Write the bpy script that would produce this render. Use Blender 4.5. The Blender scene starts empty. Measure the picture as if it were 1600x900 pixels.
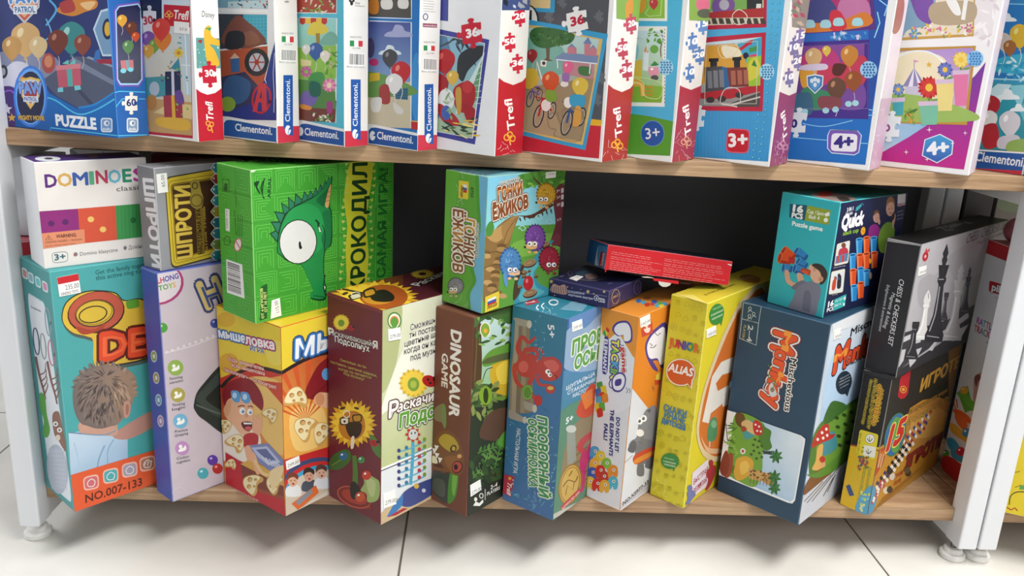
import bpy, bmesh, math, random
from mathutils import Vector, Matrix
from mathutils.geometry import tessellate_polygon
S = bpy.context.scene
COL = S.collection
# ---------------------------------------------------------------- camera
CAM_F, CAM_PITCH, CAM_YAW, CAM_ROLL = 1301.48, 0.277698, 0.051321, 0.053298
CAM_O = Vector((0.0, -1.05, 0.70701))
_cy, _sy, _cp, _sp = math.cos(CAM_YAW), math.sin(CAM_YAW), math.cos(CAM_PITCH), math.sin(CAM_PITCH)
CAM_FW = Vector((_sy*_cp, _cy*_cp, -_sp))
_rt = Vector((_cy, -_sy, 0)); _up = _rt.cross(CAM_FW)
CAM_R = math.cos(CAM_ROLL)*_rt + math.sin(CAM_ROLL)*_up
CAM_U = -math.sin(CAM_ROLL)*_rt + math.cos(CAM_ROLL)*_up
cam = bpy.data.cameras.new('camera'); camo = bpy.data.objects.new('camera', cam); COL.objects.link(camo)
cam.sensor_width = 36; cam.lens = CAM_F/1600*36; cam.clip_start = 0.02
m = Matrix((CAM_R, CAM_U, -CAM_FW)).transposed().to_4x4(); m.translation = CAM_O
camo.matrix_world = m
S.camera = camo
# ---------------------------------------------------------------- light
S.view_settings.view_transform = 'Standard'; S.view_settings.look = 'None'
S.view_settings.gamma = 1; S.view_settings.use_curve_mapping = False
S.view_settings.exposure = 0.0
W = bpy.data.worlds.new('shop_light'); S.world = W; W.use_nodes = True
W.node_tree.nodes['Background'].inputs[0].default_value = (0.95, 0.97, 1.0, 1)
W.node_tree.nodes['Background'].inputs[1].default_value = 0.40
def area_light(name, loc, target, sx, sy, power, col=(1, 1, 1)):
    l = bpy.data.lights.new(name, 'AREA'); l.shape = 'RECTANGLE'; l.size = sx; l.size_y = sy; l.energy = power; l.color = col
    o = bpy.data.objects.new(name, l); COL.objects.link(o); o.location = loc
    o.rotation_euler = (Vector(target)-Vector(loc)).to_track_quat('-Z', 'Y').to_euler()
    return o
area_light('ceiling_lamp', (0.95, -0.75, 2.45), (0.45, -0.45, 0.0), 1.6, 0.6, 84, (1.0, 0.99, 0.97))
area_light('ceiling_lamp', (1.5, -3.2, 2.3), (0.4, 0.1, 0.3), 2.6, 1.2, 32, (0.98, 0.99, 1.0))
area_light('ceiling_lamp', (-2.3, 0.45, 1.35), (-0.5, 0.05, 0.4), 1.2, 0.8, 30, (0.95, 0.98, 1.0))
# ---------------------------------------------------------------- helpers
def lin(c):
    if isinstance(c, str):
        c = c.lstrip('#')
        if len(c) == 3: c = ''.join(ch*2 for ch in c)
        c = [int(c[i:i+2], 16)/255 for i in (0, 2, 4)]
    else: return tuple(c)
    return tuple((v/12.92 if v <= 0.04045 else ((v+0.055)/1.055)**2.4)*0.92 for v in c)
def new_mat(name):
    M = bpy.data.materials.new(name); M.use_nodes = True
    return M, M.node_tree.nodes, M.node_tree.links, M.node_tree.nodes['Principled BSDF']
def plain(name, col, rough=0.5, metal=0.0, bump=0.0, scale=200):
    M, N, L, B = new_mat(name)
    B.inputs['Base Color'].default_value = (*lin(col), 1); B.inputs['Roughness'].default_value = rough
    B.inputs['Metallic'].default_value = metal
    tc = N.new('ShaderNodeTexCoord'); no = N.new('ShaderNodeTexNoise'); no.inputs['Scale'].default_value = scale
    L.new(tc.outputs['Object'], no.inputs['Vector'])
    if bump:
        b = N.new('ShaderNodeBump'); b.inputs['Strength'].default_value = bump; b.inputs['Distance'].default_value = 0.001
        L.new(no.outputs['Fac'], b.inputs['Height']); L.new(b.outputs['Normal'], B.inputs['Normal'])
    return M
def print_mat(name, rough, coat):
    M, N, L, B = new_mat(name)
    at = N.new('ShaderNodeAttribute'); at.attribute_name = 'Col'
    tc = N.new('ShaderNodeTexCoord'); no = N.new('ShaderNodeTexNoise'); no.inputs['Scale'].default_value = 45; no.inputs['Detail'].default_value = 6
    mr = N.new('ShaderNodeMapRange'); mr.inputs['To Min'].default_value = 0.93; mr.inputs['To Max'].default_value = 1.05
    mx = N.new('ShaderNodeMix'); mx.data_type = 'RGBA'; mx.blend_type = 'MULTIPLY'; mx.inputs['Factor'].default_value = 1
    L.new(tc.outputs['Object'], no.inputs['Vector']); L.new(no.outputs['Fac'], mr.inputs['Value'])
    L.new(at.outputs['Color'], mx.inputs['A']); L.new(mr.outputs['Result'], mx.inputs['B'])
    L.new(mx.outputs['Result'], B.inputs['Base Color'])
    B.inputs['Roughness'].default_value = rough; B.inputs['Specular IOR Level'].default_value = 0.32; B.inputs['Coat Weight'].default_value = coat; B.inputs['Coat Roughness'].default_value = 0.12
    n2 = N.new('ShaderNodeTexNoise'); n2.inputs['Scale'].default_value = 18
    b = N.new('ShaderNodeBump'); b.inputs['Strength'].default_value = 0.12; b.inputs['Distance'].default_value = 0.003
    L.new(tc.outputs['Object'], n2.inputs['Vector']); L.new(n2.outputs['Fac'], b.inputs['Height']); L.new(b.outputs['Normal'], B.inputs['Normal'])
    return M
CARD = print_mat('printed_card', 0.45, 0.08)
WRAP = print_mat('film_wrapped_print', 0.4, 0.12)
def wood_mat(name, a, b, dark):
    M, N, L, B = new_mat(name)
    tc = N.new('ShaderNodeTexCoord'); mp = N.new('ShaderNodeMapping'); mp.inputs['Scale'].default_value = (2.2, 26, 60)
    no = N.new('ShaderNodeTexNoise'); no.inputs['Scale'].default_value = 3.0; no.inputs['Detail'].default_value = 9; no.inputs['Roughness'].default_value = 0.65; no.inputs['Distortion'].default_value = 0.6
    cr = N.new('ShaderNodeValToRGB'); e = cr.color_ramp.elements
    e[0].position = 0.3; e[0].color = (*lin(dark), 1); e[1].position = 0.72; e[1].color = (*lin(b), 1)
    x = e.new(0.5); x.color = (*lin(a), 1)
    L.new(tc.outputs['Object'], mp.inputs['Vector']); L.new(mp.outputs['Vector'], no.inputs['Vector']); L.new(no.outputs['Fac'], cr.inputs['Fac'])
    L.new(cr.outputs['Color'], B.inputs['Base Color']); B.inputs['Roughness'].default_value = 0.5
    bm_ = N.new('ShaderNodeBump'); bm_.inputs['Strength'].default_value = 0.2; bm_.inputs['Distance'].default_value = 0.001
    L.new(no.outputs['Fac'], bm_.inputs['Height']); L.new(bm_.outputs['Normal'], B.inputs['Normal'])
    return M
WOOD = wood_mat('oak_laminate', '#ab8a68', '#c4a682', '#856648')
WHITE = plain('white_painted_metal', '#e4e6ea', 0.35, 0, 0.05, 300)
PLASTIC = plain('white_plastic', '#e6e4df', 0.45, 0, 0.05, 200)
DARK = plain('dark_grey_panel', '#5c5c62', 0.6, 0, 0.1, 250)
STEEL = plain('steel_stem', '#8c8c8c', 0.35, 0.9)
def link(name, me, mat, parent=None):
    o = bpy.data.objects.new(name, me); COL.objects.link(o)
    if mat: me.materials.append(mat)
    if parent: o.parent = parent
    return o
def mesh_of(bm):
    me = bpy.data.meshes.new('m'); bm.to_mesh(me); bm.free(); return me
def bbox(bm, lo, hi, bev=0.0, seg=2):
    r = bmesh.ops.create_cube(bm, size=1.0); vs = r['verts']
    for v in vs: v.co = Vector([lo[i]+(v.co[i]+0.5)*(hi[i]-lo[i]) for i in range(3)])
    if bev:
        es = list({e for v in vs for e in v.link_edges})
        bmesh.ops.bevel(bm, geom=es, offset=bev, segments=seg, affect='EDGES', profile=0.5)
def box_obj(name, lo, hi, mat, parent=None, bev=0.001):
    bm = bmesh.new(); bbox(bm, lo, hi, bev); return link(name, mesh_of(bm), mat, parent)
def tag(o, label, cat, group=None):
    o['label'] = label; o['category'] = cat
    if group: o['group'] = group
def empty(name, loc, rz=0.0):
    o = bpy.data.objects.new(name, None); COL.objects.link(o); o.location = loc; o.rotation_euler = (0, 0, rz); o.empty_display_size = 0.03
    return o
def ray(p):
    return CAM_FW + CAM_R*((p[0]-800)/CAM_F) - CAM_U*((p[1]-450)/CAM_F)
# drawing frames: (x0, y0, scale) lets artwork be measured in enlarged detail of the photo
VIEWS = dict(N=(0, 0, 1), A1=(0, 0, 3.75), A2=(340, 0, 3.75), A3=(680, 0, 3.4625), A4=(960, 0, 3.3333), A5=(1220, 0, 3.2143), A6=(0, 220, 3.75),
  A7=(20, 390, 2.093), A8=(210, 390, 2.1951), C1=(320, 230, 3.2143), C2=(330, 470, 2.5714), C3=(500, 420, 2.1951), C4=(670, 460, 2.5),
  C5=(680, 240, 3.4615), C6=(780, 440, 2.3684), C7=(840, 360, 4.4444), C8=(900, 440, 2.4324), D1=(1010, 410, 2.25), D2=(1180, 280, 3.913),
  D3=(1100, 450, 2.3684), D4=(1340, 300, 3.0), D5=(1300, 540, 2.5714), D6=(1440, 280, 5.0), D7=(1440, 440, 4.5), D8=(1430, 620, 3.2143),
  D9=(1280, 560, 3.4615), R1=(900, 350, 9.0), R2=(1040, 380, 9.0))
CUR = [VIEWS['N']]
def V(k): CUR[0] = VIEWS[k]
def nat(p):
    x0, y0, s = CUR[0]; return (x0+p[0]/s, y0+p[1]/s)
# ---------------------------------------------------------------- printing on cardboard
class Buf:
    def __init__(self): self.v = []; self.f = []; self.c = []
    def build(self, name, mat, parent):
        me = bpy.data.meshes.new(name); me.from_pydata(self.v, [], self.f)
        ca = me.color_attributes.new('Col', 'FLOAT_COLOR', 'CORNER')
        flat = [x for cs in self.c for c in cs for x in (c[0], c[1], c[2], 1.0)]
        ca.data.foreach_set('color', flat)
        me.update()
        return link(name, me, mat, parent)
def clip_rect(pts, w, h, e=0.0004):
    for ax, lim, sg in ((0, e, 1), (0, w-e, -1), (1, e, 1), (1, h-e, -1)):
        out = []; n = len(pts)
        for i in range(n):
            a, b = pts[i], pts[(i+1) % n]
            da, db = (a[ax]-lim)*sg, (b[ax]-lim)*sg
            if da >= 0: out.append(a)
            if (da >= 0) != (db >= 0):
                t = da/(da-db); out.append((a[0]+(b[0]-a[0])*t, a[1]+(b[1]-a[1])*t))
        pts = out
        if len(pts) < 3: return []
    return pts
STEP = 3e-6
class Face:
    def __init__(self, box, o, u, v, w, h):
        self.box = box; self.o, self.u, self.v, self.w, self.h = Vector(o), Vector(u), Vector(v), w, h
        self.n = self.u.cross(self.v).normalized(); self.z = 0.00005; self.hold = False; self.buf = box.buf
        M = box.M; self.wo = M @ self.o; self.wu = (M.to_3x3() @ self.u); self.wv = (M.to_3x3() @ self.v); self.wn = M.to_3x3() @ self.n
    def uv(self, p):
        d = ray(p); t = (self.wo-CAM_O).dot(self.wn)/d.dot(self.wn)
        q = CAM_O+d*t-self.wo
        return (q.dot(self.wu), q.dot(self.wv))
    def px(self, uv):
        q = self.wo+self.wu*uv[0]+self.wv*uv[1]-CAM_O; z = q.dot(CAM_FW)
        return (800+CAM_F*q.dot(CAM_R)/z, 450-CAM_F*q.dot(CAM_U)/z)
    def at(self, uv, z): return tuple(self.o+self.u*uv[0]+self.v*uv[1]+self.n*z)
    def bump(self):
        self.z += 8e-7 if self.hold else STEP
    def tri(self, uvs, colf, z, noclip=False):
        pts = uvs if noclip else clip_rect(uvs, self.w, self.h)
        if len(pts) < 3: return
        b = self.buf; k = len(b.v)
        ar = sum(pts[i][0]*pts[(i+1) % len(pts)][1]-pts[(i+1) % len(pts)][0]*pts[i][1] for i in range(len(pts)))
        if ar < 0: pts = pts[::-1]
        b.v += [self.at(p, z) for p in pts]; b.f.append(tuple(range(k, k+len(pts)))); b.c.append([colf(p) for p in pts])
    def poly_uv(self, uvs, col):
        self.bump()
        colf = col if callable(col) else (lambda p, c=lin(col): c)
        uvs = clip_rect(uvs, self.w, self.h) if not getattr(self, 'noclip', False) else uvs
        q = [uvs[i] for i in range(len(uvs)) if math.hypot(uvs[i][0]-uvs[i-1][0], uvs[i][1]-uvs[i-1][1]) > 1e-7]
        if len(q) < 3: return
        for t in tessellate_polygon([[Vector((a*1000, b*1000, 0)) for a, b in q]]):
            self.tri([q[i] for i in t], colf, self.z, True)
def spline(pts, n=5):
    out = []; N = len(pts)
    for i in range(N):
        p0, p1, p2, p3 = pts[i-1], pts[i], pts[(i+1) % N], pts[(i+2) % N]
        for k in range(n):
            t = k/n
            out.append(tuple(0.5*((2*p1[j])+(-p0[j]+p2[j])*t+(2*p0[j]-5*p1[j]+4*p2[j]-p3[j])*t*t+(-p0[j]+3*p1[j]-3*p2[j]+p3[j])*t**3) for j in (0, 1)))
    return out
def ospline(pts, n=5):
    q = [pts[0]]+list(pts)+[pts[-1]]; out = []
    for i in range(1, len(q)-2):
        p0, p1, p2, p3 = q[i-1], q[i], q[i+1], q[i+2]
        for k in range(n):
            t = k/n
            out.append(tuple(0.5*((2*p1[j])+(-p0[j]+p2[j])*t+(2*p0[j]-5*p1[j]+4*p2[j]-p3[j])*t*t+(-p0[j]+3*p1[j]-3*p2[j]+p3[j])*t**3) for j in (0, 1)))
    return out+[pts[-1]]
def P(F, pts, col, s=0):
    if s: pts = spline(pts, s if s > 1 else 5)
    F.poly_uv([F.uv(nat(p)) for p in pts], col)
def G(F, pts, c0, c1, p0, p1, s=0):
    """printed two-colour gradient between two points"""
    a, b = F.uv(nat(p0)), F.uv(nat(p1)); d = (b[0]-a[0], b[1]-a[1]); dd = d[0]**2+d[1]**2; k0, k1 = lin(c0), lin(c1)
    def cf(p):
        t = min(1, max(0, ((p[0]-a[0])*d[0]+(p[1]-a[1])*d[1])/dd)); return tuple(k0[i]*(1-t)+k1[i]*t for i in range(3))
    if s: pts = spline(pts)
    F.poly_uv([F.uv(nat(p)) for p in pts], cf)
def ell(cx, cy, rx, ry, a=0, n=22, t0=0, t1=360):
    ca, sa = math.cos(math.radians(a)), math.sin(math.radians(a)); out = []
    m = n if t1-t0 >= 360 else n+1
    for i in range(m):
        t = math.radians(t0+(t1-t0)*i/n); x, y = rx*math.cos(t), ry*math.sin(t); out.append((cx+x*ca-y*sa, cy+x*sa+y*ca))
    return out
def E(F, cx, cy, rx, ry, col, a=0, n=22): P(F, ell(cx, cy, rx, ry, a, n), col)
def L(F, pts, w, col, s=0, w2=None):
    if s: pts = ospline(pts, 5)
    n = len(pts); lf, rg = [], []
    for i, p in enumerate(pts):
        a, b = pts[max(0, i-1)], pts[min(n-1, i+1)]
        dx, dy = b[0]-a[0], b[1]-a[1]; l = math.hypot(dx, dy) or 1
        hw = (w if w2 is None else w+(w2-w)*i/(n-1))/2
        lf.append((p[0]-dy/l*hw, p[1]+dx/l*hw)); rg.append((p[0]+dy/l*hw, p[1]-dx/l*hw))
    F.bump(); c = lin(col); cf = lambda p: c
    A = [F.uv(nat(p)) for p in lf]; B = [F.uv(nat(p)) for p in rg]
    for i in range(n-1): F.tri([A[i], A[i+1], B[i+1], B[i]], cf, F.z)
def O(F, pts, w, col, s=0):
    """closed outline"""
    if s: pts = spline(pts)
    L(F, list(pts)+[pts[0], pts[1]], w, col)
def fill(F, col): F.poly_uv([(0, 0), (F.w, 0), (F.w, F.h), (0, F.h)], col)
_tc = {}
def glyphs(text, bold, shear, space):
    k = (text, shear, space)
    if k not in _tc:
        cu = bpy.data.curves.new('glyphs', 'FONT'); cu.body = text; cu.resolution_u = 2; cu.shear = shear; cu.space_character = space
        ob = bpy.data.objects.new('glyphs', cu); me = ob.to_mesh()
        vs = [(v.co.x, v.co.y) for v in me.vertices]; me.calc_loop_triangles()
        ts = [tuple(t.vertices) for t in me.loop_triangles]
        ob.to_mesh_clear(); bpy.data.objects.remove(ob); bpy.data.curves.remove(cu); _tc[k] = (vs, ts)
    return _tc[k]
def T(F, text, p0, p1, h, col, bold=0.015, ol=None, shear=0, space=1.0, ol2=None, cols=None, dirup=1):
    """line of lettering: baseline p0 -> p1, capital height h (frame units); ol = (colour, width in cap heights)"""
    a, b = F.uv(nat(p0)), F.uv(nat(p1)); dx, dy = b[0]-a[0], b[1]-a[1]; l = math.hypot(dx, dy)
    if l < 1e-6: return
    ux, uy = dx/l, dy/l; nx, ny = -uy*dirup, ux*dirup
    q0 = F.px(a); q1 = F.px((a[0]+nx*0.01, a[1]+ny*0.01)); per = math.hypot(q1[0]-q0[0], q1[1]-q0[1])/0.01
    hh = h/CUR[0][2]/per
    vs, ts = glyphs(text, 0.0, shear, space)
    if not vs: return
    x0, x1 = min(v[0] for v in vs), max(v[0] for v in vs); sx = l/(x1-x0); sy = hh/0.69
    jobs = [(o[0], bold+o[1]*0.69, o[2] if len(o) > 2 else (0, 0)) for o in (ol2, ol) if o]+[(col, bold, (0, 0))]
    for ji, (c, bo, off) in enumerate(jobs):
        F.bump(); cc = lin(c); last = ji == len(jobs)-1
        nd = 0 if bo < 0.008 else (4 if h/CUR[0][2] < 9 else 8 if bo < 0.07 else 12)
        sh = [(0.0, 0.0)]+[(bo*math.cos(6.28319*k/nd), bo*math.sin(6.28319*k/nd)) for k in range(nd)]
        for dx_, dy_ in sh:
            F.z += 1.6e-6; W_ = []
            for v in vs:
                x, y = (v[0]-x0+dx_)*sx+off[0]*hh, (v[1]+dy_)*sy+off[1]*hh
                W_.append((a[0]+ux*x+nx*y, a[1]+uy*x+ny*y))
            inside = all(0.0003 < p[0] < F.w-0.0003 and 0.0003 < p[1] < F.h-0.0003 for p in W_) or getattr(F, 'noclip', False)
            for t in ts:
                if cols and last:
                    fr = (vs[t[0]][0]-x0)/(x1-x0); cc = lin(cols[min(len(cols)-1, int(fr*len(cols)))])
                F.tri([W_[i] for i in t], (lambda p, c_=cc: c_), F.z, inside)
def lines(F, p0, p1, q0, n, col, h, seed=0, gap=0.1):
    """n rows of print too fine to read: small dashes of word length between edges p0-p1 stepping to q0"""
    r = random.Random(seed); F.bump(); F.hold = True
    for i in range(n):
        t = i/max(1, n-1); ox, oy = (q0[0]-p0[0])*t, (q0[1]-p0[1])*t; x = 0.0; end = r.uniform(0.75, 1.0)
        while x < end:
            w = min(r.uniform(0.04, 0.13), end-x)
            a = (p0[0]+(p1[0]-p0[0])*x+ox, p0[1]+(p1[1]-p0[1])*x+oy); b = (p0[0]+(p1[0]-p0[0])*(x+w)+ox, p0[1]+(p1[1]-p0[1])*(x+w)+oy)
            L(F, [a, b], h, col); x += w+0.018
    F.hold = False
def rrect(pts, r=0.2, n=4):
    """rounded quad"""
    out = []; N = len(pts)
    for i in range(N):
        p, a, b = pts[i], pts[i-1], pts[(i+1) % N]
        s = (p[0]+(a[0]-p[0])*r, p[1]+(a[1]-p[1])*r); e = (p[0]+(b[0]-p[0])*r, p[1]+(b[1]-p[1])*r)
        for k in range(n+1):
            t = k/n; out.append(((1-t)**2*s[0]+2*t*(1-t)*p[0]+t*t*e[0], (1-t)**2*s[1]+2*t*(1-t)*p[1]+t*t*e[1]))
    return out
def quad(x, y, w, h, a=0, k=0):
    """tilted rectangle: width along a slope of a (dy/dx), lean k (dx/dy)"""
    return [(x, y), (x+w, y+w*a), (x+w+h*k, y+w*a+h), (x+h*k, y+h)]
def barcode(F, q, seed=1):
    """q: four corners, bars run along q0->q3"""
    P(F, q, '#f2f2f0'); r = random.Random(seed); x = 0.06; F.bump(); F.hold = True
    lp = lambda a, b, t: (a[0]+(b[0]-a[0])*t, a[1]+(b[1]-a[1])*t)
    while x < 0.94:
        w = r.choice((0.012, 0.02, 0.03)); a, b = lp(q[0], q[1], x), lp(q[0], q[1], x+w); c, d = lp(q[3], q[2], x+w), lp(q[3], q[2], x)
        P(F, [lp(a, d, 0.06), lp(b, c, 0.06), lp(b, c, 0.82), lp(a, d, 0.82)], '#26262a'); x += w+r.choice((0.012, 0.018, 0.03))
    F.hold = False
PUZ = []
def _puz():
    pts = []
    sides = [((0, 0), (1, 0), 1), ((1, 0), (1, 1), -1), ((1, 1), (0, 1), 1), ((0, 1), (0, 0), 1)]
    for (ax, ay), (bx, by), sg in sides:
        dx, dy = bx-ax, by-ay; nx, ny = dy*sg, -dx*sg
        for t, o in ((0, 0), (0.36, 0.02), (0.4, 0.08), (0.33, 0.16), (0.36, 0.25), (0.5, 0.29), (0.64, 0.25), (0.67, 0.16), (0.6, 0.08), (0.64, 0.02)):
            pts.append((ax+dx*t+nx*o, ay+dy*t+ny*o))
    return pts
PUZ = _puz()
def puzzle(F, cx, cy, w, h, col, a=0, k=0, s2=None):
    pts = [((u-0.5)*w+(v-0.5)*h*k+cx, (v-0.5)*h+(u-0.5)*w*a+cy) for u, v in PUZ]; P(F, pts, col)
def star(F, cx, cy, r, col, n=5, ri=0.45, a=-90):
    P(F, [(cx+(r if i % 2 == 0 else r*ri)*math.cos(math.radians(a+180*i/n)), cy+(r if i % 2 == 0 else r*ri)*math.sin(math.radians(a+180*i/n))) for i in range(2*n)], col)
def petals(F, cx, cy, r, n, col, col2=None, wd=0.3, ky=1.0, a0=0, r0=0.3):
    for j in range(2 if col2 else 1):
        F.bump(); F.hold = True
        for i in range(n):
            t = math.radians(a0+360*(i+0.5*j)/n); c, s = math.cos(t), math.sin(t); rr = r*(0.92 if j else 1); w = r*wd
            pts = [(r0*r, -w*0.5), (rr*0.7, -w*0.62), (rr, 0), (rr*0.7, w*0.62), (r0*r, w*0.5)]
            P(F, [(cx+x*c-y*s, cy+(x*s+y*c)*ky) for x, y in pts], (col, col2)[j] if col2 else col)
        F.hold = False
def leaf(F, x0, y0, x1, y1, w, col, vein=None):
    dx, dy = x1-x0, y1-y0; l = math.hypot(dx, dy); nx, ny = -dy/l*w, dx/l*w
    P(F, [(x0, y0), (x0+dx*.3+nx*.8, y0+dy*.3+ny*.8), (x0+dx*.65+nx*.7, y0+dy*.65+ny*.7), (x1, y1), (x0+dx*.65-nx*.7, y0+dy*.65-ny*.7), (x0+dx*.3-nx*.8, y0+dy*.3-ny*.8)], col, 3)
    if vein: L(F, [(x0, y0), (x0+dx*.9, y0+dy*.9)], max(1, w*.15), vein)
def cloud(F, cx, cy, w, col):
    h = w*0.42
    P(F, [(cx-w/2, cy+h*.4), (cx-w*.45, cy), (cx-w*.25, cy-h*.15), (cx-w*.12, cy-h*.7), (cx+w*.15, cy-h*.6), (cx+w*.25, cy-h*.15), (cx+w*.45, cy), (cx+w/2, cy+h*.4)], col, 4)
def balloon(F, cx, cy, r, col, hi, string=None):
    if string: L(F, [(cx, cy+r*1.2), (cx+r*.15, cy+r*2), (cx-r*.1, cy+r*2.8)], max(1, r*.06), string, 1)
    P(F, [(cx-r*.16, cy+r*1.38), (cx, cy+r*1.15), (cx+r*.16, cy+r*1.38)], col)
    P(F, [(cx, cy-r*1.15), (cx+r*.85, cy-r*.65), (cx+r*.9, cy+r*.2), (cx+r*.35, cy+r), (cx, cy+r*1.2), (cx-r*.35, cy+r), (cx-r*.9, cy+r*.2), (cx-r*.85, cy-r*.65)], col, 4)
    E(F, cx-r*.35, cy-r*.45, r*.2, r*.33, hi, 20, 12)
def tree(F, cx, cy, r, col, col2, trunk, th):
    P(F, [(cx-r*.12, cy), (cx+r*.12, cy), (cx+r*.2, cy+th), (cx-r*.2, cy+th)], trunk)
    rr = random.Random(int(cx*7+cy))
    P(F, [(cx+r*math.cos(t*.524)*rr.uniform(.85, 1.1), cy+r*.85*math.sin(t*.524)*rr.uniform(.85, 1.1)) for t in range(12)], col, 4)
    for i in range(7):
        E(F, cx+rr.uniform(-.6, .6)*r, cy+rr.uniform(-.55, .45)*r, r*.18, r*.13, col2, 0, 9)
def ball(F, cx, cy, r, col, hi='#ffffff', kx=1.0):
    E(F, cx, cy, r*kx, r, col); E(F, cx-r*.3*kx, cy-r*.35, r*.28*kx, r*.22, hi, -25, 12)
def mushroom(F, cx, cy, r, k=0.0):
    P(F, [(cx-r*.25, cy), (cx+r*.3, cy), (cx+r*.38+k*r, cy+r*1.5), (cx-r*.4+k*r, cy+r*1.5)], '#e9c58f', 3)
    P(F, [(cx-r, cy+r*.2), (cx-r*.8, cy-r*.5), (cx, cy-r*.9), (cx+r*.8, cy-r*.5), (cx+r, cy+r*.2), (cx, cy+r*.05)], '#c4262b', 4)
    for dx, dy, q in ((-.45, -.25, .16), (.05, -.55, .17), (.5, -.2, .15), (.05, -.1, .12)): E(F, cx+dx*r, cy+dy*r, r*q, r*q*.8, '#fbeee6', 0, 10)
def eye(F, cx, cy, r, iris='#2b2b2b', kx=1.0, dx=0, dy=0, ring=None):
    if ring: E(F, cx, cy, r*1.25*kx, r*1.25, ring)
    E(F, cx, cy, r*kx, r, '#fbfbf8', 0, 18); E(F, cx+dx*r*kx, cy+dy*r, r*.5*kx, r*.5, iris, 0, 14); E(F, cx+dx*r*kx-r*.12, cy+dy*r-r*.15, r*.14, r*.14, '#ffffff', 0, 8)
def scatter_leaves(F, region, n, cols, ln, wd, seed, ang=(0, 360)):
    r = random.Random(seed); x0, y0, x1, y1 = region
    for i in range(n):
        x, y, a = r.uniform(x0, x1), r.uniform(y0, y1), math.radians(r.uniform(*ang)); l = ln*r.uniform(.6, 1.2)
        leaf(F, x, y, x+l*math.cos(a), y+l*math.sin(a), wd*r.uniform(.7, 1.2), r.choice(cols))
def spikes(F, cx, cy, r, n, col, a0=0, a1=360, ri=.8, ky=1.0):
    pts = []
    for i in range(2*n): 
        t = math.radians(a0+(a1-a0)*i/(2*n-(0 if a1-a0 >= 360 else 1))); q = r if i % 2 else r*ri
        pts.append((cx+q*math.cos(t), cy+q*ky*math.sin(t)))
    P(F, pts, col)
class Box:
    """a cardboard box; L = short face seen on the left, R = face seen on the right, T = top, W = left end"""
    def __init__(self, name, label, cat, F, yaw, w, d, h, base='#ffffff', cols={}, mat=None, group=None, edge=None, bev=0.0012, M=None, z=None, flap=None):
        self.name, self.w, self.d, self.h, self.mat = name, w, d, h, mat or CARD
        if M is None:
            ca, sa = math.cos(yaw), math.sin(yaw); ux, uy = Vector((ca, -sa, 0)), Vector((sa, ca, 0))
            c = Vector((F[0], F[1], F[2]))-ux*(w/2)+uy*(d/2)
            M = Matrix.Translation(c) @ Matrix.Rotation(-yaw, 4, 'Z')
        self.M = M
        self.root = bpy.data.objects.new(name, None); COL.objects.link(self.root); self.root.matrix_world = M; self.root.empty_display_size = 0.03
        tag(self.root, label, cat, group)
        self.buf = Buf(); self.parts = []
        bm = bmesh.new(); bbox(bm, (-w/2, -d/2, 0), (w/2, d/2, h), bev, 2); bm.normal_update()
        bm.verts.index_update(); k = len(self.buf.v)
        self.buf.v += [tuple(v.co) for v in bm.verts]
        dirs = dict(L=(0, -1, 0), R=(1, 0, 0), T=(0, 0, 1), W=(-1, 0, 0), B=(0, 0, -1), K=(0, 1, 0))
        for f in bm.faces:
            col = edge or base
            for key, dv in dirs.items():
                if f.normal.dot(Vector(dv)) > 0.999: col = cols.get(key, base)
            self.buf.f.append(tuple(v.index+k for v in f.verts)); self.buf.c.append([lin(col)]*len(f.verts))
        bm.free()
        x, y = w/2, d/2
        self.L = Face(self, (-x, -y, 0), (1, 0, 0), (0, 0, 1), w, h)
        self.R = Face(self, (x, -y, 0), (0, 1, 0), (0, 0, 1), d, h)
        self.T = Face(self, (-x, -y, h), (1, 0, 0), (0, 1, 0), w, d)
        self.W = Face(self, (-x, y, 0), (0, -1, 0), (0, 0, 1), d, h)
    def slab(self, F, q, name, th=0.00035, col='#f4f3ef', label=None, uv=False):
        """a thin piece stuck or folded onto face F at quad q; returns a face to print on it"""
        f = Face.__new__(Face); f.__dict__.update(F.__dict__); f.buf = Buf(); f.noclip = True; f.hold = False
        z1 = F.z+th; uvs = [F.uv(nat(p)) for p in q] if not uv else list(q); n = len(uvs)
        ar = sum(uvs[i][0]*uvs[(i+1) % n][1]-uvs[(i+1) % n][0]*uvs[i][1] for i in range(n))
        if ar < 0: uvs = uvs[::-1]
        c = lin(col)
        f.buf.v += [f.at(p, 0.0) for p in uvs]+[f.at(p, z1) for p in uvs]
        f.buf.f.append(tuple(range(n, 2*n))); f.buf.c.append([c]*n)
        for i in range(n):
            j = (i+1) % n; f.buf.f.append((i, j, n+j, n+i)); f.buf.c.append([c]*4)
        f.z = z1; self.parts.append((name, f.buf, label)); return f
    def sticker(self, F, q, text, tp0, tp1, h, band=None):
        f = self.slab(F, q, 'price_sticker')
        if band: P(f, band, '#c8242c')
        if text: T(f, text, tp0, tp1, h, '#55555c', 0.0)
        return f
    def done(self):
        self.buf.build('carton', self.mat, self.root)
        for n, b, lb in self.parts:
            o = b.build(n, CARD, self.root)
            if lb: o['label'] = lb
        return self.root
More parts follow.
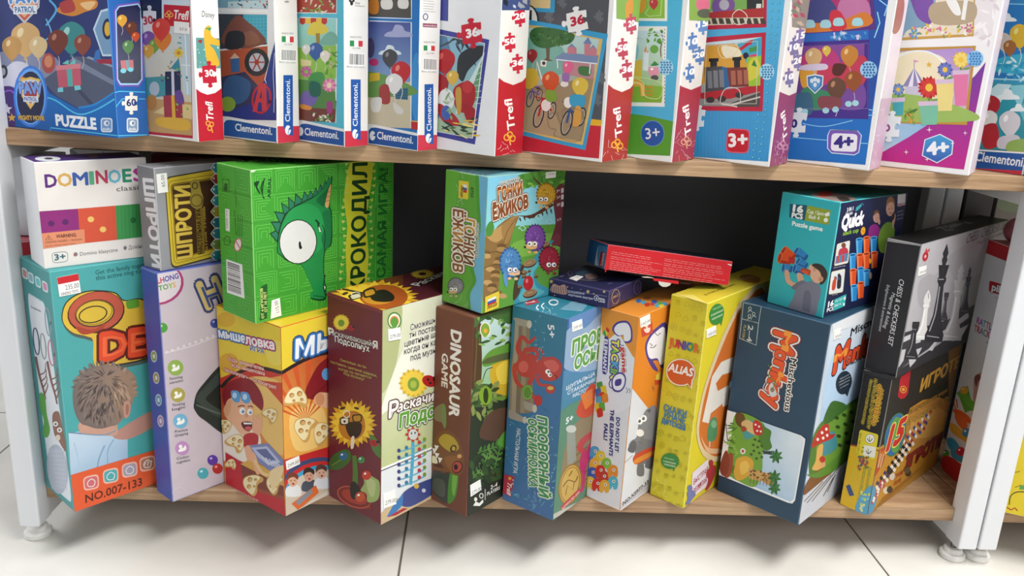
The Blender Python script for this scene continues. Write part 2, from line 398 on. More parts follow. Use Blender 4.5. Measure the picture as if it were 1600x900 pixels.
# ---------------------------------------------------------------- setting
def floor_mat():
    M, N, L_, B = new_mat('floor_tiles')
    tc = N.new('ShaderNodeTexCoord'); sx = N.new('ShaderNodeSeparateXYZ'); L_.new(tc.outputs['Object'], sx.inputs[0])
    def seam(out, off, size):
        a = N.new('ShaderNodeMath'); a.operation = 'ADD'; a.inputs[1].default_value = off; L_.new(out, a.inputs[0])
        b = N.new('ShaderNodeMath'); b.operation = 'PINGPONG'; b.inputs[1].default_value = size/2; L_.new(a.outputs[0], b.inputs[0])
        c = N.new('ShaderNodeMath'); c.operation = 'LESS_THAN'; c.inputs[1].default_value = 0.0016; L_.new(b.outputs[0], c.inputs[0]); return c
    s1 = seam(sx.outputs[0], 0.082, 0.687); s2 = seam(sx.outputs[1], 0.30, 0.687)
    mx = N.new('ShaderNodeMath'); mx.operation = 'MAXIMUM'; L_.new(s1.outputs[0], mx.inputs[0]); L_.new(s2.outputs[0], mx.inputs[1])
    no = N.new('ShaderNodeTexNoise'); no.inputs['Scale'].default_value = 5; no.inputs['Detail'].default_value = 8; L_.new(tc.outputs['Object'], no.inputs['Vector'])
    cr = N.new('ShaderNodeValToRGB'); e = cr.color_ramp.elements
    e[0].position = 0.3; e[0].color = (*lin('#d0ccc4'), 1); e[1].position = 0.7; e[1].color = (*lin('#e4e1da'), 1); L_.new(no.outputs['Fac'], cr.inputs['Fac'])
    mc = N.new('ShaderNodeMix'); mc.data_type = 'RGBA'; L_.new(mx.outputs[0], mc.inputs['Factor']); L_.new(cr.outputs['Color'], mc.inputs['A']); mc.inputs['B'].default_value = (*lin('#6e675f'), 1)
    L_.new(mc.outputs['Result'], B.inputs['Base Color']); B.inputs['Roughness'].default_value = 0.42
    n2 = N.new('ShaderNodeTexNoise'); n2.inputs['Scale'].default_value = 60; L_.new(tc.outputs['Object'], n2.inputs['Vector'])
    bm_ = N.new('ShaderNodeBump'); bm_.inputs['Strength'].default_value = 0.08; bm_.inputs['Distance'].default_value = 0.001; L_.new(n2.outputs['Fac'], bm_.inputs['Height']); L_.new(bm_.outputs['Normal'], B.inputs['Normal'])
    return M
FZ = 0.0215                       # floor level
fl = box_obj('floor', (-2.6, -3.6, -0.03), (2.8, 2.6, FZ), floor_mat(), None, 0); fl['kind'] = 'structure'
wl = box_obj('wall_back', (-2.6, 2.6, FZ), (2.8, 2.7, 2.6), plain('painted_wall', '#d4d4d2', 0.8, 0, 0.1, 60), None, 0); wl['kind'] = 'structure'
ZL, ZU = 0.10, 0.584          # tops of the lower and upper boards
def foot(parent, x, y):
    bm = bmesh.new(); prof = [(0.0, 0.0), (0.0165, 0.0), (0.0177, 0.002), (0.0177, 0.009), (0.0157, 0.012), (0.0135, 0.0125), (0.0125, 0.019), (0.011, 0.021), (0.0, 0.021)]
    n = 28; rings = [[bm.verts.new((x+r*math.cos(6.28318*i/n), y+r*math.sin(6.28318*i/n), z*0.8+FZ)) for i in range(n)] for r, z in prof[1:-1]]
    for a, b in zip(rings, rings[1:]):
        for i in range(n): bm.faces.new((a[i], a[(i+1) % n], b[(i+1) % n], b[i]))
    bm.faces.new(rings[0][::-1]); bm.faces.new(rings[-1])
    f = link('levelling_foot', mesh_of(bm), PLASTIC, parent)
    bm = bmesh.new(); bmesh.ops.create_cone(bm, cap_ends=True, segments=16, radius1=0.0045, radius2=0.0045, depth=0.014, matrix=Matrix.Translation((x, y, 0.0425)))
    link('threaded_stem', mesh_of(bm), STEEL, f)
def shelving(name, label, xl, xr, posts, cx):
    u = empty(name, (cx, 0.12, 0)); tag(u, label, 'shelf', 'white framed shelving units')
    X = lambda a: a-cx
    def bo(n, lo, hi, mat, bev=0.0015):
        return box_obj(n, (X(lo[0]), lo[1]-0.12, lo[2]), (X(hi[0]), hi[1]-0.12, hi[2]), mat, u, bev)
    for z in (ZL, ZU):                                   # boards run over the side rails between the posts
        bm = bmesh.new(); bbox(bm, (X(xl+0.0005), -0.12, z-0.0198), (X(xr-0.0005), 0.13, z), 0.0006)
        for a, b in posts: bbox(bm, (X(a+0.0005 if a > cx else a), 0.0105-0.12, z-0.0198), (X(b if a > cx else b-0.0004), 0.2282-0.12, z-0.00005), 0.0004)
        link('shelf_board', mesh_of(bm), WOOD, u)
    bm = bmesh.new(); bbox(bm, (X(xl+0.0005), 0.2505-0.12, 0.055), (X(xr-0.0005), 0.262-0.12, 1.02), 0.0004); bbox(bm, (X(posts[0][0]), 0.2768-0.12, 0.055), (X(posts[1][1]), 0.282-0.12, 1.02), 0.0004)  # real panel, plus an added unseen rear sheet blocking light from behind the posts
    link('back_panel_and_light_block', mesh_of(bm), DARK, u)
    for a, b in posts:
        for y0, y1 in ((-0.026, 0.010), (0.2286, 0.2765)): bo('post', (a, y0, 0.0492), (b, y1, 1.05), WHITE, 0.0025)
        for z0, z1 in ((0.0497, ZL-0.0199), (0.5456, ZU-0.0199)): bo('crossbar', (a+0.0015, 0.0102, z0), (b-0.0015, 0.2284, z1), WHITE, 0.0015)
        for y in (0.0, 0.2526): foot(u, X((a+b)/2+(-0.0035 if (a+b)/2 < 0.742 else 0.0035)), y-0.12)
    return u
shelving('shelving_unit', 'white framed shelving unit with two oak boards and dark back holding all the game boxes', -0.5736, 0.715, [(-0.601, -0.5736), (0.715, 0.742)], 0.07)
shelving('shelving_unit', 'neighbouring white shelving unit at the right edge, its post touching the other frame', 0.772, 1.56, [(0.745, 0.772), (1.56, 1.587)], 1.166)
# dust specks and scuffs on the floor are in its noise; a few crumbs lie in front of the unit
# ---------------------------------------------------------------- puzzle boxes on the upper shelf
GU = 'puzzle boxes on the upper shelf'
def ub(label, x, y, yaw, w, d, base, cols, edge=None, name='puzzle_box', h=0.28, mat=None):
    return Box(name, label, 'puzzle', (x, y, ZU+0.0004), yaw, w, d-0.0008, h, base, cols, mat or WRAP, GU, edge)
def confetti(F, region, n, cols, r, seed):
    q = random.Random(seed); F.bump(); F.hold = True
    for i in range(n):
        x, y = q.uniform(region[0], region[2]), q.uniform(region[1], region[3]); s = r*q.uniform(.6, 1.4); a = q.uniform(0, 90)
        P(F, ell(x, y, s, s*.6, a, 4), q.choice(cols))
    F.hold = False
# --- blue 60 piece puzzle
b = ub('wide blue puzzle box at the left end of the upper shelf, marked PUZZLE and 60', -0.4179, -0.0505, 0.4144, 0.2, 0.0488, '#2a62ad', dict(L='#2b4f9a', R='#2c66b2', T='#1d4a90'), '#4a86c8')
F = b.L; V('A1')
G(F, [(-20, -120), (680, -160), (690, 820), (-20, 760)], '#22306f', '#3d4a86', (300, 0), (300, 560))
P(F, [(-20, 330), (130, 300), (330, 340), (330, 470), (100, 560), (-20, 600)], '#8b93b4', 1)
P(F, [(250, 470), (440, 330), (665, 350), (668, 600), (470, 640), (330, 560)], '#58607a')
P(F, [(430, 335), (665, 470), (665, 500), (400, 360)], '#7d88a3'); P(F, [(520, 330), (667, 385), (667, 398), (505, 338)], '#99a4bb')
P(F, [(360, 400), (560, 620), (540, 632), (345, 410)], '#444c66')
P(F, [(545, 170), (590, 60), (660, 40), (664, 330), (600, 330)], '#c4dcf0'); P(F, [(556, 172), (597, 72), (660, 54), (663, 318), (605, 318)], '#7da2c9')
E(F, 630, 170, 30, 62, '#23304e'); E(F, 630, 170, 18, 42, '#e2b23a'); P(F, [(560, 300), (585, 285), (590, 360), (545, 362)], '#3a78c2')
P(F, [(560, 350), (660, 345), (662, 375), (580, 372)], '#a33049')
P(F, [(330, 60), (430, 0), (560, 0), (565, 45), (500, 70), (420, 95)], '#d98a3c', 1); P(F, [(350, 20), (420, 0), (440, 60), (370, 75)], '#b84545', 1); P(F, [(470, 20), (560, 10), (520, 60)], '#f2c68b', 1)
L(F, [(270, 150), (330, 60), (290, 0)], 12, '#5fb6ee', 1); L(F, [(230, 260), (300, 200), (270, 110)], 7, '#7fc7f2', 1)
# generic toys stand where the box shows its cast
balloon(F, 150, 230, 88, '#dcb277', '#f6e2b4', '#e9e2d2'); balloon(F, 70, 280, 60, '#c99a5b', '#f0d5a4', '#e9e2d2'); balloon(F, 225, 275, 55, '#e3c795', '#fbefcf', '#e9e2d2')
balloon(F, 420, 220, 82, '#3f8f94', '#a5dcd6', '#d8d0e0'); balloon(F, 340, 245, 62, '#7c3d33', '#c08373', '#d8d0e0'); balloon(F, 485, 260, 52, '#8e4a3c', '#c98f7c', '#d8d0e0')
P(F, [(330, 385), (470, 375), (478, 500), (345, 515)], '#cb6076'); P(F, [(388, 380), (420, 378), (428, 505), (400, 508)], '#5cb7b6'); P(F, [(328, 385), (472, 372), (474, 400), (330, 412)], '#e08a98')
P(F, [(365, 372), (400, 350), (405, 378)], '#79cfce'); P(F, [(405, 378), (440, 345), (445, 372)], '#79cfce')
P(F, [(340, 515), (370, 512), (372, 538), (338, 540)], '#7fd6e6'); P(F, [(435, 503), (470, 500), (476, 525), (440, 530)], '#7fd6e6')
E(F, 285, 370, 40, 60, '#b4544f'); E(F, 285, 360, 24, 36, '#d98f6a')
P(F, [(20, 420), (90, 360), (170, 385), (150, 470), (60, 520), (10, 500)], '#d7d9ea', 1); E(F, 20, 420, 26, 40, '#2f3440'); E(F, 20, 420, 13, 22, '#a8b2c0')
P(F, [(-10, 540), (60, 505), (110, 560), (115, 750), (-10, 740)], '#4a2f7c', 1); L(F, [(-10, 555), (60, 530), (100, 570)], 8, '#9a5fe0', 1)
star(F, 40, 640, 34, '#e8e2f0'); star(F, 70, 690, 26, '#e7b94e')
G(F, [(90, 560), (180, 380), (290, 545), (460, 640), (580, 610), (690, 540), (690, 840), (90, 760)], '#1f74c8', '#0b57a8', (300, 560), (300, 790))
L(F, [(270, 570), (330, 590), (455, 668), (560, 645), (672, 580)], 9, '#58c4f5', 1); L(F, [(460, 632), (560, 610), (672, 540)], 12, '#2f8fe0', 1)
L(F, [(297, 768), (297, 748), (690, 795)], 5, '#5fd0f5')
P(F, ell(180, 565, 100, 180), '#3e82e6'); P(F, ell(180, 565, 88, 165), '#6fb2ff'); P(F, ell(180, 570, 80, 152), '#1d2348'); star(F, 130, 460, 20, '#e89a3c'); star(F, 225, 470, 16, '#58c8a0')
def shield(F, cx, cy, w, h, c1, c2, c3):
    for k, c in ((1, c1), (.86, c2), (.7, c3)):
        P(F, [(cx-w*.5*k, cy-h*.42*k), (cx, cy-h*.5*k), (cx+w*.5*k, cy-h*.42*k), (cx+w*.46*k, cy+h*.1*k), (cx, cy+h*.5*k), (cx-w*.46*k, cy+h*.1*k)], c)
shield(F, 180, 545, 115, 190, '#e8c05a', '#d7dde8', '#b83a34')
T(F, 'PAW', (118, 545), (250, 548), 62, '#7fa6e8', 0.06, ol=('#2b3a86', .06)); P(F, quad(138, 562, 88, 34, 0.04), '#dfe6f2'); T(F, 'PATROL', (145, 590), (218, 593), 22, '#4a63ad', 0.03)
star(F, 181, 618, 18, '#f0c064', 4); T(F, 'MIGHTY MOVIE', (112, 702), (262, 705), 26, '#d8b25a', 0.04, ol=('#6b4618', .1))
shield(F, 145, 20, 190, 240, '#c9ccd6', '#d95a3e', '#e8b48a')
T(F, 'PAW', (62, 20), (232, 12), 52, '#5a92dc', 0.06, ol=('#f2f4fa', .12)); P(F, quad(80, 32, 138, 52, -0.02), '#eef2f7'); T(F, 'PATROL', (92, 74), (208, 72), 34, '#2f6fb0', 0.03)
T(F, 'PUZZLE', (333, 733), (566, 757), 62, '#f4f8ff', 0.05)
for f_, x in ((b.L, 592), (b.R, 742)):
    P(f_, rrect(quad(x, 690, 68, 84, .02, .01), .22), '#e8eef6'); P(f_, rrect(quad(x+6, 698, 56, 68, .02, .01), .2), '#8aa6c4' if x > 700 else '#7aa0d4'); E(f_, x+34, 722, 16, 16, '#f3f6fa'); E(f_, x+38, 722, 8, 10, '#6f8fb6'); T(f_, 'dodo', (x+12, 762), (x+56, 762), 15, '#f3f6fa', 0.02)
F = b.R
oc = [(668, 60), (690, 28), (815, 10), (836, 40), (842, 470), (815, 508), (700, 508), (678, 470)]
P(F, oc, '#7d58b8'); oc2 = [(676, 64), (696, 36), (810, 20), (828, 46), (834, 466), (810, 498), (704, 498), (686, 466)]; P(F, oc2, '#a9d4f2')
oc3 = [(682, 66), (700, 42), (806, 28), (822, 50), (828, 462), (806, 488), (708, 488), (692, 462)]; G(F, oc3, '#27294f', '#5b6078', (750, 60), (750, 480))
P(F, [(690, 400), (825, 340), (828, 462), (806, 488), (708, 488), (692, 462)], '#4d5262')
balloon(F, 715, 120, 30, '#d9a13f', '#f4d28a', '#d8d0e0'); balloon(F, 770, 165, 34, '#6a3b2c', '#b8845f', '#d8d0e0'); balloon(F, 750, 275, 34, '#5d8a5c', '#a9cf9f', '#d8d0e0'); balloon(F, 795, 215, 24, '#c9552f', '#f0a06a', None)
P(F, [(705, 355), (780, 350), (784, 408), (712, 415)], '#cc7c86'); P(F, [(738, 352), (752, 352), (756, 410), (744, 412)], '#5cb7b6'); E(F, 722, 415, 17, 14, '#7fd6e6'); E(F, 765, 408, 16, 13, '#7fd6e6')
L(F, [(664, 545), (700, 535), (850, 540)], 5, '#5fd0f5'); L(F, [(668, 640), (715, 580), (730, 578)], 5, '#5fd0f5'); L(F, [(812, 580), (850, 580)], 4, '#5fd0f5'); L(F, [(672, 796), (862, 790)], 5, '#5fd0f5')
puzzle(F, 769, 605, 72, 84, '#efece6'); T(F, '60', (743, 622), (798, 618), 40, '#2a3a78', 0.03)
b.done()
# --- white and red 30 piece puzzle
def trefl_logo(F, p0, p1, h, col='#f7f4f0', gold='#eeb24a', clover=True, r=None, cpos=None):
    T(F, 'Trefl', p0, p1, h, col, 0.02, shear=0.25)
    if clover:
        r = r or h*.3; x, y = cpos
        for dx, dy in ((-1, .25), (1, .25), (0, -.8)): P(F, ell(x+dx*r*.9, y+dy*r*.9, r*.85, r*.85), gold); 
        F.bump(); F.hold = True
        for dx, dy in ((-1, .25), (1, .25), (0, -.8)): P(F, ell(x+dx*r*.9, y+dy*r*.9, r*.5, r*.5), '#c0272d')
        F.hold = False
        L(F, [(x, y), (x+r*.2, y+r*1.9)], r*.4, gold)
b = ub('white puzzle box with balloon picture, red lower spine and two red 30 marks', -0.3257, -0.0494, 0.5435, 0.19, 0.0391, '#ececec', dict(L='#f0eeee', R='#eceae6'), '#ffffff')
F = b.L; V('A1')
P(F, [(600, -150), (1110, -160), (1130, 812), (600, 760)], '#bb2338')
G(F, [(600, 20), (1112, -10), (1126, 795), (600, 745)], '#cfdde6', '#d9c49a', (900, 200), (900, 740))
P(F, [(600, -160), (948, -160), (948, 130), (600, 130)], '#1f2743')
puzzle(F, 880, 125, 76, 120, '#dfe0ea', .02, .05); T(F, '30', (843, 145), (898, 137), 46, '#c03a4e', 0.04)
P(F, [(960, 26), (1112, 36), (1114, 160), (960, 150)], '#c0202c'); trefl_logo(F, (1022, 110), (1108, 118), 52, cpos=(990, 85), r=15)
for x, y in ((1040, 190), (1050, 220), (1040, 250), (1052, 280)): L(F, [(x, y), (1110, y+12)], 8, '#4aa29c')
P(F, [(1060, 190), (1112, 195), (1122, 560), (1075, 550)], '#c3d6df'); L(F, [(1085, 200), (1100, 555)], 6, '#f0f4f5'); L(F, [(1064, 380), (1118, 384)], 5, '#f0f4f5')
P(F, [(600, 470), (1000, 445), (1000, 560), (600, 600)], '#4d99a0'); E(F, 905, 520, 30, 42, '#b9c3cc')
P(F, [(600, 600), (860, 575), (1124, 600), (1126, 795), (600, 745)], '#c69c63'); P(F, [(900, 660), (1000, 600), (1124, 615), (1126, 700)], '#e3c88c')
balloon(F, 870, 230, 42, '#7d57a8', '#b59ad0'); balloon(F, 905, 268, 34, '#7aa64c', '#b9d48a'); balloon(F, 955, 235, 52, '#e08339', '#f6bf82'); balloon(F, 945, 170, 55, '#d8453f', '#f29688'); balloon(F, 870, 300, 34, '#e0a84a', '#f5d890')
P(F, [(958, 560), (1066, 556), (1072, 690), (964, 694)], '#a63541'); P(F, [(1004, 558), (1022, 558), (1030, 692), (1010, 692)], '#e8b23a'); P(F, [(968, 420), (1058, 416), (1062, 556), (970, 560)], '#2c3350'); P(F, [(1004, 418), (1020, 418), (1024, 558), (1008, 558)], '#d9d4e4')
petals(F, 1048, 310, 34, 8, '#efc93c'); E(F, 1048, 310, 11, 12, '#c88f2a'); P(F, [(1000, 400), (1048, 340), (1060, 420)], '#3f8da0')
P(F, [(925, 690), (1095, 700), (1100, 765), (935, 740)], '#e2b13a', 1); P(F, [(1025, 545), (1060, 530), (1080, 600), (1045, 610)], '#6d4a95', 1)
E(F, 890, 600, 30, 46, '#c08442'); confetti(F, (860, 340, 1110, 480), 14, ['#b93a5c', '#6d4a95', '#3f8da0', '#8fb84c'], 9, 2); confetti(F, (1020, 600, 1100, 680), 5, ['#8fb84c', '#b93a5c'], 9, 3)
b.sticker(F, [(1022, 124), (1108, 132), (1106, 200), (1022, 192)], '57.0', (1056, 178), (1098, 182), 16)
F = b.R
P(F, [(1150, 520), (1175, 540), (1215, 555), (1260, 545), (1300, 515), (1320, 900), (1150, 900)], '#bd2132')
T(F, 'Disney', (1182, 98), (1258, 106), 36, '#3a3a3e', 0.0, shear=0.2)
P(F, [(1148, 220), (1298, 225), (1298, 400), (1152, 400)], '#5f9c97'); confetti(F, (1150, 230, 1296, 400), 26, ['#dce8e2', '#82b8b0'], 6, 5)
P(F, [(1195, 180), (1230, 150), (1240, 210), (1290, 240), (1288, 270), (1230, 260), (1260, 300), (1285, 380), (1230, 390), (1205, 320)], '#e0b23a', 1); P(F, [(1200, 165), (1240, 160), (1232, 182)], '#4f9a58')
P(F, [(1160, 235), (1185, 232), (1180, 255), (1165, 250)], '#a33040')
puzzle(F, 1228, 435, 82, 100, '#c0263a', -.05, .06); T(F, '30', (1204, 450), (1252, 444), 38, '#f4efec', 0.04)
T(F, 'Trefl', (1250, 700), (1243, 592), 40, '#f3eee8', 0.02, shear=0.25)
for x, y in ((1218, 722), (1240, 728), (1228, 752)): O(F, ell(x, y, 11, 13, 0, 14), 6, '#e8a845')
L(F, [(1235, 735), (1246, 778)], 6, '#e8a845')
b.done()
# --- three slim blue and red puzzle boxes
def clem_spine(b, tx, y0, flag, bc0, bc1, bar, lg, base_y, red_y, xs, extra):
    F = b.R; x0, x1 = xs
    P(F, [(x0-20, red_y), (x1+30, red_y-2), (x1+30, 1000), (x0-20, 1000)], '#c93447')
    T(F, 'MADE IN ITALY', (tx, y0), (tx+70, y0+1), 10, '#3c3c40', 0.0)
    a, c, d, e = flag
    for i, cl in enumerate(('#2f8a4e', '#efeeea', '#c63a40')): P(F, quad(a+(d-a)*i/3, c+i*1, (d-a)/3, e, .03), cl)
    T(F, 'Cod. 21600', (tx+14, y0+64), (tx+60, y0+65), 9, '#5a5a5e', 0.0)
    barcode(F, [(bc0[0], bc0[1]), (bc1[0], bc0[1]+6), (bc1[0]-2, bc1[1]+4), (bc0[0]-2, bc1[1])], int(tx)); T(F, '8005125216000', (bc0[0]-8, bc1[1]+2), (bc1[0]-4, bc1[1]+6), 9, '#5a5a5e', 0)
    P(F, bar, '#2156a3'); T(F, 'Clementoni.', lg[0], lg[1], lg[2], '#eef2f8', 0.01)
    ex, ey = extra; E(F, ex, ey, 17, 28, '#e8edf4'); P(F, [(ex+2, ey), (ex+18, ey-28), (ex+20, ey-4)], '#2156a3'); L(F, [(ex, ey+24), (ex+6, ey-10)], 3, '#2156a3')
def clem_front(b, x0, x1, yb, slope, tx0, tx1):
    F = b.L
    P(F, [(x0-80, yb-10), (x1, yb-10+slope*(x1-x0)), (x1+2, yb+60+slope*(x1-x0)), (x0-80, yb+70)], '#c93447')
    P(F, [(x0-80, yb-120), (x0+20, yb-118), (x1-2, yb-85+slope*(x1-x0)*.5), (x1-2, yb+slope*(x1-x0)), (x0-80, yb-2)], '#f0f0f0')
    P(F, [(x0, yb-80), (x0+14, yb-96), (x0+40, yb-98), (x1-2, yb-68+slope*(x1-x0)*.5), (x1-2, yb-4+slope*(x1-x0)), (x0, yb-6)], '#2358a4')
    T(F, 'Clementoni.', tx0, tx1, 42, '#f4f6fa', 0.02)
V('A2')
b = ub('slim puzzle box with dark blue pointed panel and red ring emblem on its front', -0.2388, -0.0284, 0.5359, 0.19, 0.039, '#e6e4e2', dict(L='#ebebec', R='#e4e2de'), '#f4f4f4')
F = b.L
P(F, [(-200, -200), (292, -200), (295, 52), (-200, 40)], '#7ba9bd'); P(F, [(60, 10), (290, 0), (292, 50), (60, 45)], '#bcd3d8'); confetti(F, (80, 0, 290, 50), 16, ['#31506a', '#e8eef0', '#c04b4b'], 9, 4); L(F, [(22, 60), (295, 68)], 10, '#f2f2f2')
P(F, [(-200, 78), (290, 86), (290, 260), (-200, 310)], '#39434d'); P(F, [(150, 86), (290, 88), (290, 250), (160, 262)], '#4cb0c6'); F.bump(); F.hold = True
for i in range(7): L(F, [(160+i*20, 90), (160+i*20, 250)], 2, '#2d87a3')
for i in range(8): L(F, [(152, 100+i*20), (290, 100+i*20)], 2, '#2d87a3')
F.hold = False
P(F, [(25, 250), (60, 150), (120, 90), (180, 130), (250, 190), (280, 250), (150, 285)], '#7b4a41', 1); P(F, [(140, 200), (210, 185), (250, 245), (170, 265)], '#8a5a4a', 1); P(F, [(60, 190), (150, 190), (150, 275), (50, 285)], '#2f3238', 1)
P(F, [(-200, 320), (293, 270), (293, 420), (345, 640), (345, 700), (-200, 690)], '#b2573a'); P(F, [(-200, 500), (160, 420), (330, 600), (345, 700), (-200, 700)], '#3b3a58'); P(F, [(30, 660), (330, 560), (345, 705), (30, 700)], '#2c3a86')
P(F, [(40, 480), (100, 440), (190, 480), (180, 570), (120, 610), (40, 590)], '#3c5f8d', 1); P(F, [(75, 345), (128, 340), (132, 420), (80, 425)], '#3f6699'); P(F, [(72, 345), (100, 310), (130, 340)], '#d9b49a'); E(F, 60, 610, 46, 44, '#8cac3f')
E(F, 230, 365, 72, 82, '#2f3138'); E(F, 230, 365, 46, 54, '#b9bfca'); F.bump(); F.hold = True
for k in range(6): L(F, [(230, 365), (230+44*math.cos(k*1.047), 365+52*math.sin(k*1.047))], 8, '#a83f3c')
F.hold = False; E(F, 230, 365, 14, 16, '#a83f3c')
G(F, [(345, 200), (345, 640), (275, 465)], '#3a4a96', '#243a86', (345, 300), (300, 500)); O(F, [(345, 205), (345, 640), (277, 465)], 5, '#eceef2')
P(F, [(275, 470), (345, 580), (345, 700), (290, 690), (210, 560)], '#2c3c88')
O(F, ell(258, 580, 52, 82, 8), 13, '#b8343c'); P(F, [(205, 655), (245, 488), (285, 488), (290, 650), (262, 650), (258, 600), (240, 600), (230, 655)], '#c8414a'); P(F, [(246, 575), (258, 525), (258, 575)], '#3b3a58')
L(F, [(334, 310), (326, 430), (332, 560), (330, 660)], 4, '#c8ccd8')
clem_front(b, 38, 346, 800, .12, (105, 765), (320, 790))
clem_spine(b, 376, 200, (376, 212, 446, 34), (370, 285), (462, 365), [(385, 440), (440, 440), (442, 795), (410, 790), (386, 745)], ((424, 712), (424, 465), 28), 0, 740, (346, 483), (412, 762))
E(b.R, 405, 10, 14, 6, '#9a9a9e'); b.done()
b = ub('slim puzzle box with green garden picture in a light blue border', -0.1577, -0.035, 0.6267, 0.19, 0.0409, '#e6e4e2', dict(L='#5bc3dc', R='#e4e2de'), '#f4f4f4')
F = b.L
P(F, [(300, -200), (700, -200), (697, 76), (300, 70)], '#9b3a35'); P(F, [(300, 0), (640, 0), (690, 40), (697, 76), (300, 74)], '#b24a3c'); scatter_leaves(F, (480, 10, 690, 70), 30, ['#5f9a3f', '#82b54f', '#e8e4d0', '#f0d3c8'], 26, 6, 3)
O(F, [(300, -200), (700, -200), (697, 78), (300, 72)], 6, '#eef6f8')
G(F, [(300, 104), (697, 110), (690, 716), (300, 700)], '#9fdcd8', '#86b653', (590, 150), (590, 420)); L(F, [(482, 102), (699, 108), (692, 720)], 7, '#eef6f8')
F.bump(); F.hold = True
for i in range(5): P(F, [(482+i*32, 105), (514+i*32, 106), (514+i*32, 135), (498+i*32, 146), (482+i*32, 135)], ('#c63a33', '#f0c44a')[i % 2])
F.hold = False
P(F, [(525, 180), (560, 130), (620, 140), (650, 180), (600, 205), (540, 205)], '#e6cf4f', 1); P(F, [(575, 195), (600, 195), (600, 260), (580, 260)], '#a88a3f'); P(F, [(620, 215), (660, 185), (697, 205), (697, 260), (600, 260)], '#7cb5a5', 1)
P(F, [(300, 290), (697, 265), (695, 460), (300, 470)], '#93c552'); scatter_leaves(F, (640, 300, 695, 440), 26, ['#5c9a3b', '#d8b7b0', '#7fb94b'], 30, 7, 8)
P(F, [(485, 345), (550, 355), (548, 385), (490, 388)], '#e7d9a0'); balloon(F, 575, 300, 44, '#3f64a8', '#8fb0e0', '#f0f0e8'); balloon(F, 630, 330, 30, '#efe7da', '#ffffff', '#f0f0e8'); balloon(F, 520, 290, 26, '#e9e3dc', '#ffffff', '#f0f0e8')
P(F, [(540, 440), (620, 430), (625, 540), (540, 545)], '#4d9a4f', 1); P(F, [(300, 600), (697, 590), (690, 716), (300, 700)], '#7a4137'); P(F, [(300, 450), (540, 470), (690, 540), (695, 640), (300, 620)], '#5a8d48')
petals(F, 520, 420, 38, 7, '#d77fae', '#c563a0'); petals(F, 655, 500, 46, 7, '#e06aa0', '#f09cc0'); E(F, 655, 500, 14, 16, '#f4e3c0'); P(F, [(500, 540), (590, 545), (560, 620), (490, 625)], '#7d68b0', 1); P(F, [(640, 600), (675, 600), (670, 660), (645, 660)], '#a5458a', 1)
P(F, [(490, 610), (550, 625), (540, 645), (490, 635)], '#e2933f', 1); P(F, [(540, 480), (600, 490), (600, 560), (545, 560)], '#2f6a58', 1); scatter_leaves(F, (560, 670, 690, 715), 26, ['#efe9d8', '#6aa04a', '#3f7f3c'], 24, 6, 12)
clem_front(b, 480, 742, 822, .14, (512, 790), (710, 815))
E(F, 488, 770, 16, 26, '#f2f4f8')
clem_spine(b, 776, 222, (775, 237, 850, 34), (766, 308), (865, 392), [(780, 465), (838, 466), (838, 820), (805, 812), (782, 770)], ((820, 738), (820, 488), 28), 0, 768, (742, 880), (806, 785))
E(b.R, 785, 18, 9, 14, '#2e2e32'); E(b.R, 776, 4, 7, 8, '#2e2e32'); E(b.R, 796, 4, 7, 8, '#2e2e32'); T(b.R, 'Disney', (805, 22), (835, 24), 12, '#3a3a3e', 0.0, shear=.2); T(b.R, 'www.disney.com', (804, 36), (862, 40), 8, '#5a5a5e', 0); b.done()
b = ub('slim puzzle box with clouded sky picture in a strong blue border', -0.0704, -0.0381, 0.6317, 0.19, 0.0381, '#e6e4e2', dict(L='#2779c4', R='#e4e2de'), '#f4f4f4')
F = b.L
P(F, [(700, -200), (1135, -200), (1135, 105), (700, 90)], '#55524f'); P(F, [(890, 0), (940, 0), (940, 75), (890, 75)], '#cf8436', 1); P(F, [(960, 0), (1020, 0), (1020, 50), (965, 50)], '#e6e2de', 1); P(F, [(1060, 0), (1115, 0), (1112, 48), (1062, 45)], '#e6e2de', 1); L(F, [(890, 102), (1136, 110), (1136, -100)], 6, '#e9f2fa')
P(F, [(1140, 380), (1176, 330), (1176, 700), (1140, 640)], '#3f93d6', 1)
G(F, [(700, 120), (1132, 130), (1130, 752), (700, 735)], '#4d5aa0', '#9ac4e6', (1000, 170), (1000, 480)); L(F, [(890, 122), (1135, 131), (1132, 752)], 7, '#e9f2fa')
cloud(F, 1060, 190, 150, '#a9afd8'); cloud(F, 1010, 300, 120, '#dcebf5'); E(F, 895, 280, 26, 60, '#4f4a72')
P(F, [(700, 500), (1130, 480), (1130, 752), (700, 735)], '#cfc4a8'); P(F, [(700, 450), (900, 420), (1130, 500), (1130, 560), (700, 560)], '#6e9c55', 1); P(F, [(1040, 520), (1115, 515), (1115, 585), (1040, 580)], '#3f6f8a'); F.bump(); F.hold = True
for i in range(4): L(F, [(1045, 530+i*15), (1115, 527+i*15)], 4, '#2c536c')
F.hold = False
P(F, [(890, 430), (950, 425), (950, 470), (890, 480)], '#d9b83f'); E(F, 915, 365, 28, 22, '#c23a72')
balloon(F, 1075, 425, 58, '#c43038', '#ee8a80', '#e9e4da'); balloon(F, 1035, 490, 52, '#e8e6e4', '#ffffff', '#e9e4da'); balloon(F, 1010, 340, 46, '#4b4b50', '#8d8d92', '#e9e4da')
P(F, [(950, 510), (1000, 500), (1010, 600), (955, 600)], '#a8413e', 1); P(F, [(900, 580), (960, 575), (950, 650), (905, 650)], '#e6e3df', 1); P(F, [(1030, 600), (1085, 640), (1080, 670), (1040, 655)], '#dedad4', 1)
P(F, [(1134, 710), (1177, 714), (1177, 762), (1134, 756)], '#c02f38'); L(F, [(1134, 709), (1177, 713)], 6, '#e8c04a')
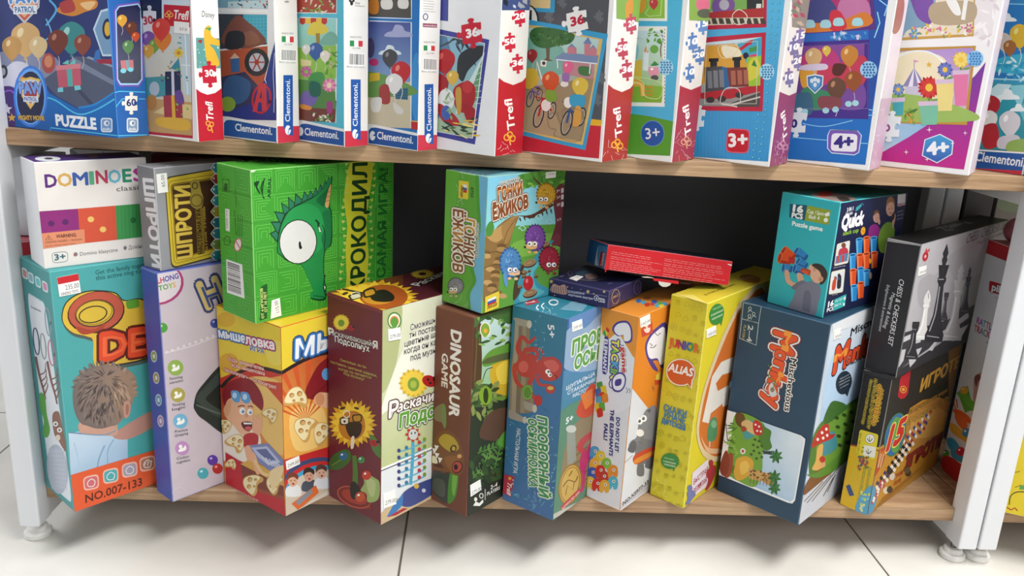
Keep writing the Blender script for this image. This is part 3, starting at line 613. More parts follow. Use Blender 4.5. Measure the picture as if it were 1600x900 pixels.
clem_front(b, 885, 1176, 845, .14, (935, 812), (1145, 842))
b.L.hold = False; E(F, 908, 795, 17, 28, '#f2f4f8'); P(F, [(908, 795), (932, 775), (932, 800)], '#2358a4')
clem_spine(b, 1208, 252, (1207, 266, 1273, 30), (1204, 338), (1287, 420), [(1212, 494), (1264, 492), (1265, 845), (1238, 840), (1212, 795)], ((1252, 766), (1250, 516), 27), 0, 792, (1178, 1296), (1236, 810))
lines(b.R, (1205, 5), (1280, 10), (1205, 65), 5, '#9a9a9e', 3, 4); O(b.R, ell(1218, 98, 13, 18), 5, '#3a4a86'); P(b.R, quad(1202, 136, 84, 22, .05), '#8f3a56'); T(b.R, 'nickelodeon', (1206, 153), (1282, 157), 11, '#f0e8ec', 0.0); b.done()
# --- white box with tilted blue framed picture
def trefl_spine(b, tints, xs, pieces, curve_y, logo, tx, film=None):
    """light spine, red lower part rising to a curve, three jigsaw pieces, upright word"""
    F = b.R; x0, x1 = xs; xm = (x0+x1)/2
    cy = curve_y
    P(F, [(x0-30, cy-40), (x0+(x1-x0)*.2, cy+10), (xm, cy+28), (x0+(x1-x0)*.8, cy+8), (x1+20, cy-55), (x1+20, 1100), (x0-60, 1100)], tints[0])
    for (cx, y, w, h, t, a, col) in pieces:
        puzzle(F, cx, y, w*.72, h*.72, col, -.15, .05); T(F, t, (cx-w*.36, y+h*.17), (cx+w*.36, y+h*.05), h*.34, '#f3efec', 0.04)
    T(F, 'Trefl', logo[0], logo[1], logo[2], '#f3ece6', 0.02, shear=0.25)
    x, y, r = tx; F.bump(); 
    for dx, dy in ((-1, .1), (1, .4), (.1, -.8)): O(F, ell(x+dx*r, y+dy*r, r*.85, r, 0, 14), r*.45, tints[1])
    L(F, [(x, y+r), (x+r*.3, y+r*2.6)], r*.45, tints[1])
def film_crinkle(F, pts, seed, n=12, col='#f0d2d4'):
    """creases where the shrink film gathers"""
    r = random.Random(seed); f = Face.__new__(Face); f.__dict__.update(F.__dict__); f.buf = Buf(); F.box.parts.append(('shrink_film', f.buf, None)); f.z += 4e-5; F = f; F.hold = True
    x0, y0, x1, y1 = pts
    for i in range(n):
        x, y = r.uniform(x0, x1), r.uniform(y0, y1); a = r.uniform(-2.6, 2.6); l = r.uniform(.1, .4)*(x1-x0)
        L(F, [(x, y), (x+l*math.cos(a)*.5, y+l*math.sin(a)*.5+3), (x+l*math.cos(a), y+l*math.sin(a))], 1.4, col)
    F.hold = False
V('A3')
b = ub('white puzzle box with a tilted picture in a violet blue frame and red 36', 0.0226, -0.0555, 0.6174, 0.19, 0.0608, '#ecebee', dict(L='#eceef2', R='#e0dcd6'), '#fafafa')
F = b.L
P(F, [(-60, -200), (75, -200), (70, 115), (-60, 100)], '#4a4f9c')
P(F, [(-150, 120), (293, 215), (215, 782), (-150, 700)], '#42479a')
q = [(-150, 155), (268, 235), (202, 748), (-150, 680)]
G(F, q, '#7fb6d8', '#a9c3a0', (100, 150), (60, 700))
P(F, [(-150, 155), (60, 190), (100, 330), (70, 470), (20, 640), (-150, 700)], '#5d87a8')
P(F, [(268, 280), (255, 350), (150, 590), (110, 620), (120, 560)], '#cfe3e4'); P(F, [(262, 300), (235, 540), (170, 560)], '#6a9a72'); F.bump(); F.hold = True
for i in range(8): L(F, [(160+i*10, 560-i*30), (250, 560-i*34)], 3, '#cfe3d8')
F.hold = False
scatter_leaves(F, (90, 190, 200, 300), 16, ['#2a2f36', '#3d444c', '#4a5560'], 70, 9, 4, (20, 160))
P(F, [(130, 300), (200, 255), (262, 250), (255, 300), (180, 380), (150, 440), (120, 400)], '#33373d', 1)
balloon(F, 52, 330, 58, '#b5282f', '#df6a62', '#e2d6c0'); balloon(F, 20, 460, 54, '#a3242e', '#cf5f5c', '#e2d6c0'); balloon(F, 95, 420, 34, '#d9b14c', '#f1dc98', '#e2d6c0')
P(F, [(100, 480), (170, 440), (215, 470), (210, 560), (160, 610), (110, 580)], '#ab2b33', 1); E(F, 175, 470, 28, 34, '#c23c3c'); P(F, [(110, 490), (140, 480), (140, 600), (120, 610)], '#c99a45', 1); E(F, 60, 540, 44, 60, '#e8e9e8')
P(F, [(20, 560), (70, 590), (120, 640), (130, 680), (60, 670), (20, 620)], '#b02c34', 1); P(F, [(150, 560), (215, 590), (208, 660), (170, 650)], '#a52831', 1); E(F, 60, 610, 26, 40, '#4866b0')
scatter_leaves(F, (30, 650, 200, 740), 26, ['#e2c04a', '#f1dd86', '#4f6f45', '#2d4030'], 60, 6, 6, (-40, 40)); scatter_leaves(F, (50, 470, 110, 640), 10, ['#8db07c', '#c5d3b8'], 40, 8, 7)
O(F, q, 5, '#f3f3f6')
puzzle(F, 200, 180, 106, 104, '#c9263c', -.16, .1); T(F, '36', (172, 205), (234, 192), 44, '#f6f2f2', 0.05)
trefl_spine(b, ('#b51f2c', '#e8a63c'), (338, 505), [(458, 92, 78, 96, '20', 0, '#c2253b'), (405, 230, 78, 96, '50', 0, '#c2253b'), (446, 345, 78, 96, '36', 0, '#c2253b')], 432, ((430, 684), (412, 520), 44), (402, 742, 16))
F = b.R; P(F, [(358, -100), (520, -100), (510, 55), (358, 55)], '#3a4a78'); confetti(F, (360, -40, 500, 50), 14, ['#9a9ca8', '#1f2430', '#b8c0d0'], 18, 6)
film_crinkle(F, (330, 780, 420, 850), 3); b.done()
# --- grey box with bicycle street picture
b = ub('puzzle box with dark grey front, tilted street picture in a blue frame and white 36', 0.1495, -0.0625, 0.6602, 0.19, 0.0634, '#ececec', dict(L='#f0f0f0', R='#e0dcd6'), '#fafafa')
F = b.L
P(F, [(300, -200), (955, -200), (900, 650), (400, 640)], '#53555b'); F.bump(); F.hold = True
for x, y in ((690, 10), (890, 90), (880, 540), (900, 420), (620, 90)): puzzle(F, x, y, 40, 46, '#6a6c72', -.1, .1)
F.hold = False
P(F, [(400, 640), (850, 645), (903, 650), (898, 685), (400, 660)], '#e8b32c'); P(F, [(300, 640), (846, 678), (898, 682), (886, 858), (300, 800)], '#c9283a')
P(F, [(500, -60), (650, -60), (645, 68), (500, 62)], '#3a9cc8'); P(F, [(500, -60), (628, -60), (622, 46), (500, 40)], '#e0c48a')
E(F, 505, 112, 56, 86, '#26262a'); E(F, 500, 112, 52, 80, '#e9e9e6'); L(F, [(516, 55), (514, 160)], 14, '#26262a')
P(F, [(420, 90), (935, 185), (812, 812), (420, 720)], '#3b9fcf')
wav = [(906, 212), (895, 280), (880, 360), (865, 440), (850, 520), (836, 610), (815, 700), (798, 785)]
P(F, [(430, 130), (560, 140), (700, 165), (800, 190)]+wav+[(700, 765), (600, 742), (520, 720), (430, 700)], '#dcb86a')
G(F, [(430, 150), (560, 152), (700, 182), (886, 215), (862, 400), (790, 765), (640, 740), (430, 695)], '#b9d8d6', '#a8936f', (650, 200), (640, 480))
P(F, [(430, 250), (520, 200), (600, 230), (690, 260), (690, 400), (430, 390)], '#7cb3a6', 1)
P(F, [(430, 480), (860, 420), (790, 765), (640, 740), (430, 695)], '#a08c6c'); P(F, [(430, 560), (600, 500), (700, 740), (640, 740), (430, 695)], '#b19c7a')
P(F, [(598, 240), (622, 240), (618, 320), (640, 330), (585, 330), (602, 310)], '#6b5b48'); P(F, [(510, 190), (540, 150), (620, 150), (700, 165), (755, 190), (730, 235), (660, 248), (600, 262), (540, 245)], '#3c6b3a', 1); scatter_leaves(F, (520, 160, 730, 240), 40, ['#2e5630', '#578549', '#46753f'], 22, 6, 5)
P(F, [(690, 330), (862, 345), (855, 430), (690, 400)], '#c08a92'); P(F, [(650, 312), (690, 285), (885, 300), (876, 345), (655, 330)], '#7a8fb4'); L(F, [(655, 322), (876, 345)], 6, '#e9eef2')
P(F, [(715, 290), (718, 262), (738, 240), (765, 265), (765, 292)], '#c77f8c'); P(F, [(712, 265), (738, 235), (770, 268), (738, 248)], '#6f86b0'); P(F, [(808, 300), (808, 230), (840, 232), (838, 300)], '#c77f8c'); P(F, [(800, 235), (828, 200), (848, 238)], '#6f86b0'); P(F, [(835, 300), (838, 268), (855, 245), (876, 270), (874, 305)], '#c77f8c'); P(F, [(832, 270), (855, 242), (880, 275), (855, 252)], '#6f86b0')
P(F, [(570, 325), (605, 328), (600, 362), (570, 358)], '#ede9df'); E(F, 588, 342, 9, 10, '#3b3b3d'); P(F, [(780, 360), (840, 365), (835, 410), (780, 400)], '#4a7a49', 1); L(F, [(660, 320), (664, 370)], 6, '#e9eef2'); L(F, [(840, 345), (835, 400)], 6, '#e9eef2'); L(F, [(550, 400), (550, 330), (578, 430)], 8, '#eae6dc')
def bicycle(F, x, y, s, col, k=.25):
    """x, y: front wheel hub, seen three-quarter from the front"""
    for dx, dy, w in ((0, 0, 1), (.72, -.3, .72)):
        O(F, ell(x+dx*s, y+dy*s, .24*s*w, .62*s*w, 14, 20), s*.07, '#3c3d42'); O(F, ell(x+dx*s, y+dy*s, .19*s*w, .52*s*w, 14, 16), s*.03, '#c9c6c0')
    L(F, [(x, y), (x+.22*s, y-.95*s)], s*.1, col); L(F, [(x+.15*s, y-.65*s), (x+.72*s, y-.3*s)], s*.1, col); L(F, [(x-.2*s, y-1.05*s), (x+.22*s, y-.95*s), (x+.66*s, y-.9*s)], s*.08, col, 1); L(F, [(x+.55*s, y-.55*s), (x+.62*s, y-.8*s)], s*.07, col); E(F, x+.63*s, y-.82*s, s*.17, s*.06, '#3a3a3d')
bicycle(F, 560, 628, 100, '#bf2a34'); bicycle(F, 712, 665, 110, '#35588f'); bicycle(F, 515, 535, 70, '#7d5aa6')
balloon(F, 625, 440, 48, '#d2552d', '#f2a26e', '#efe8d8'); balloon(F, 785, 470, 46, '#dfc04c', '#f6e7a4', '#efe8d8'); balloon(F, 525, 300, 30, '#a33036', '#d8797a', '#efe8d8'); balloon(F, 720, 365, 30, '#e0668f', '#f6b8cc', '#efe8d8')
E(F, 600, 570, 26, 32, '#efeae4'); E(F, 720, 555, 24, 30, '#efeae4'); P(F, [(600, 490), (650, 495), (655, 545), (605, 545)], '#7fa63f', 1); P(F, [(735, 515), (810, 520), (800, 580), (735, 570)], '#3fa0c9', 1); P(F, [(490, 380), (545, 375), (560, 440), (520, 480), (490, 470)], '#d8b23e', 1); P(F, [(760, 580), (790, 585), (785, 670), (745, 680)], '#dba04a', 1); E(F, 700, 455, 22, 16, '#ece8e2'); P(F, [(690, 400), (725, 398), (722, 440), (692, 438)], '#9a6fb0', 1)
O(F, [(610, 625), (660, 610), (670, 650), (690, 655), (695, 590), (800, 610), (780, 760), (650, 735), (655, 700), (620, 690)], 3, '#8d7f66', 1)
puzzle(F, 770, 115, 108, 102, '#f0f0ee', -.2, .12); T(F, '36', (738, 142), (806, 125), 46, '#c22a44', 0.05)
trefl_spine(b, ('#a62f2c', '#e8a63c'), (935, 1085), [(1060, 130, 74, 100, '20', 0, '#b8455a'), (1015, 265, 74, 106, '50', 0, '#b03a4e'), (1038, 380, 74, 104, '36', 0, '#b03a4e')], 470, ((1010, 722), (998, 565), 44), (984, 782, 16))
P(b.R, [(980, -100), (1120, -100), (1100, 120), (980, 100)], '#7fa04a'); P(b.R, [(1030, 20), (1070, 0), (1060, 105), (1035, 100)], '#c98a3c', 1); puzzle(b.R, 1060, 130, 54, 72, '#b8455a', -.15, .05); T(b.R, '20', (1045, 147), (1078, 138), 32, '#f3efec', 0.04)
film_crinkle(b.R, (915, 790, 1030, 870), 4); b.done()
# --- green and sky blue box, 3+
V('A4')
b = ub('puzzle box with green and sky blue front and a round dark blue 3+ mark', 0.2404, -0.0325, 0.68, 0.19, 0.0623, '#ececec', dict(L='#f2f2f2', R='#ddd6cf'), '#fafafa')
F = b.L
P(F, [(-400, -200), (372, -200), (305, 640), (-400, 570)], '#52b7e0'); P(F, [(-400, 560), (70, 590), (180, 605), (306, 632), (290, 812), (-400, 780)], '#5a9e33')
P(F, [(-300, -100), (278, -100), (275, 110), (-300, 105)], '#eef1ec'); P(F, [(-300, -100), (262, -100), (262, 96), (-300, 90)], '#8fbf49'); P(F, [(80, 0), (160, 0), (150, 60), (90, 80)], '#e1a13a', 1); balloon(F, 205, 20, 24, '#c8434a', '#efa0a0'); O(F, [(170, -20), (180, 40), (160, 70), (180, 85), (240, 80), (248, -20)], 4, '#d8e8a8')
P(F, [(-300, 135), (275, 137), (262, 556), (-300, 545)], '#f0f2ee'); q = [(-300, 158), (256, 160), (246, 535), (-300, 525)]; G(F, q, '#cfe4ea', '#8fc04c', (150, 330), (150, 470))
F.bump(); F.hold = True
for i in range(22): L(F, [(262, 150+i*18), (261, 159+i*18)], 3, '#3c3c40')
F.hold = False
P(F, [(-300, 470), (100, 440), (256, 450), (246, 535), (-300, 525)], '#86b63e'); L(F, [(255, 200), (240, 260), (252, 330)], 6, '#7b5a3a', 1); L(F, [(255, 190), (215, 170), (190, 180)], 5, '#7b5a3a', 1); scatter_leaves(F, (170, 160, 256, 230), 16, ['#4c8d35', '#6cab46'], 26, 8, 6); E(F, 208, 256, 22, 22, '#6cab46')
P(F, [(85, 200), (125, 240), (120, 300), (95, 310), (60, 280)], '#8cc7d8', 1); P(F, [(150, 270), (180, 272), (176, 370), (148, 366)], '#e6eef0'); P(F, [(155, 272), (165, 240), (178, 274)], '#e5903c'); P(F, [(100, 320), (145, 310), (140, 450), (100, 450)], '#e2c04a'); L(F, [(95, 430), (140, 440), (150, 500)], 26, '#e8a43e', 1); L(F, [(95, 430), (140, 440), (150, 500)], 14, '#f4cf7a', 1)
for dx in (0, 34): L(F, [(162+dx, 440), (160+dx, 505)], 5, '#e38a3a')
for i in range(3): L(F, [(160, 455+i*20), (196, 455+i*20)], 5, '#e38a3a')
ball(F, 205, 370, 30, '#e99bb0'); P(F, [(185, 345), (210, 318), (238, 342)], '#3d8a4c'); E(F, 210, 405, 20, 14, '#55555a'); O(F, [(120, 200), (160, 200), (170, 260), (150, 300), (170, 340), (240, 330), (240, 180)], 4, '#dcecea', 1); O(F, [(100, 400), (150, 430), (160, 500), (235, 510), (240, 430)], 4, '#d7e9a2', 1)
E(F, 268, 350, 39, 42, '#a8dcf2'); F.bump(); F.hold = True
for i in range(5):
    for j in range(4): E(F, 245+j*15+(i % 2)*4, 325+i*13, 5.5, 5.5, '#3f80b8', 0, 10)
F.hold = False
E(F, 199, 695, 62, 68, '#7fa9d8'); E(F, 199, 695, 59, 65, '#235bab'); T(F, '3+', (165, 725), (238, 715), 56, '#f2f5fa', 0.01)
trefl_spine(b, ('#a23442', '#d99a7a'), (318, 480), [(460, 128, 66, 96, '15', 0, '#5d86b8'), (408, 222, 66, 96, '10', 0, '#4f76ac'), (444, 290, 66, 86, '20', 0, '#4f76ac'), (393, 380, 62, 90, '10', 0, '#4f76ac')], 440, ((398, 686), (384, 530), 42), (374, 738, 14))
P(b.R, [(390, -100), (520, -100), (500, 110), (390, 105)], '#7ea04a'); E(b.R, 460, 20, 36, 40, '#c9647c'); E(b.R, 470, 70, 40, 24, '#4f5a4a'); film_crinkle(b.R, (318, 690, 420, 850), 5, 26, '#e3b3bb'); b.done()
# --- light blue box with track picture, 3+
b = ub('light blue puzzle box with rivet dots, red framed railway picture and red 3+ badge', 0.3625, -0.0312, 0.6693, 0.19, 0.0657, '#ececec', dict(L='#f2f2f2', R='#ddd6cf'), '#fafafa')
F = b.L
G(F, [(0, -200), (908, -200), (800, 842), (0, 790)], '#62bfe8', '#3a95d2', (500, 200), (500, 700)); F.bump(); F.hold = True
for i in range(22): L(F, [(430+i*18, 590), (424+i*18, 815)], 2.5, '#4ba6dd')
F.hold = False
def rivets(F, pts, r=6.5):
    F.bump(); F.hold = True
    for x, y in pts: E(F, x, y, r, r, '#2b86b4', 0, 10)
    F.hold = False; F.bump(); F.hold = True
    for x, y in pts: E(F, x-1, y-1, r*.62, r*.62, '#8ad4e6', 0, 8)
    F.hold = False
rv = []
for i in range(9): rv += [(822-i*2.5, 15+i*40), (857-i*3.5, 15+i*41)]
for i in range(8): rv += [(800-i*4, 440+i*44)] if i < 4 else []
for i in range(7): rv += [(751-i*5, 598+i*37), (785-i*5, 600+i*38)]
rivets(F, rv)
P(F, [(0, -100), (795, -100), (792, 142), (0, 175)], '#c12c46'); P(F, [(0, -100), (778, -100), (776, 122), (0, 150)], '#d8cdb8')
P(F, [(200, -100), (776, -100), (770, 60), (200, 60)], '#7fae5c'); P(F, [(520, 0), (620, 0), (610, 70), (520, 70)], '#7f5aa0', 1); E(F, 572, 25, 26, 28, '#b9b4c4'); P(F, [(690, -20), (770, -20), (770, 70), (690, 70)], '#37373c'); P(F, [(740, 20), (765, 20), (764, 55), (738, 55)], '#e9e7e2'); P(F, [(470, 66), (780, 40), (776, 90), (470, 95)], '#b23a3c'); F.bump(); F.hold = True
for i in range(9): P(F, [(470+i*36, 95), (492+i*36, 95), (502+i*36, 125), (476+i*36, 125)], '#4b463f')
F.hold = False
O(F, [(615, 80), (650, 50), (690, 80), (680, 120), (630, 125)], 4, '#ece6da', 1)
P(F, [(0, 190), (420, 200), (790, 168), (772, 580), (420, 575), (0, 570)], '#c12c46'); q = [(0, 225), (480, 222), (768, 192), (756, 556), (455, 552), (0, 545)]; G(F, q, '#cfe6ef', '#8d8a86', (600, 200), (600, 540))
P(F, [(0, 280), (520, 232), (640, 235), (690, 300), (680, 420), (0, 430)], '#dba23e', 1); P(F, [(560, 240), (640, 250), (660, 290), (580, 300)], '#f3e6c8', 1); P(F, [(640, 230), (768, 192), (765, 300), (690, 330)], '#4ba9c9'); P(F, [(700, 250), (745, 240), (740, 265), (705, 275)], '#4c9a50')
L(F, [(655, 258), (705, 222)], 17, '#c42f3e'); P(F, [(695, 215), (722, 205), (712, 238)], '#c42f3e'); E(F, 685, 290, 15, 17, '#2a2b45'); L(F, [(702, 295), (732, 288)], 12, '#e2506a'); P(F, [(728, 280), (745, 285), (732, 300)], '#e2506a')
P(F, [(690, 300), (766, 290), (756, 480), (690, 440)], '#9fc83d'); P(F, [(700, 330), (740, 300), (762, 380), (700, 420)], '#d9d24a', 1); P(F, [(715, 340), (728, 310), (745, 350)], '#3f8a3c')
# goods wagons without faces, on a track
P(F, [(470, 350), (560, 345), (570, 470), (472, 480)], '#4b4d53'); P(F, [(585, 352), (690, 350), (700, 450), (600, 455)], '#7c3c36'); P(F, [(558, 345), (585, 352), (600, 455), (570, 470)], '#33689e'); P(F, [(500, 318), (535, 316), (535, 346), (500, 348)], '#2e2f34'); P(F, [(622, 312), (655, 310), (655, 350), (624, 352)], '#2e2f34'); P(F, [(492, 305), (543, 302), (543, 320), (492, 322)], '#26272b'); P(F, [(615, 298), (662, 296), (662, 314), (615, 316)], '#26272b')
F.bump(); F.hold = True
for x, y in ((483, 370), (514, 367), (545, 364)): P(F, quad(x, y, 24, 90, 0, .05), '#7d8189')
for x, y in ((606, 368), (640, 366), (672, 364)): P(F, quad(x, y, 24, 74, 0, .05), '#b06a56')
F.hold = False
P(F, [(445, 485), (700, 450), (765, 445), (765, 475), (600, 515), (450, 515)], '#b8303a'); E(F, 500, 520, 22, 16, '#3f3d3c'); E(F, 560, 515, 22, 16, '#3f3d3c'); E(F, 650, 495, 20, 15, '#3f3d3c')
P(F, [(600, 540), (760, 480), (756, 556), (640, 556)], '#55504c'); L(F, [(610, 545), (760, 505)], 8, '#cfcac2'); L(F, [(560, 540), (640, 556)], 8, '#cfcac2')
O(F, [(545, 240), (560, 300), (620, 290), (640, 240)], 4, '#f0d9a8', 1); O(F, [(555, 540), (565, 480), (600, 455), (650, 470), (655, 530), (620, 545)], 4, '#d8d4ce', 1); O(F, [(480, 240), (745, 215), (740, 540), (470, 540)], 3, '#e9e4dc')
puzzle(F, 440, 615, 62, 86, '#e9eef2', .05, -.12)
E(F, 794, 374, 39, 43, '#a8dcf2'); F.bump(); F.hold = True
for i in range(5):
    for j in range(4): E(F, 771+j*15+(i % 2)*4, 349+i*13, 5.5, 5.5, '#3f80b8', 0, 10)
F.hold = False
P(F, rrect(quad(588, 668, 118, 126, .05, -.06), .22), '#e05a72'); P(F, rrect(quad(593, 674, 108, 114, .05, -.06), .22), '#c4202f'); T(F, '3+', (598, 764), (692, 758), 66, '#f6f2f2', 0.04)
trefl_spine(b, ('#8d3f66', '#c58aa0'), (835, 985), [(970, 190, 60, 96, '15', 0, '#7d6f9c'), (935, 250, 60, 96, '10', 0, '#6f6a98'), (955, 320, 60, 90, '20', 0, '#6f6a98'), (910, 405, 58, 90, '10', 0, '#6f6a98')], 470, ((900, 706), (885, 560), 40), (876, 760, 14))
P(b.R, [(925, -100), (1030, -100), (1000, 150), (925, 140)], '#8a8076'); confetti(b.R, (930, 0, 1000, 140), 14, ['#b9a18c', '#6b7a66', '#a8485a'], 18, 7); film_crinkle(b.R, (830, 700, 920, 860), 6, 26, '#dcb0c6'); b.done()
# --- blue and violet box, 4+
V('A5')
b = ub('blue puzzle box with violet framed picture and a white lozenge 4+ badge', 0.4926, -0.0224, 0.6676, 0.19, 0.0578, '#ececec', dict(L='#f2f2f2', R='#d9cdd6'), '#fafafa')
F = b.L
G(F, [(-200, -200), (566, -200), (425, 828), (-200, 780)], '#3a6ec2', '#2272c6', (300, 100), (300, 700)); P(F, [(440, -100), (566, -200), (500, 300), (455, 560), (440, 560)], '#2f55a8')
L(F, [(495, 0), (535, 30), (520, 80)], 6, '#9fdcf6'); L(F, [(485, 60), (497, 115), (470, 190)], 6, '#9fdcf6'); L(F, [(440, 550), (470, 555)], 4, '#9fdcf6'); L(F, [(60, 690), (445, 722)], 4, '#8fd0f2'); L(F, [(110, 620), (220, 635), (360, 605)], 4, '#8fd0f2', 1); L(F, [(440, 580), (470, 576)], 4, '#9fdcf6')
P(F, [(-200, -100), (460, -100), (478, 148), (-200, 190)], '#5a3a86'); P(F, [(-200, -100), (440, -100), (450, 120), (-200, 165)], '#b03a72'); P(F, [(120, 20), (250, 0), (280, 110), (130, 150)], '#4a4f86', 1); P(F, [(300, 0), (430, 0), (440, 110), (300, 120)], '#c77ba8', 1); P(F, [(100, 120), (280, 110), (420, 60), (440, 130), (110, 165)], '#d9803a', 1); P(F, [(250, 60), (300, 60), (330, 140), (250, 150)], '#d23a4a', 1)
for x, y in ((145, 122), (225, 122), (290, 112), (385, 112)): P(F, [(x-24, y+16), (x-20, y-18), (x+18, y-20), (x+26, y+14)], '#a9d9e2', 1)
confetti(F, (250, 165, 440, 195), 16, ['#8fd0ea', '#d9d2ec', '#4f9ed0'], 12, 3)
P(F, [(-200, 225), (445, 198), (440, 598), (-200, 585)], '#4a348c'); q = [(-200, 245), (420, 218), (416, 540), (-200, 545)]; G(F, q, '#8a4f9c', '#5a3f86', (300, 230), (260, 540))
P(F, [(90, 300), (240, 240), (300, 330), (240, 420), (130, 420)], '#c0407c', 1); P(F, [(180, 330), (260, 330), (420, 280), (416, 420), (260, 440)], '#c8405a', 1); P(F, [(100, 340), (180, 320), (170, 400), (110, 440)], '#e2a33c', 1); P(F, [(120, 440), (280, 480), (240, 545), (100, 545)], '#3f8a66', 1); P(F, [(320, 460), (416, 430), (416, 540), (300, 545)], '#7a4f9e', 1)
balloon(F, 165, 290, 44, '#d9b07a', '#f3dfb4', '#d8c8e4'); balloon(F, 345, 280, 46, '#c9863c', '#f0c486', '#d8c8e4'); balloon(F, 280, 445, 50, '#6b4a3c', '#b88a68', '#d8c8e4'); balloon(F, 365, 405, 44, '#9a5530', '#d69a66', '#d8c8e4'); balloon(F, 230, 255, 22, '#e0c24e', '#f6e8a0', None)
P(F, [(100, 330), (220, 320), (226, 350), (105, 352)], '#d8cbe0', 1); P(F, [(270, 320), (330, 330), (300, 380), (260, 370)], '#5a2f2c', 1); shield(F, 172, 422, 86, 100, '#dfeaf2', '#3a72ae', '#5a9ad0'); F.bump(); F.hold = True
for dx, dy in ((-16, -14), (0, -22), (16, -14), (0, 6)): E(F, 172+dx, 420+dy, 9, 12, '#dfeaf2', 0, 10)
F.hold = False
P(F, [(70, 480), (150, 470), (155, 570), (75, 575)], '#3f6a86', 1); P(F, [(195, 485), (300, 495), (290, 545), (200, 545)], '#8a4a52', 1)
for x, y in ((226, 555), (275, 550), (340, 522), (375, 518), (120, 560)): E(F, x, y, 17, 15, '#a9d9e2')
O(F, [(-200, 245), (440, 218), (436, 545), (-200, 548)], 2, '#9a86c4')
E(F, 441, 350, 43, 43, '#9fd0f0'); F.bump(); F.hold = True
for i in range(5):
    for j in range(4): E(F, 416+j*16+(i % 2)*5, 323+i*14, 6, 6, '#3f6fb0', 0, 10)
F.hold = False
puzzle(F, 85, 615, 88, 96, '#e6e8f0', .05, -.14); T(F, '0', (52, 640), (80, 640), 40, '#3a2f7c', 0.05)
oct_ = [(248, 652), (385, 656), (405, 680), (392, 765), (370, 778), (255, 768), (235, 745), (236, 680)]; P(F, oct_, '#7a5ab8'); O(F, oct_, 5, '#cfe6f8'); P(F, rrect(quad(256, 668, 130, 90, .04, -.06), .2), '#f0eef8'); T(F, '4+', (270, 742), (362, 738), 56, '#3b2f86', 0.05)
trefl_spine(b, ('#8a4464', '#c79aac'), (5, 125), [(100, 190, 54, 100, '15', 0, '#5d4f7e'), (62, 235, 54, 100, '10', 0, '#5d4f7e'), (80, 320, 54, 96, '20', 0, '#5d4f7e'), (42, 410, 52, 96, '10', 0, '#5d4f7e')], 470, ((24, 690), (14, 560), 36), (8, 740, 12)) if False else None
F = b.R; P(F, [(440, 500), (720, 480), (700, 900), (430, 900)], '#c9a9bd'); film_crinkle(F, (455, 300, 520, 850), 8, 22, '#f4eef2'); P(F, [(560, 0), (620, 0), (600, 140), (560, 160)], '#a86a5a', 1); b.done()
# --- magenta and white box, 4+
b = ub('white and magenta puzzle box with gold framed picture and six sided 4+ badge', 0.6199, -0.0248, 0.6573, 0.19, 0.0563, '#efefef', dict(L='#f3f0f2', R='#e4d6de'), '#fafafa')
F = b.L
P(F, [(300, -200), (1110, -200), (1060, 180), (300, 200)], '#e9e2e6'); scatter_leaves(F, (985, 0, 1080, 200), 14, ['#f6f2f4', '#ded2da'], 60, 10, 3)
G(F, [(300, 900), (500, 766), (700, 640), (975, 380), (1030, 310), (920, 852), (500, 806), (300, 800)], '#c22a8c', '#7a3fa0', (820, 840), (980, 420))
G(F, [(300, 560), (740, 625), (640, 690), (500, 770), (300, 800)], '#cfd9ee', '#8fc0e2', (520, 740), (640, 640))
P(F, [(300, -100), (980, -100), (968, 182), (300, 220)], '#c79c52'); P(F, [(300, -100), (974, -100), (960, 170), (300, 205)], '#e8dcc8'); P(F, [(590, -60), (760, -60), (760, 110), (640, 150), (600, 190)], '#86a6c0', 1); P(F, [(650, -50), (755, -50), (760, 110), (700, 100), (665, 40)], '#7f56a8', 1); P(F, [(760, 20), (965, 10), (960, 110), (770, 120)], '#b8a58a', 1); P(F, [(830, 0), (880, 0), (905, 70), (870, 70)], '#efeeec', 1); L(F, [(930, 0), (915, 100)], 20, '#efeeec'); scatter_leaves(F, (640, 130, 960, 178), 40, ['#e5c04a', '#d97fa0', '#f4efe4', '#8aa05c'], 22, 7, 4); petals(F, 670, 170, 30, 6, '#5f9fd0'); petals(F, 945, 140, 26, 6, '#c46a8c')
P(F, [(300, 250), (980, 230), (935, 628), (300, 610)], '#bf9240'); q = [(300, 270), (965, 240), (922, 612), (300, 596)]; G(F, q, '#b08fd0', '#d9c0cc', (900, 250), (800, 560))
P(F, [(300, 300), (560, 270), (660, 255), (760, 265), (840, 330), (820, 560), (300, 590)], '#efe2c2', 1); L(F, [(580, 290), (660, 258), (760, 268), (850, 345)], 8, '#eaf2f8', 1)
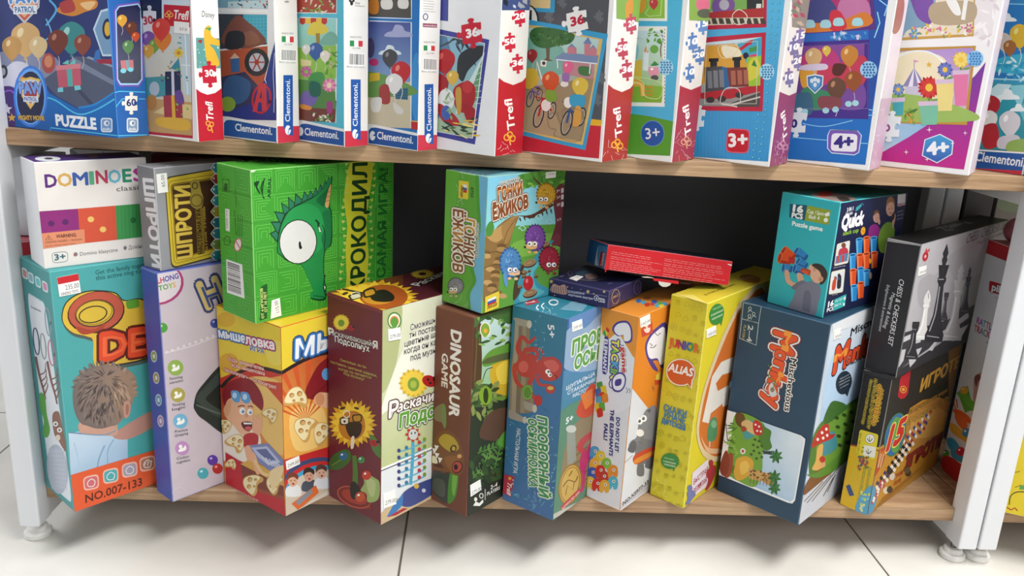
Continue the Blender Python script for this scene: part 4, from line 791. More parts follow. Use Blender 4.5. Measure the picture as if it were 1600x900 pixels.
# striped fair tents and flowers stand where the box shows its cast
P(F, [(620, 500), (625, 430), (720, 428), (718, 500)], '#c9c2d6'); P(F, [(612, 434), (670, 340), (730, 432)], '#8f86b4'); P(F, [(640, 434), (670, 340), (664, 434)], '#e9e4f0'); P(F, [(690, 434), (670, 340), (710, 434)], '#e9e4f0'); L(F, [(670, 342), (670, 300)], 4, '#9a93b8'); P(F, [(670, 300), (694, 308), (670, 316)], '#d99ac0'); star(F, 745, 325, 17, '#e2b54a')
P(F, [(300, 520), (620, 470), (960, 560), (922, 612), (300, 596)], '#9dbb62', 1)
for x, y, r, c1, c2, pc, pw, ph in ((590, 450, 34, '#4f6fb0', '#7d9ad0', '#4aa8b8', 60, 80), (745, 440, 62, '#b8242c', '#d2403c', '#7cc0a4', 100, 110), (825, 350, 42, '#4a55a0', '#6f7cc4', '#ecd98a', 90, 150), (905, 300, 46, '#e4bd4c', '#f2d878', '#e27ba8', 74, 170)):
    L(F, [(x, y), (x, y+r+20)], 8, '#5c8a3f'); leaf(F, x, y+r+12, x+r, y+r-8, 9, '#6fa048'); petals(F, x, y, r, 9, c1, c2); E(F, x, y, r*.3, r*.32, '#f0c64a')
    P(F, [(x-pw*.5, y+r+14), (x+pw*.5, y+r+10), (x+pw*.38, y+r+14+ph), (x-pw*.38, y+r+16+ph)], pc); P(F, [(x-pw*.56, y+r+8), (x+pw*.56, y+r+4), (x+pw*.54, y+r+26), (x-pw*.54, y+r+30)], '#d9c0d8')
leaf(F, 620, 585, 690, 545, 12, '#4a7a3c'); scatter_leaves(F, (610, 550, 680, 610), 10, ['#7fa646', '#d9a040'], 30, 8, 5)
E(F, 976, 294, 42, 40, '#8fc4ee'); F.bump(); F.hold = True
for i in range(5):
    for j in range(4): E(F, 952+j*15+(i % 2)*5, 270+i*13, 6, 6, '#3f80c0', 0, 10)
F.hold = False
puzzle(F, 552, 635, 96, 100, '#eef0f6', .05, -.14); E(F, 532, 642, 18, 20, '#9a4a8c'); E(F, 532, 642, 8, 9, '#eef0f6')
hx = [(722, 700), (800, 672), (868, 708), (862, 775), (785, 820), (708, 782)]; P(F, hx, '#e4ecf8'); hx2 = [(785+(x-785)*.93, 746+(y-746)*.93) for x, y in hx]; G(F, hx2, '#4a9fd8', '#3a5ab0', (800, 680), (780, 815)); T(F, '4+', (738, 778), (842, 768), 60, '#f2f4fa', 0.05)
for x, y, r in ((746, 652, 17), (630, 764, 14), (926, 668, 13), (735, 800, 13), (862, 720, 12)): star(F, x, y, r, '#fbeef6', 4, .2)
film_crinkle(b.R, (945, 700, 990, 870), 9, 16, '#f6f2f4'); b.done()
# --- teal picture box at the far right
b = ub('puzzle box with teal iceberg picture, last at the right end of the upper shelf', 0.7105, 0.0085, 1.0, 0.09, 0.045, '#dfe2e4', dict(L='#3f9cc0', R='#dcdcdc'), '#e8e8e8')
F = b.L
P(F, [(900, -200), (1700, -200), (1600, 30), (900, 20)], '#3a86c0'); P(F, [(900, 20), (1700, 25), (1500, 400), (900, 400)], '#2f7cc0')
cloud(F, 1135, 92, 90, '#f0f4f6'); P(F, [(1080, 300), (1260, 270), (1300, 360), (1080, 360)], '#3fb0d0', 1); scatter_leaves(F, (1070, 310, 1240, 390), 20, ['#8fd4e6', '#d8f0f4', '#2f9cc4'], 44, 9, 4); L(F, [(1100, 18), (1300, 24)], 5, '#8fd4f0'); L(F, [(1040, 395), (1300, 405)], 7, '#a9e0f0')
balloon(F, 1200, 180, 52, '#e2b93a', '#f6e08c', '#f0ece4'); balloon(F, 1120, 210, 40, '#cfc4b8', '#f2ece4', '#f0ece4'); balloon(F, 1150, 240, 34, '#a86a3c', '#d8a878', None)
G(F, [(900, 412), (1300, 425), (1290, 770), (900, 745)], '#3aa0b4', '#1f8c98', (1130, 420), (1130, 740)); P(F, [(1040, 460), (1090, 420), (1160, 425), (1100, 520)], '#cfeaf0'); P(F, [(1150, 430), (1240, 425), (1200, 560)], '#8fd0dc'); P(F, [(1200, 560), (1260, 440), (1260, 700)], '#66bccb'); cloud(F, 1140, 480, 110, '#f0f6f8'); cloud(F, 1195, 545, 80, '#f0f6f8')
balloon(F, 1060, 530, 44, '#b52a34', '#e27a76', '#f0ece4'); balloon(F, 1050, 600, 40, '#e9e6e2', '#ffffff', None); balloon(F, 1150, 620, 56, '#d9d6dc', '#fbfbfb', '#f0ece4'); P(F, [(1015, 640), (1085, 625), (1090, 730), (1020, 740)], '#b52a34', 1); P(F, [(1100, 690), (1190, 680), (1200, 740), (1095, 745)], '#cfc9d4', 1); P(F, [(1150, 710), (1260, 700), (1260, 770), (1140, 760)], '#8fb05a', 1)
P(F, [(930, 745), (1400, 775), (1400, 900), (930, 880)], '#c93447'); P(F, [(930, 752), (1400, 782), (1400, 868), (930, 842)], '#2358a4'); L(F, [(930, 750), (1400, 780)], 8, '#f0f2f4'); T(F, 'Clementoni.', (976, 806), (1222, 838), 46, '#f2f4f8', 0.02); T(F, 'del', (938, 806), (970, 808), 30, '#cfd8e8', 0.0)
b.done()
# ---------------------------------------------------------------- game boxes on the lower shelf
GL = 'game boxes standing on the lower shelf'; GS = 'game boxes stacked on other boxes'
def lb(label, x, y, yaw, w, d, h, base, cols, edge=None, mat=None, z=ZL+0.0004, grp=GL, name='board_game_box', cat='board game'):
    return Box(name, label, cat, (x, y, z), yaw, w, d, h, base, cols, mat, grp, edge)
def hair(F, cx, cy, rx, ry, cols, n, seed, ln=30, wd=3):
    r = random.Random(seed); F.bump(); F.hold = True
    for i in range(n):
        a = r.uniform(0, 6.28); q = r.uniform(.1, .95); x, y = cx+rx*q*math.cos(a), cy+ry*q*math.sin(a); d = math.atan2(y-cy+ry*.5, (x-cx))+r.uniform(-.4, .4)
        leaf(F, x, y, x+ln*math.cos(d), y+ln*math.sin(d)*.8, wd, r.choice(cols))
    F.hold = False
# --- teal ring toss box
b = lb('tall teal game box with a boy seen from behind, under the white domino box', -0.5036, -0.0686, 0.7638, 0.0943, 0.25, 0.3241, '#4ba3a3', dict(L='#3f9597', T='#55aeb0'), '#5fb3b3')
F = b.L; V('A7')
P(F, rrect([(46, 138), (106, 175), (196, 832), (124, 772)], .12), '#cfe6ee'); P(F, rrect([(49, 145), (104, 180), (192, 824), (127, 768)], .12), '#e6ecf4')
for x, y, c in ((38, 78, '#c98a8a'), (58, 92, '#8fb8d0'), (81, 106, '#5fc0c8'), (104, 121, '#d08ab0')): P(F, rrect([(x-9, y-22), (x+9, y-12), (x+12, y+22), (x-6, y+13)], .3), '#d8ecec'); P(F, rrect([(x-6, y-16), (x+7, y-8), (x+9, y+16), (x-4, y+8)], .3), c)
for x, y, rx, ry, c in ((115, 236, 8, 46, '#8fa0ae'), (77, 300, 9, 44, '#39406e'), (100, 316, 8, 42, '#93a39c'), (126, 338, 9, 42, '#b9748e')): O(F, ell(x, y, rx, ry, -6), 4, c)
for x, y in ((97, 440), (135, 455)):
    L(F, [(x-22, y-90), (x-10, y-30), (x+4, y+20), (x+10, y+50)], 8, '#7d4b40', 1, 5)
    for k in range(4): L(F, [(x-12+k*6, y-30+k*22), (x+8+k*3, y-40+k*16), (x+10+k*2, y-70+k*22)], 5, '#7d4b40', 1, 2)
P(F, [(88, 470), (105, 480), (112, 540), (122, 590), (112, 615), (98, 600), (102, 560), (90, 520)], '#5aa83e', 1); P(F, [(130, 540), (150, 530), (160, 570), (170, 620), (172, 660), (150, 625), (135, 600)], '#8a5a45', 1); eye(F, 140, 570, 8); eye(F, 153, 590, 8); E(F, 148, 615, 8, 10, '#e8d8c8')
E(F, 146, 718, 34, 82, '#b4bdd0', -6); F.bump(); F.hold = True
for k in range(9): L(F, [(118+k*3, 660+k*14), (170+k*1, 660+k*15)], 2, '#ccd3e0'); L(F, [(118+k*6, 650), (128+k*6, 785)], 2, '#ccd3e0')
F.hold = False; T(F, 'Accessories', (60, 190), (92, 205), 9, '#333', 0); 
F = b.R; V('A6')
T(F, 'Get the family together for', (560, 785), (940, 722), 26, '#1f5658', 0.01); T(F, 'this active ring toss game', (562, 818), (938, 755), 26, '#1f5658', 0.01)
V('A7')
lg = [(160, 230), (175, 170), (240, 135), (330, 138), (365, 165), (420, 160), (470, 200), (470, 340), (300, 385), (265, 375), (262, 300), (240, 285), (190, 270)]
P(F, [(x+4, y+10) for x, y in lg], '#4f5f5a', 1); P(F, lg, '#2f2f24', 1); P(F, [(268+(x-268)*.97, 250+(y-250)*.965) for x, y in lg], '#d9b43e', 1)
E(F, 272, 205, 95, 68, '#3a2618', -12); E(F, 272, 203, 91, 64, '#b9553f', -12); E(F, 268, 208, 66, 44, '#3a2618', -12); E(F, 268, 208, 62, 40, '#d2b23c', -12); O(F, ell(262, 212, 46, 26, -12), 4, '#3a2618'); O(F, ell(266, 206, 60, 38, -12), 3, '#8a6a22')
P(F, [(205, 250), (260, 262), (300, 240), (290, 262), (230, 278)], '#a5432f', 1); P(F, rrect([(368, 168), (412, 160), (416, 188), (374, 196)], .3), '#5e9a30'); P(F, rrect([(412, 170), (440, 165), (440, 190), (416, 195)], .3), '#d2b23c')
T(F, 'DEER', (290, 362), (560, 320), 86, '#dc4a26', 0.06, ol=('#5e1c14', .1)); T(F, 'DEER', (294, 352), (560, 311), 66, '#e9663a', 0.0)
# boy seen from behind
G(F, [(182, 600), (250, 590), (320, 592), (375, 610), (376, 690), (330, 790), (190, 745)], '#c2d5e4', '#8fb0cc', (220, 600), (300, 760)); L(F, [(300, 640), (280, 690), (275, 740)], 5, '#7f9fbe', 1); L(F, [(330, 620), (310, 660), (312, 720)], 4, '#86a6c4', 1); L(F, [(200, 630), (215, 700), (200, 745)], 4, '#a5c0d8', 1); L(F, [(184, 598), (290, 602), (335, 590)], 3, '#6f8fae', 1)
P(F, [(330, 602), (470, 520), (470, 570), (376, 620)], '#b98a7c', 1); P(F, [(225, 560), (330, 560), (335, 600), (280, 606), (222, 600)], '#c59a86', 1); E(F, 372, 522, 13, 28, '#c08c7c', 15)
G(F, [(200, 520), (198, 450), (225, 400), (290, 378), (350, 382), (400, 415), (398, 480), (370, 540), (335, 575), (280, 585), (225, 570)], '#6f6562', '#a98a72', (270, 480), (400, 440), 1)
def strands(F, n, seed):
    r = random.Random(seed); F.bump(); F.hold = True
    for i in range(26):                                  # tufts standing up along the crown
        a = math.radians(190+i*7.2); x, y = 300+92*math.cos(a), 462+82*math.sin(a); d = a+r.uniform(-.5, .3)
        leaf(F, x, y, x+20*math.cos(d), y+20*math.sin(d), 4.5, r.choice(['#6a5f5b', '#7d7069', '#8a786c'] if i < 17 else ['#a88a72', '#b4957a', '#94806f']))
    for i in range(n):
        a, q = r.uniform(0, 6.28), r.uniform(.1, .84)**.7; x, y = 298+88*q*math.cos(a), 480+88*q*math.sin(a); d = math.atan2(y-415, (x-305)*.6)+r.uniform(-.35, .35); t = (x-210)/190
        c = r.choice(['#463d3c', '#574c49', '#6c605b', '#8a7b72'] if t < .62 else ['#86705f', '#a88a72', '#6f5d50', '#c0a288'])
        l = r.uniform(10, 15); leaf(F, x, y, x+2*l*math.cos(d), y+2*l*math.sin(d), 2.4, c)
    F.hold = False
strands(F, 300, 4)
P(F, [(362, 505), (372, 494), (384, 500), (384, 530), (374, 550), (364, 545)], '#c69684', 1); P(F, [(369, 510), (378, 508), (378, 532), (370, 540)], '#a87464', 1)
P(F, [(225, 572), (280, 586), (335, 576), (338, 606), (280, 606), (222, 600)], '#c59a86', 1); L(F, [(184, 598), (290, 606), (335, 592)], 3, '#6f8fae', 1)
P(F, [(186, 738), (480, 650), (480, 880), (186, 880)], '#dc5a30')
for x, y, c in ((256, 762, '#cc6a6e'), (320, 740, '#4fa7ab'), (382, 720, '#a39aa8'), (440, 700, '#b0785f')):
    P(F, rrect([(x-27, y-18), (x+24, y-30), (x+26, y+18), (x-24, y+28)], .3), '#e9b4a4'); P(F, rrect([(x-23, y-14), (x+20, y-24), (x+22, y+14), (x-20, y+22)], .3), c); O(F, [(x-12, y), (x, y-12), (x+12, y-5), (x+8, y+10), (x-8, y+12)], 2.5, '#e8e4e4', 1)
T(F, '???', (428, 712), (456, 704), 16, '#e8e4e4', 0)
T(F, 'NO.007-133', (238, 828), (422, 770), 26, '#5a2418', 0.02)
s = b.sticker(F, [(143, 92), (213, 78), (222, 140), (152, 154)], '235.00', (172, 132), (216, 123), 16, [(143, 92), (213, 78), (216, 100), (147, 114)]); T(s, 'KINDRO TOYS', (158, 150), (214, 138), 9, '#333', 0.01)
b.slab(b.T, [(.002, .001), (.092, .001), (.092, .2), (.002, .2)], 'top_flap', 0.0007, '#55aeb0', None, True)
b.done()
# --- lavender tray game
b = lb('narrow pale lavender game box with blue side, under the silver grey box', -0.3883, -0.0386, 0.7417, 0.0421, 0.10, 0.3184, '#c4b9c2', dict(L='#4a5ab4', T='#5a6ac0'), '#7f86c4')
V('A8'); F = b.L
for x, y, c in ((67, 366, '#86b04c'), (75, 440, '#b0a44c'), (83, 516, '#58a6cc'), (90, 588, '#b48ac4')): E(F, x, y, 11, 21, '#c9d0e2', -5); E(F, x, y, 8, 16, c, -5); E(F, x, y, 4, 8, '#e8ecf0', -5)
F = b.R
E(F, 82, 118, 88, 72, '#a83a72', -12); E(F, 79, 116, 82, 67, '#d6cbd2', -12); T(F, 'LHONG', (80, 117), (152, 98), 18, '#7a4090', 0.03, cols=['#c23a4a', '#3a54a8', '#5a3a9a', '#3a54a8', '#5a3a9a']); T(F, 'TOYS', (84, 142), (142, 128), 17, '#58984a', 0.03, cols=['#58984a', '#58984a', '#8fae4a', '#d6a83c'])
T(F, 'H', (236, 208), (312, 178), 92, '#c8b274', 0.06, ol=('#33406e', .1), shear=-.2); T(F, 'H', (244, 204), (306, 180), 76, '#3f4f84', -0.04, shear=-.2); ball(F, 97, 268, 17, '#4e9a44', '#b8dca8'); ball(F, 276, 253, 16, '#3a4a9e', '#a8b0e0')
L(F, [(105, 355), (200, 330), (300, 290)], 5, '#d8ced4'); F.bump(); F.hold = True
for i in range(10): E(F, 110+i*20, 352-i*7, 5, 5, '#ddd4da', 0, 8)
F.hold = False
for x, y, r, c, t in ((141, 405, 27, '#8fae52', ('Parenting', 'interaction')), (149, 498, 25, '#a8a04a', ('Thinking', 'logic')), (158, 588, 25, '#6faed0', ('Practice', 'Grasping')), (164, 681, 24, '#b98abf', ('Color', 'cognition'))):
    E(F, x, y, r, r, c); E(F, x, y, r*.86, r*.86, '#dde2d8' if 0 else c); E(F, x-6, y-6, 6, 6, '#eef0e8'); P(F, [(x-13, y+12), (x-8, y+1), (x+4, y-2), (x+10, y-10), (x+14, y+2), (x+4, y+10)], '#eef0e8', 1)
    T(F, t[0], (x-20, y+r+16), (x+24, y+r+8), 9, '#4a4650', 0.01); T(F, t[1], (x-20, y+r+30), (x+26, y+r+20), 9, '#4a4650', 0.01)
P(F, [(330, 385), (228, 470), (204, 528), (210, 556), (240, 585), (330, 625)], '#26302c', 1); P(F, [(330, 400), (236, 478), (218, 525), (330, 580)], '#39453f', 1); L(F, [(330, 575), (250, 548), (212, 532)], 5, '#59665e', 1); P(F, [(330, 440), (262, 490), (250, 520), (330, 555)], '#1c2421', 1)
ball(F, 268, 722, 18, '#5a3a9c', '#b8a8e0'); ball(F, 235, 767, 19, '#4aa4b0', '#b8e4e8'); ball(F, 285, 751, 18, '#b0322f', '#e8a090'); O(F, ell(155, 842, 26, 26), 2, '#d6ccd0')
b.slab(b.T, [(.001, .0008), (.041, .0008), (.041, .098), (.001, .098)], 'top_flap', 0.0005, '#5a6ac0', None, True); b.done()
# --- yellow and red mousetrap game
b = lb('yellow and red game box with shouting cartoon boy and cheese, under the green box', -0.2324, -0.066, 0.6706, 0.1312, 0.25, 0.2632, '#c22a2c', dict(L='#c9392c', R='#c9522e', T='#dcbe2e'), '#c8402e')
V('C2'); F = b.L
G(F, [(-60, 320), (50, 345), (285, 300), (300, 900), (-60, 800)], '#b8321f', '#e8a04a', (60, 330), (190, 480)); P(F, [(120, 320), (285, 340), (290, 620), (160, 470)], '#e8c070', 1); P(F, [(200, 320), (285, 330), (288, 420)], '#cc4a2c'); P(F, [(40, 500), (150, 470), (200, 560), (170, 640), (50, 640)], '#f0e6d8', 1)
P(F, [(20, 10), (290, 80), (286, 300), (180, 250), (38, 310)], '#e6cb3c'); E(F, 70, 250, 40, 40, '#d9a830'); E(F, 60, 75, 36, 30, '#e0b434'); E(F, 260, 210, 40, 50, '#e9d45c'); L(F, [(40, 348), (90, 300), (180, 268), (286, 290)], 14, '#2c2120', 1)
T(F, 'мыше', (32, 145), (140, 170), 34, '#eef2f8', 0.04, ol=('#3a7abf', .12), ol2=('#2c4a7c', .2)); T(F, 'ловка', (140, 172), (254, 196), 36, '#f4f0ec', 0.04, ol=('#c23a7c', .1), ol2=('#5a2a6c', .18)); T(F, 'ИГРА', (158, 198), (214, 213), 18, '#3a62a4', 0.03, ol=('#e9e4d0', .1))
for t, p, q in (('Будь внимателен,', (72, 240), (216, 282)), ('если мышеловка', (82, 264), (216, 300)), ('захлопнулась – ты проиграл!', (54, 282), (262, 356))): T(F, t, p, q, 15, '#f2e2d8', 0.01, ol=('#c23a30', .22))
# cartoon boy
P(F, [(46, 398), (50, 350), (90, 318), (150, 312), (190, 350), (210, 400), (205, 440), (185, 425), (150, 400), (90, 395), (60, 420)], '#8a2028', 4)
P(F, [(58, 420), (80, 390), (150, 388), (170, 430), (165, 500), (150, 535), (120, 535), (90, 500), (62, 470)], '#eab48f', 4); P(F, [(60, 415), (80, 396), (78, 440), (62, 470), (50, 440)], '#e2a67f', 1)
P(F, [(82, 362), (112, 366), (116, 402), (100, 408), (84, 392)], '#5f9fd4', 1); P(F, [(120, 366), (150, 372), (158, 404), (140, 412), (122, 398)], '#5f9fd4', 1); E(F, 95, 380, 9, 12, '#bcdcf2'); E(F, 136, 386, 9, 12, '#bcdcf2')
eye(F, 126, 443, 14, '#4a78a8', .85, .2, .1); eye(F, 156, 447, 13, '#4a78a8', .85, .2, .1); L(F, [(108, 426), (124, 420), (136, 424)], 4, '#6a1a20'); L(F, [(148, 426), (160, 422), (168, 428)], 4, '#6a1a20'); P(F, [(140, 450), (152, 462), (138, 468)], '#d99a72', 1)
P(F, [(122, 490), (145, 484), (172, 492), (168, 510), (150, 524), (130, 512)], '#5c1418', 1); P(F, [(130, 488), (166, 490), (164, 496), (132, 496)], '#f6f2ee'); E(F, 150, 512, 14, 8, '#d05a5a')
P(F, [(172, 475), (178, 455), (184, 470), (190, 452), (196, 472), (204, 462), (206, 500), (196, 540), (170, 530), (165, 505)], '#e6ac88', 1)
P(F, [(130, 545), (165, 530), (190, 545), (180, 590), (140, 600)], '#b8262c', 1); P(F, [(136, 590), (160, 585), (170, 640), (150, 650)], '#e6ac88', 1)
P(F, [(58, 608), (110, 640), (290, 720), (298, 870), (60, 745)], '#be2130'); P(F, [(118, 655), (240, 715), (292, 745), (292, 785), (130, 735)], '#7c3a2a'); P(F, [(118, 655), (150, 640), (294, 700), (292, 745)], '#d9a84a'); P(F, [(130, 735), (292, 785), (292, 800), (135, 750)], '#9c4a30')
P(F, [(155, 580), (230, 572), (292, 640), (292, 690), (230, 680), (180, 640)], '#7d86b4'); P(F, [(162, 590), (225, 584), (280, 648), (230, 660), (190, 628)], '#b4bddc'); P(F, [(180, 598), (222, 594), (260, 640), (235, 648)], '#5f6a9c'); F.bump(); F.hold = True
for i in range(5): L(F, [(205+i*14, 625+i*5), (235+i*13, 660+i*4)], 4, '#d4daee')
F.hold = False
P(F, [(160, 610), (180, 620), (195, 690), (180, 690)], '#e6ac88', 1); L(F, [(175, 640), (205, 690), (230, 700)], 12, '#e9c590', 1)
def cheese(F, cx, cy, r, rot=0, c='#f0e2b4', e='#d0a45c'):
    ca, sa = math.cos(math.radians(rot)), math.sin(math.radians(rot))
    f = lambda q: [(cx+(x*ca-y*sa)*r, cy+(x*sa+y*ca)*r) for x, y in q]
    P(F, f([(-.95, .6), (-.6, -.5), (.1, -.9), (.8, -.3), (1, .5), (.7, .75), (.2, .5), (-.5, .8)]), e, 4); P(F, f([(-.85, .45), (-.55, -.5), (.1, -.82), (.75, -.25), (.88, .35), (.3, .3), (-.4, .55)]), c, 4)
    for x, y, q in ((-.35, -.1, .2), (.25, -.35, .22), (.5, .1, .14), (-.1, .3, .12)): (a, d), = f([(x, y)]); E(F, a, d, r*q, r*q, '#9a6a3a'); E(F, a+r*.03, d+r*.04, r*q*.75, r*q*.75, '#d9b06a')
cheese(F, 238, 458, 34, 50); cheese(F, 100, 568, 40, 40); cheese(F, 165, 735, 44, -60); cheese(F, 255, 735, 40, -50); cheese(F, 80, 655, 24, 20); cheese(F, 58, 500, 30, 70)
P(F, [(235, 690), (290, 660), (290, 690), (250, 760)], '#ead2a0', 1)
L(F, [(44, 725), (294, 868)], 3, '#e2808a'); T(F, 'Развивающие игры для детей', (66, 745), (190, 806), 8, '#f0d8d4', 0)
F = b.R
G(F, [(270, 250), (560, 200), (560, 780), (270, 900)], '#b8341f', '#edb85a', (500, 330), (350, 560)); P(F, [(300, 420), (470, 380), (520, 560), (400, 640), (290, 620)], '#e8a84e', 1); P(F, [(320, 450), (440, 420), (460, 560), (340, 600)], '#f0c878', 1)
F.bump(); F.hold = True
for a in range(9): 
    t = math.radians(200+a*14); P(F, [(380, 480), (380+260*math.cos(t), 480+260*math.sin(t)), (380+260*math.cos(t+.1), 480+260*math.sin(t+.1))], '#cf5a2e')
F.hold = False
P(F, [(270, 80), (560, 20), (560, 205), (470, 200), (370, 230), (270, 290)], '#e6cb3c'); L(F, [(270, 298), (370, 240), (470, 208), (560, 212)], 14, '#2c2120', 1)
T(F, 'МЫШЕЛОВКА', (340, 232), (900, 88), 72, '#eef2f6', 0.03, ol=('#3a7abf', .1), ol2=('#2b4472', .18))
P(F, [(378, 385), (400, 310), (450, 240), (560, 200), (560, 410), (450, 400)], '#8a2028', 1); P(F, [(412, 400), (430, 370), (470, 370), (560, 380), (560, 440), (440, 425)], '#eab48f', 1); E(F, 436, 395, 18, 26, '#d9976c'); E(F, 462, 295, 18, 24, '#5f9fd4'); L(F, [(400, 390), (470, 330)], 4, '#6a1a20')
cheese(F, 340, 388, 50, 10); cheese(F, 375, 510, 52, -55); cheese(F, 450, 530, 50, -30)
P(F, [(290, 640), (560, 560), (560, 780), (290, 900)], '#c22a2c'); E(F, 430, 780, 170, 150, '#3f4a74', -20); E(F, 432, 786, 160, 140, '#c9302c', -20); E(F, 434, 792, 152, 130, '#3fa0c8', -20)
P(F, ell(436, 800, 146, 122, -20), '#d2c4b4'); P(F, [(290, 800), (470, 700), (480, 900), (290, 900)], '#cbbba6')
for x, y, c, h, sh in ((327, 722, '#d9a88c', '#7a3b2c', '#dfe0e0'), (392, 702, '#d2a08a', '#3c2e2c', '#4a505c'), (442, 690, '#d9ae96', '#5a4038', '#dcdfe4')):
    P(F, [(x-26, y+62), (x-22, y+26), (x+22, y+18), (x+32, y+60)], sh, 1); E(F, x, y, 20, 25, c); P(F, [(x-22, y), (x-20, y-24), (x, y-33), (x+21, y-22), (x+20, y-4), (x+5, y-14), (x-12, y-10)], h, 1); E(F, x-7, y+1, 2.5, 2.5, '#3a2a28', 0, 8); E(F, x+8, y-1, 2.5, 2.5, '#3a2a28', 0, 8); E(F, x+2, y+13, 5, 4, '#8a3a34', 0, 10)
P(F, [(322, 815), (420, 740), (432, 770), (350, 842)], '#d9682c'); P(F, [(338, 808), (400, 755), (408, 770), (352, 822)], '#8a8c94'); P(F, [(300, 870), (470, 760), (510, 770), (510, 860), (300, 900)], '#d6cdc0')
b.sticker(F, [(298, 645), (352, 622), (356, 655), (302, 680)], '249.00', (306, 670), (352, 650), 14)
b.slab(b.T, [(.001, .0008), (.130, .0008), (.130, .2), (.001, .2)], 'top_flap', 0.0007, '#e0c232', None, True); b.slab(F, [(236, 88), (284, 104), (332, 90), (331, 108), (284, 122), (240, 108)], 'tuck_tab', 0.0004, '#e6cb3c') if False else None
b.done()
# --- maroon sunflower box
b = lb('maroon box with a dancing sunflower in sunglasses, sunflower printed on its lid too', -0.106, -0.0809, 0.7237, 0.1052, 0.23, 0.2954, '#5d1f2b', dict(L='#6b2430', R='#d5d8bc', T='#542028'), '#7c3a3a')
V('C3'); F = b.L
def sunflower(F, x, y, r, face='#2b1c18'):
    petals(F, x, y, r, 15, '#d9a522', '#f0cb3c', .2, 1.0, 4); E(F, x, y, r*.5, r*.5, '#b06a1e'); E(F, x, y, r*.44, r*.44, '#8a4a1a')
def specs(F, x, y, s, k=.22):
    for dx in (-.48, .5):
        q = [(x+(dx-.42)*s, y+k*dx*-s-.3*s), (x+(dx+.42)*s, y+k*dx*-s-.36*s), (x+(dx+.36)*s, y+k*dx*-s+.3*s), (x+(dx-.34)*s, y+k*dx*-s+.32*s)]; P(F, rrect(q, .3), '#2a1f14'); cx, cy = sum(p[0] for p in q)/4, sum(p[1] for p in q)/4; P(F, rrect([(cx+(a-cx)*.74, cy+(c-cy)*.7) for a, c in q], .3), '#b98a2c' if dx > 0 else '#d8d2b0'); 
    E(F, x-.48*s, y+.12*s, .2*s, .2*s, '#f0ece0'); E(F, x-.48*s, y+.12*s, .1*s, .1*s, '#3a2a1a')
def ladybird(F, x, y, r): E(F, x, y, r, r*.75, '#b01f24', 20); E(F, x+r*.8, y-r*.3, r*.38, r*.36, '#26201e'); E(F, x-r*.2, y-r*.2, r*.18, r*.18, '#26201e', 0, 8); E(F, x+r*.1, y+r*.25, r*.18, r*.18, '#26201e', 0, 8)
petals(F, 73, 184, 30, 14, '#d9b22a', '#efd250'); E(F, 73, 186, 11, 12, '#6f9a3a'); ladybird(F, 105, 203, 12)
T(F, 'Раскачивающийся', (32, 224), (198, 272), 18, '#f2eee8', 0.0, ol=('#2a1216', .1)); T(F, 'Р', (30, 226), (48, 230), 24, '#f2eee8', 0.02); T(F, 'Я', (182, 272), (198, 277), 26, '#f2eee8', 0.02)
T(F, 'Подсолнух', (52, 250), (170, 285), 20, '#f2eee8', 0.02, ol=('#2a1216', .1))
for t, p, q in (('Сможешь ли ты', (70, 316), (158, 342)), ('поставить цветные шарики,', (36, 322), (196, 372)), ('когда он качается', (64, 346), (176, 378)), ('под музыку?', (82, 362), (152, 384))): T(F, t, p, q, 9, '#b8b060', 0.01)
P(F, [(58, 760), (80, 758), (150, 790), (178, 820), (150, 822), (90, 800)], '#8a2a24', 1); E(F, 118, 785, 60, 34, '#7a2620', 22); O(F, ell(118, 783, 60, 32, 22), 4, '#c25a44'); E(F, 118, 782, 46, 22, '#a83a2c', 22)
L(F, [(118, 640), (122, 700), (120, 780)], 14, '#4f7a30', 1, 22); P(F, [(104, 740), (120, 730), (140, 760), (132, 788), (108, 785)], '#26201e', 1)
P(F, [(28, 680), (45, 640), (90, 618), (108, 640), (95, 670), (60, 690)], '#3f6a2c', 1); L(F, [(40, 675), (95, 640)], 3, '#7a9c4a'); P(F, [(150, 700), (185, 715), (205, 735), (200, 790), (165, 800), (160, 770), (140, 760), (152, 735)], '#9db46a', 1); P(F, [(160, 720), (190, 730), (185, 780), (168, 770)], '#b8c888', 1); P(F, [(170, 560), (205, 600), (210, 650), (180, 620)], '#4f7a34', 1)
ball(F, 80, 642, 14, '#2f6f9c'); ball(F, 142, 655, 12, '#3f8a4a'); ball(F, 160, 708, 16, '#c8402c'); ball(F, 138, 782, 17, '#c8562c'); ladybird(F, 186, 598, 15)
sunflower(F, 112, 530, 86); E(F, 110, 540, 46, 48, '#c07a24'); P(F, [(90, 530), (140, 528), (142, 560), (125, 580), (100, 572)], '#241a1a', 1); P(F, [(108, 580), (118, 575), (116, 612), (106, 615)], '#e8dcc8', 1); specs(F, 106, 518, 44); E(F, 78, 478, 10, 5, '#3a2418', -15); E(F, 126, 478, 9, 4, '#3a2418', 15); O(F, ell(92, 498, 11, 12), 3, '#efeade')
F = b.R
G(F, [(200, 130), (420, 60), (420, 620), (200, 720)], '#e3e4cc', '#bcc58a', (380, 200), (220, 500)); P(F, [(200, 140), (280, 115), (260, 330), (205, 420)], '#b4bb84', 1); P(F, [(300, 250), (400, 200), (400, 360), (240, 480), (210, 480)], '#eeeede', 1)
P(F, [(206, 690), (420, 600), (420, 800), (206, 900)], '#dfe3e4'); L(F, [(206, 688), (420, 598)], 5, '#f6f6f2'); L(F, [(206, 695), (420, 605)], 3, '#2c2c2c')
E(F, 255, 178, 24, 30, '#3f7a34'); E(F, 255, 178, 20, 25, '#e8e6cc'); E(F, 255, 180, 15, 18, '#d9782c'); P(F, [(242, 180), (255, 165), (268, 182), (258, 204), (248, 200)], '#5a9a3c', 1)
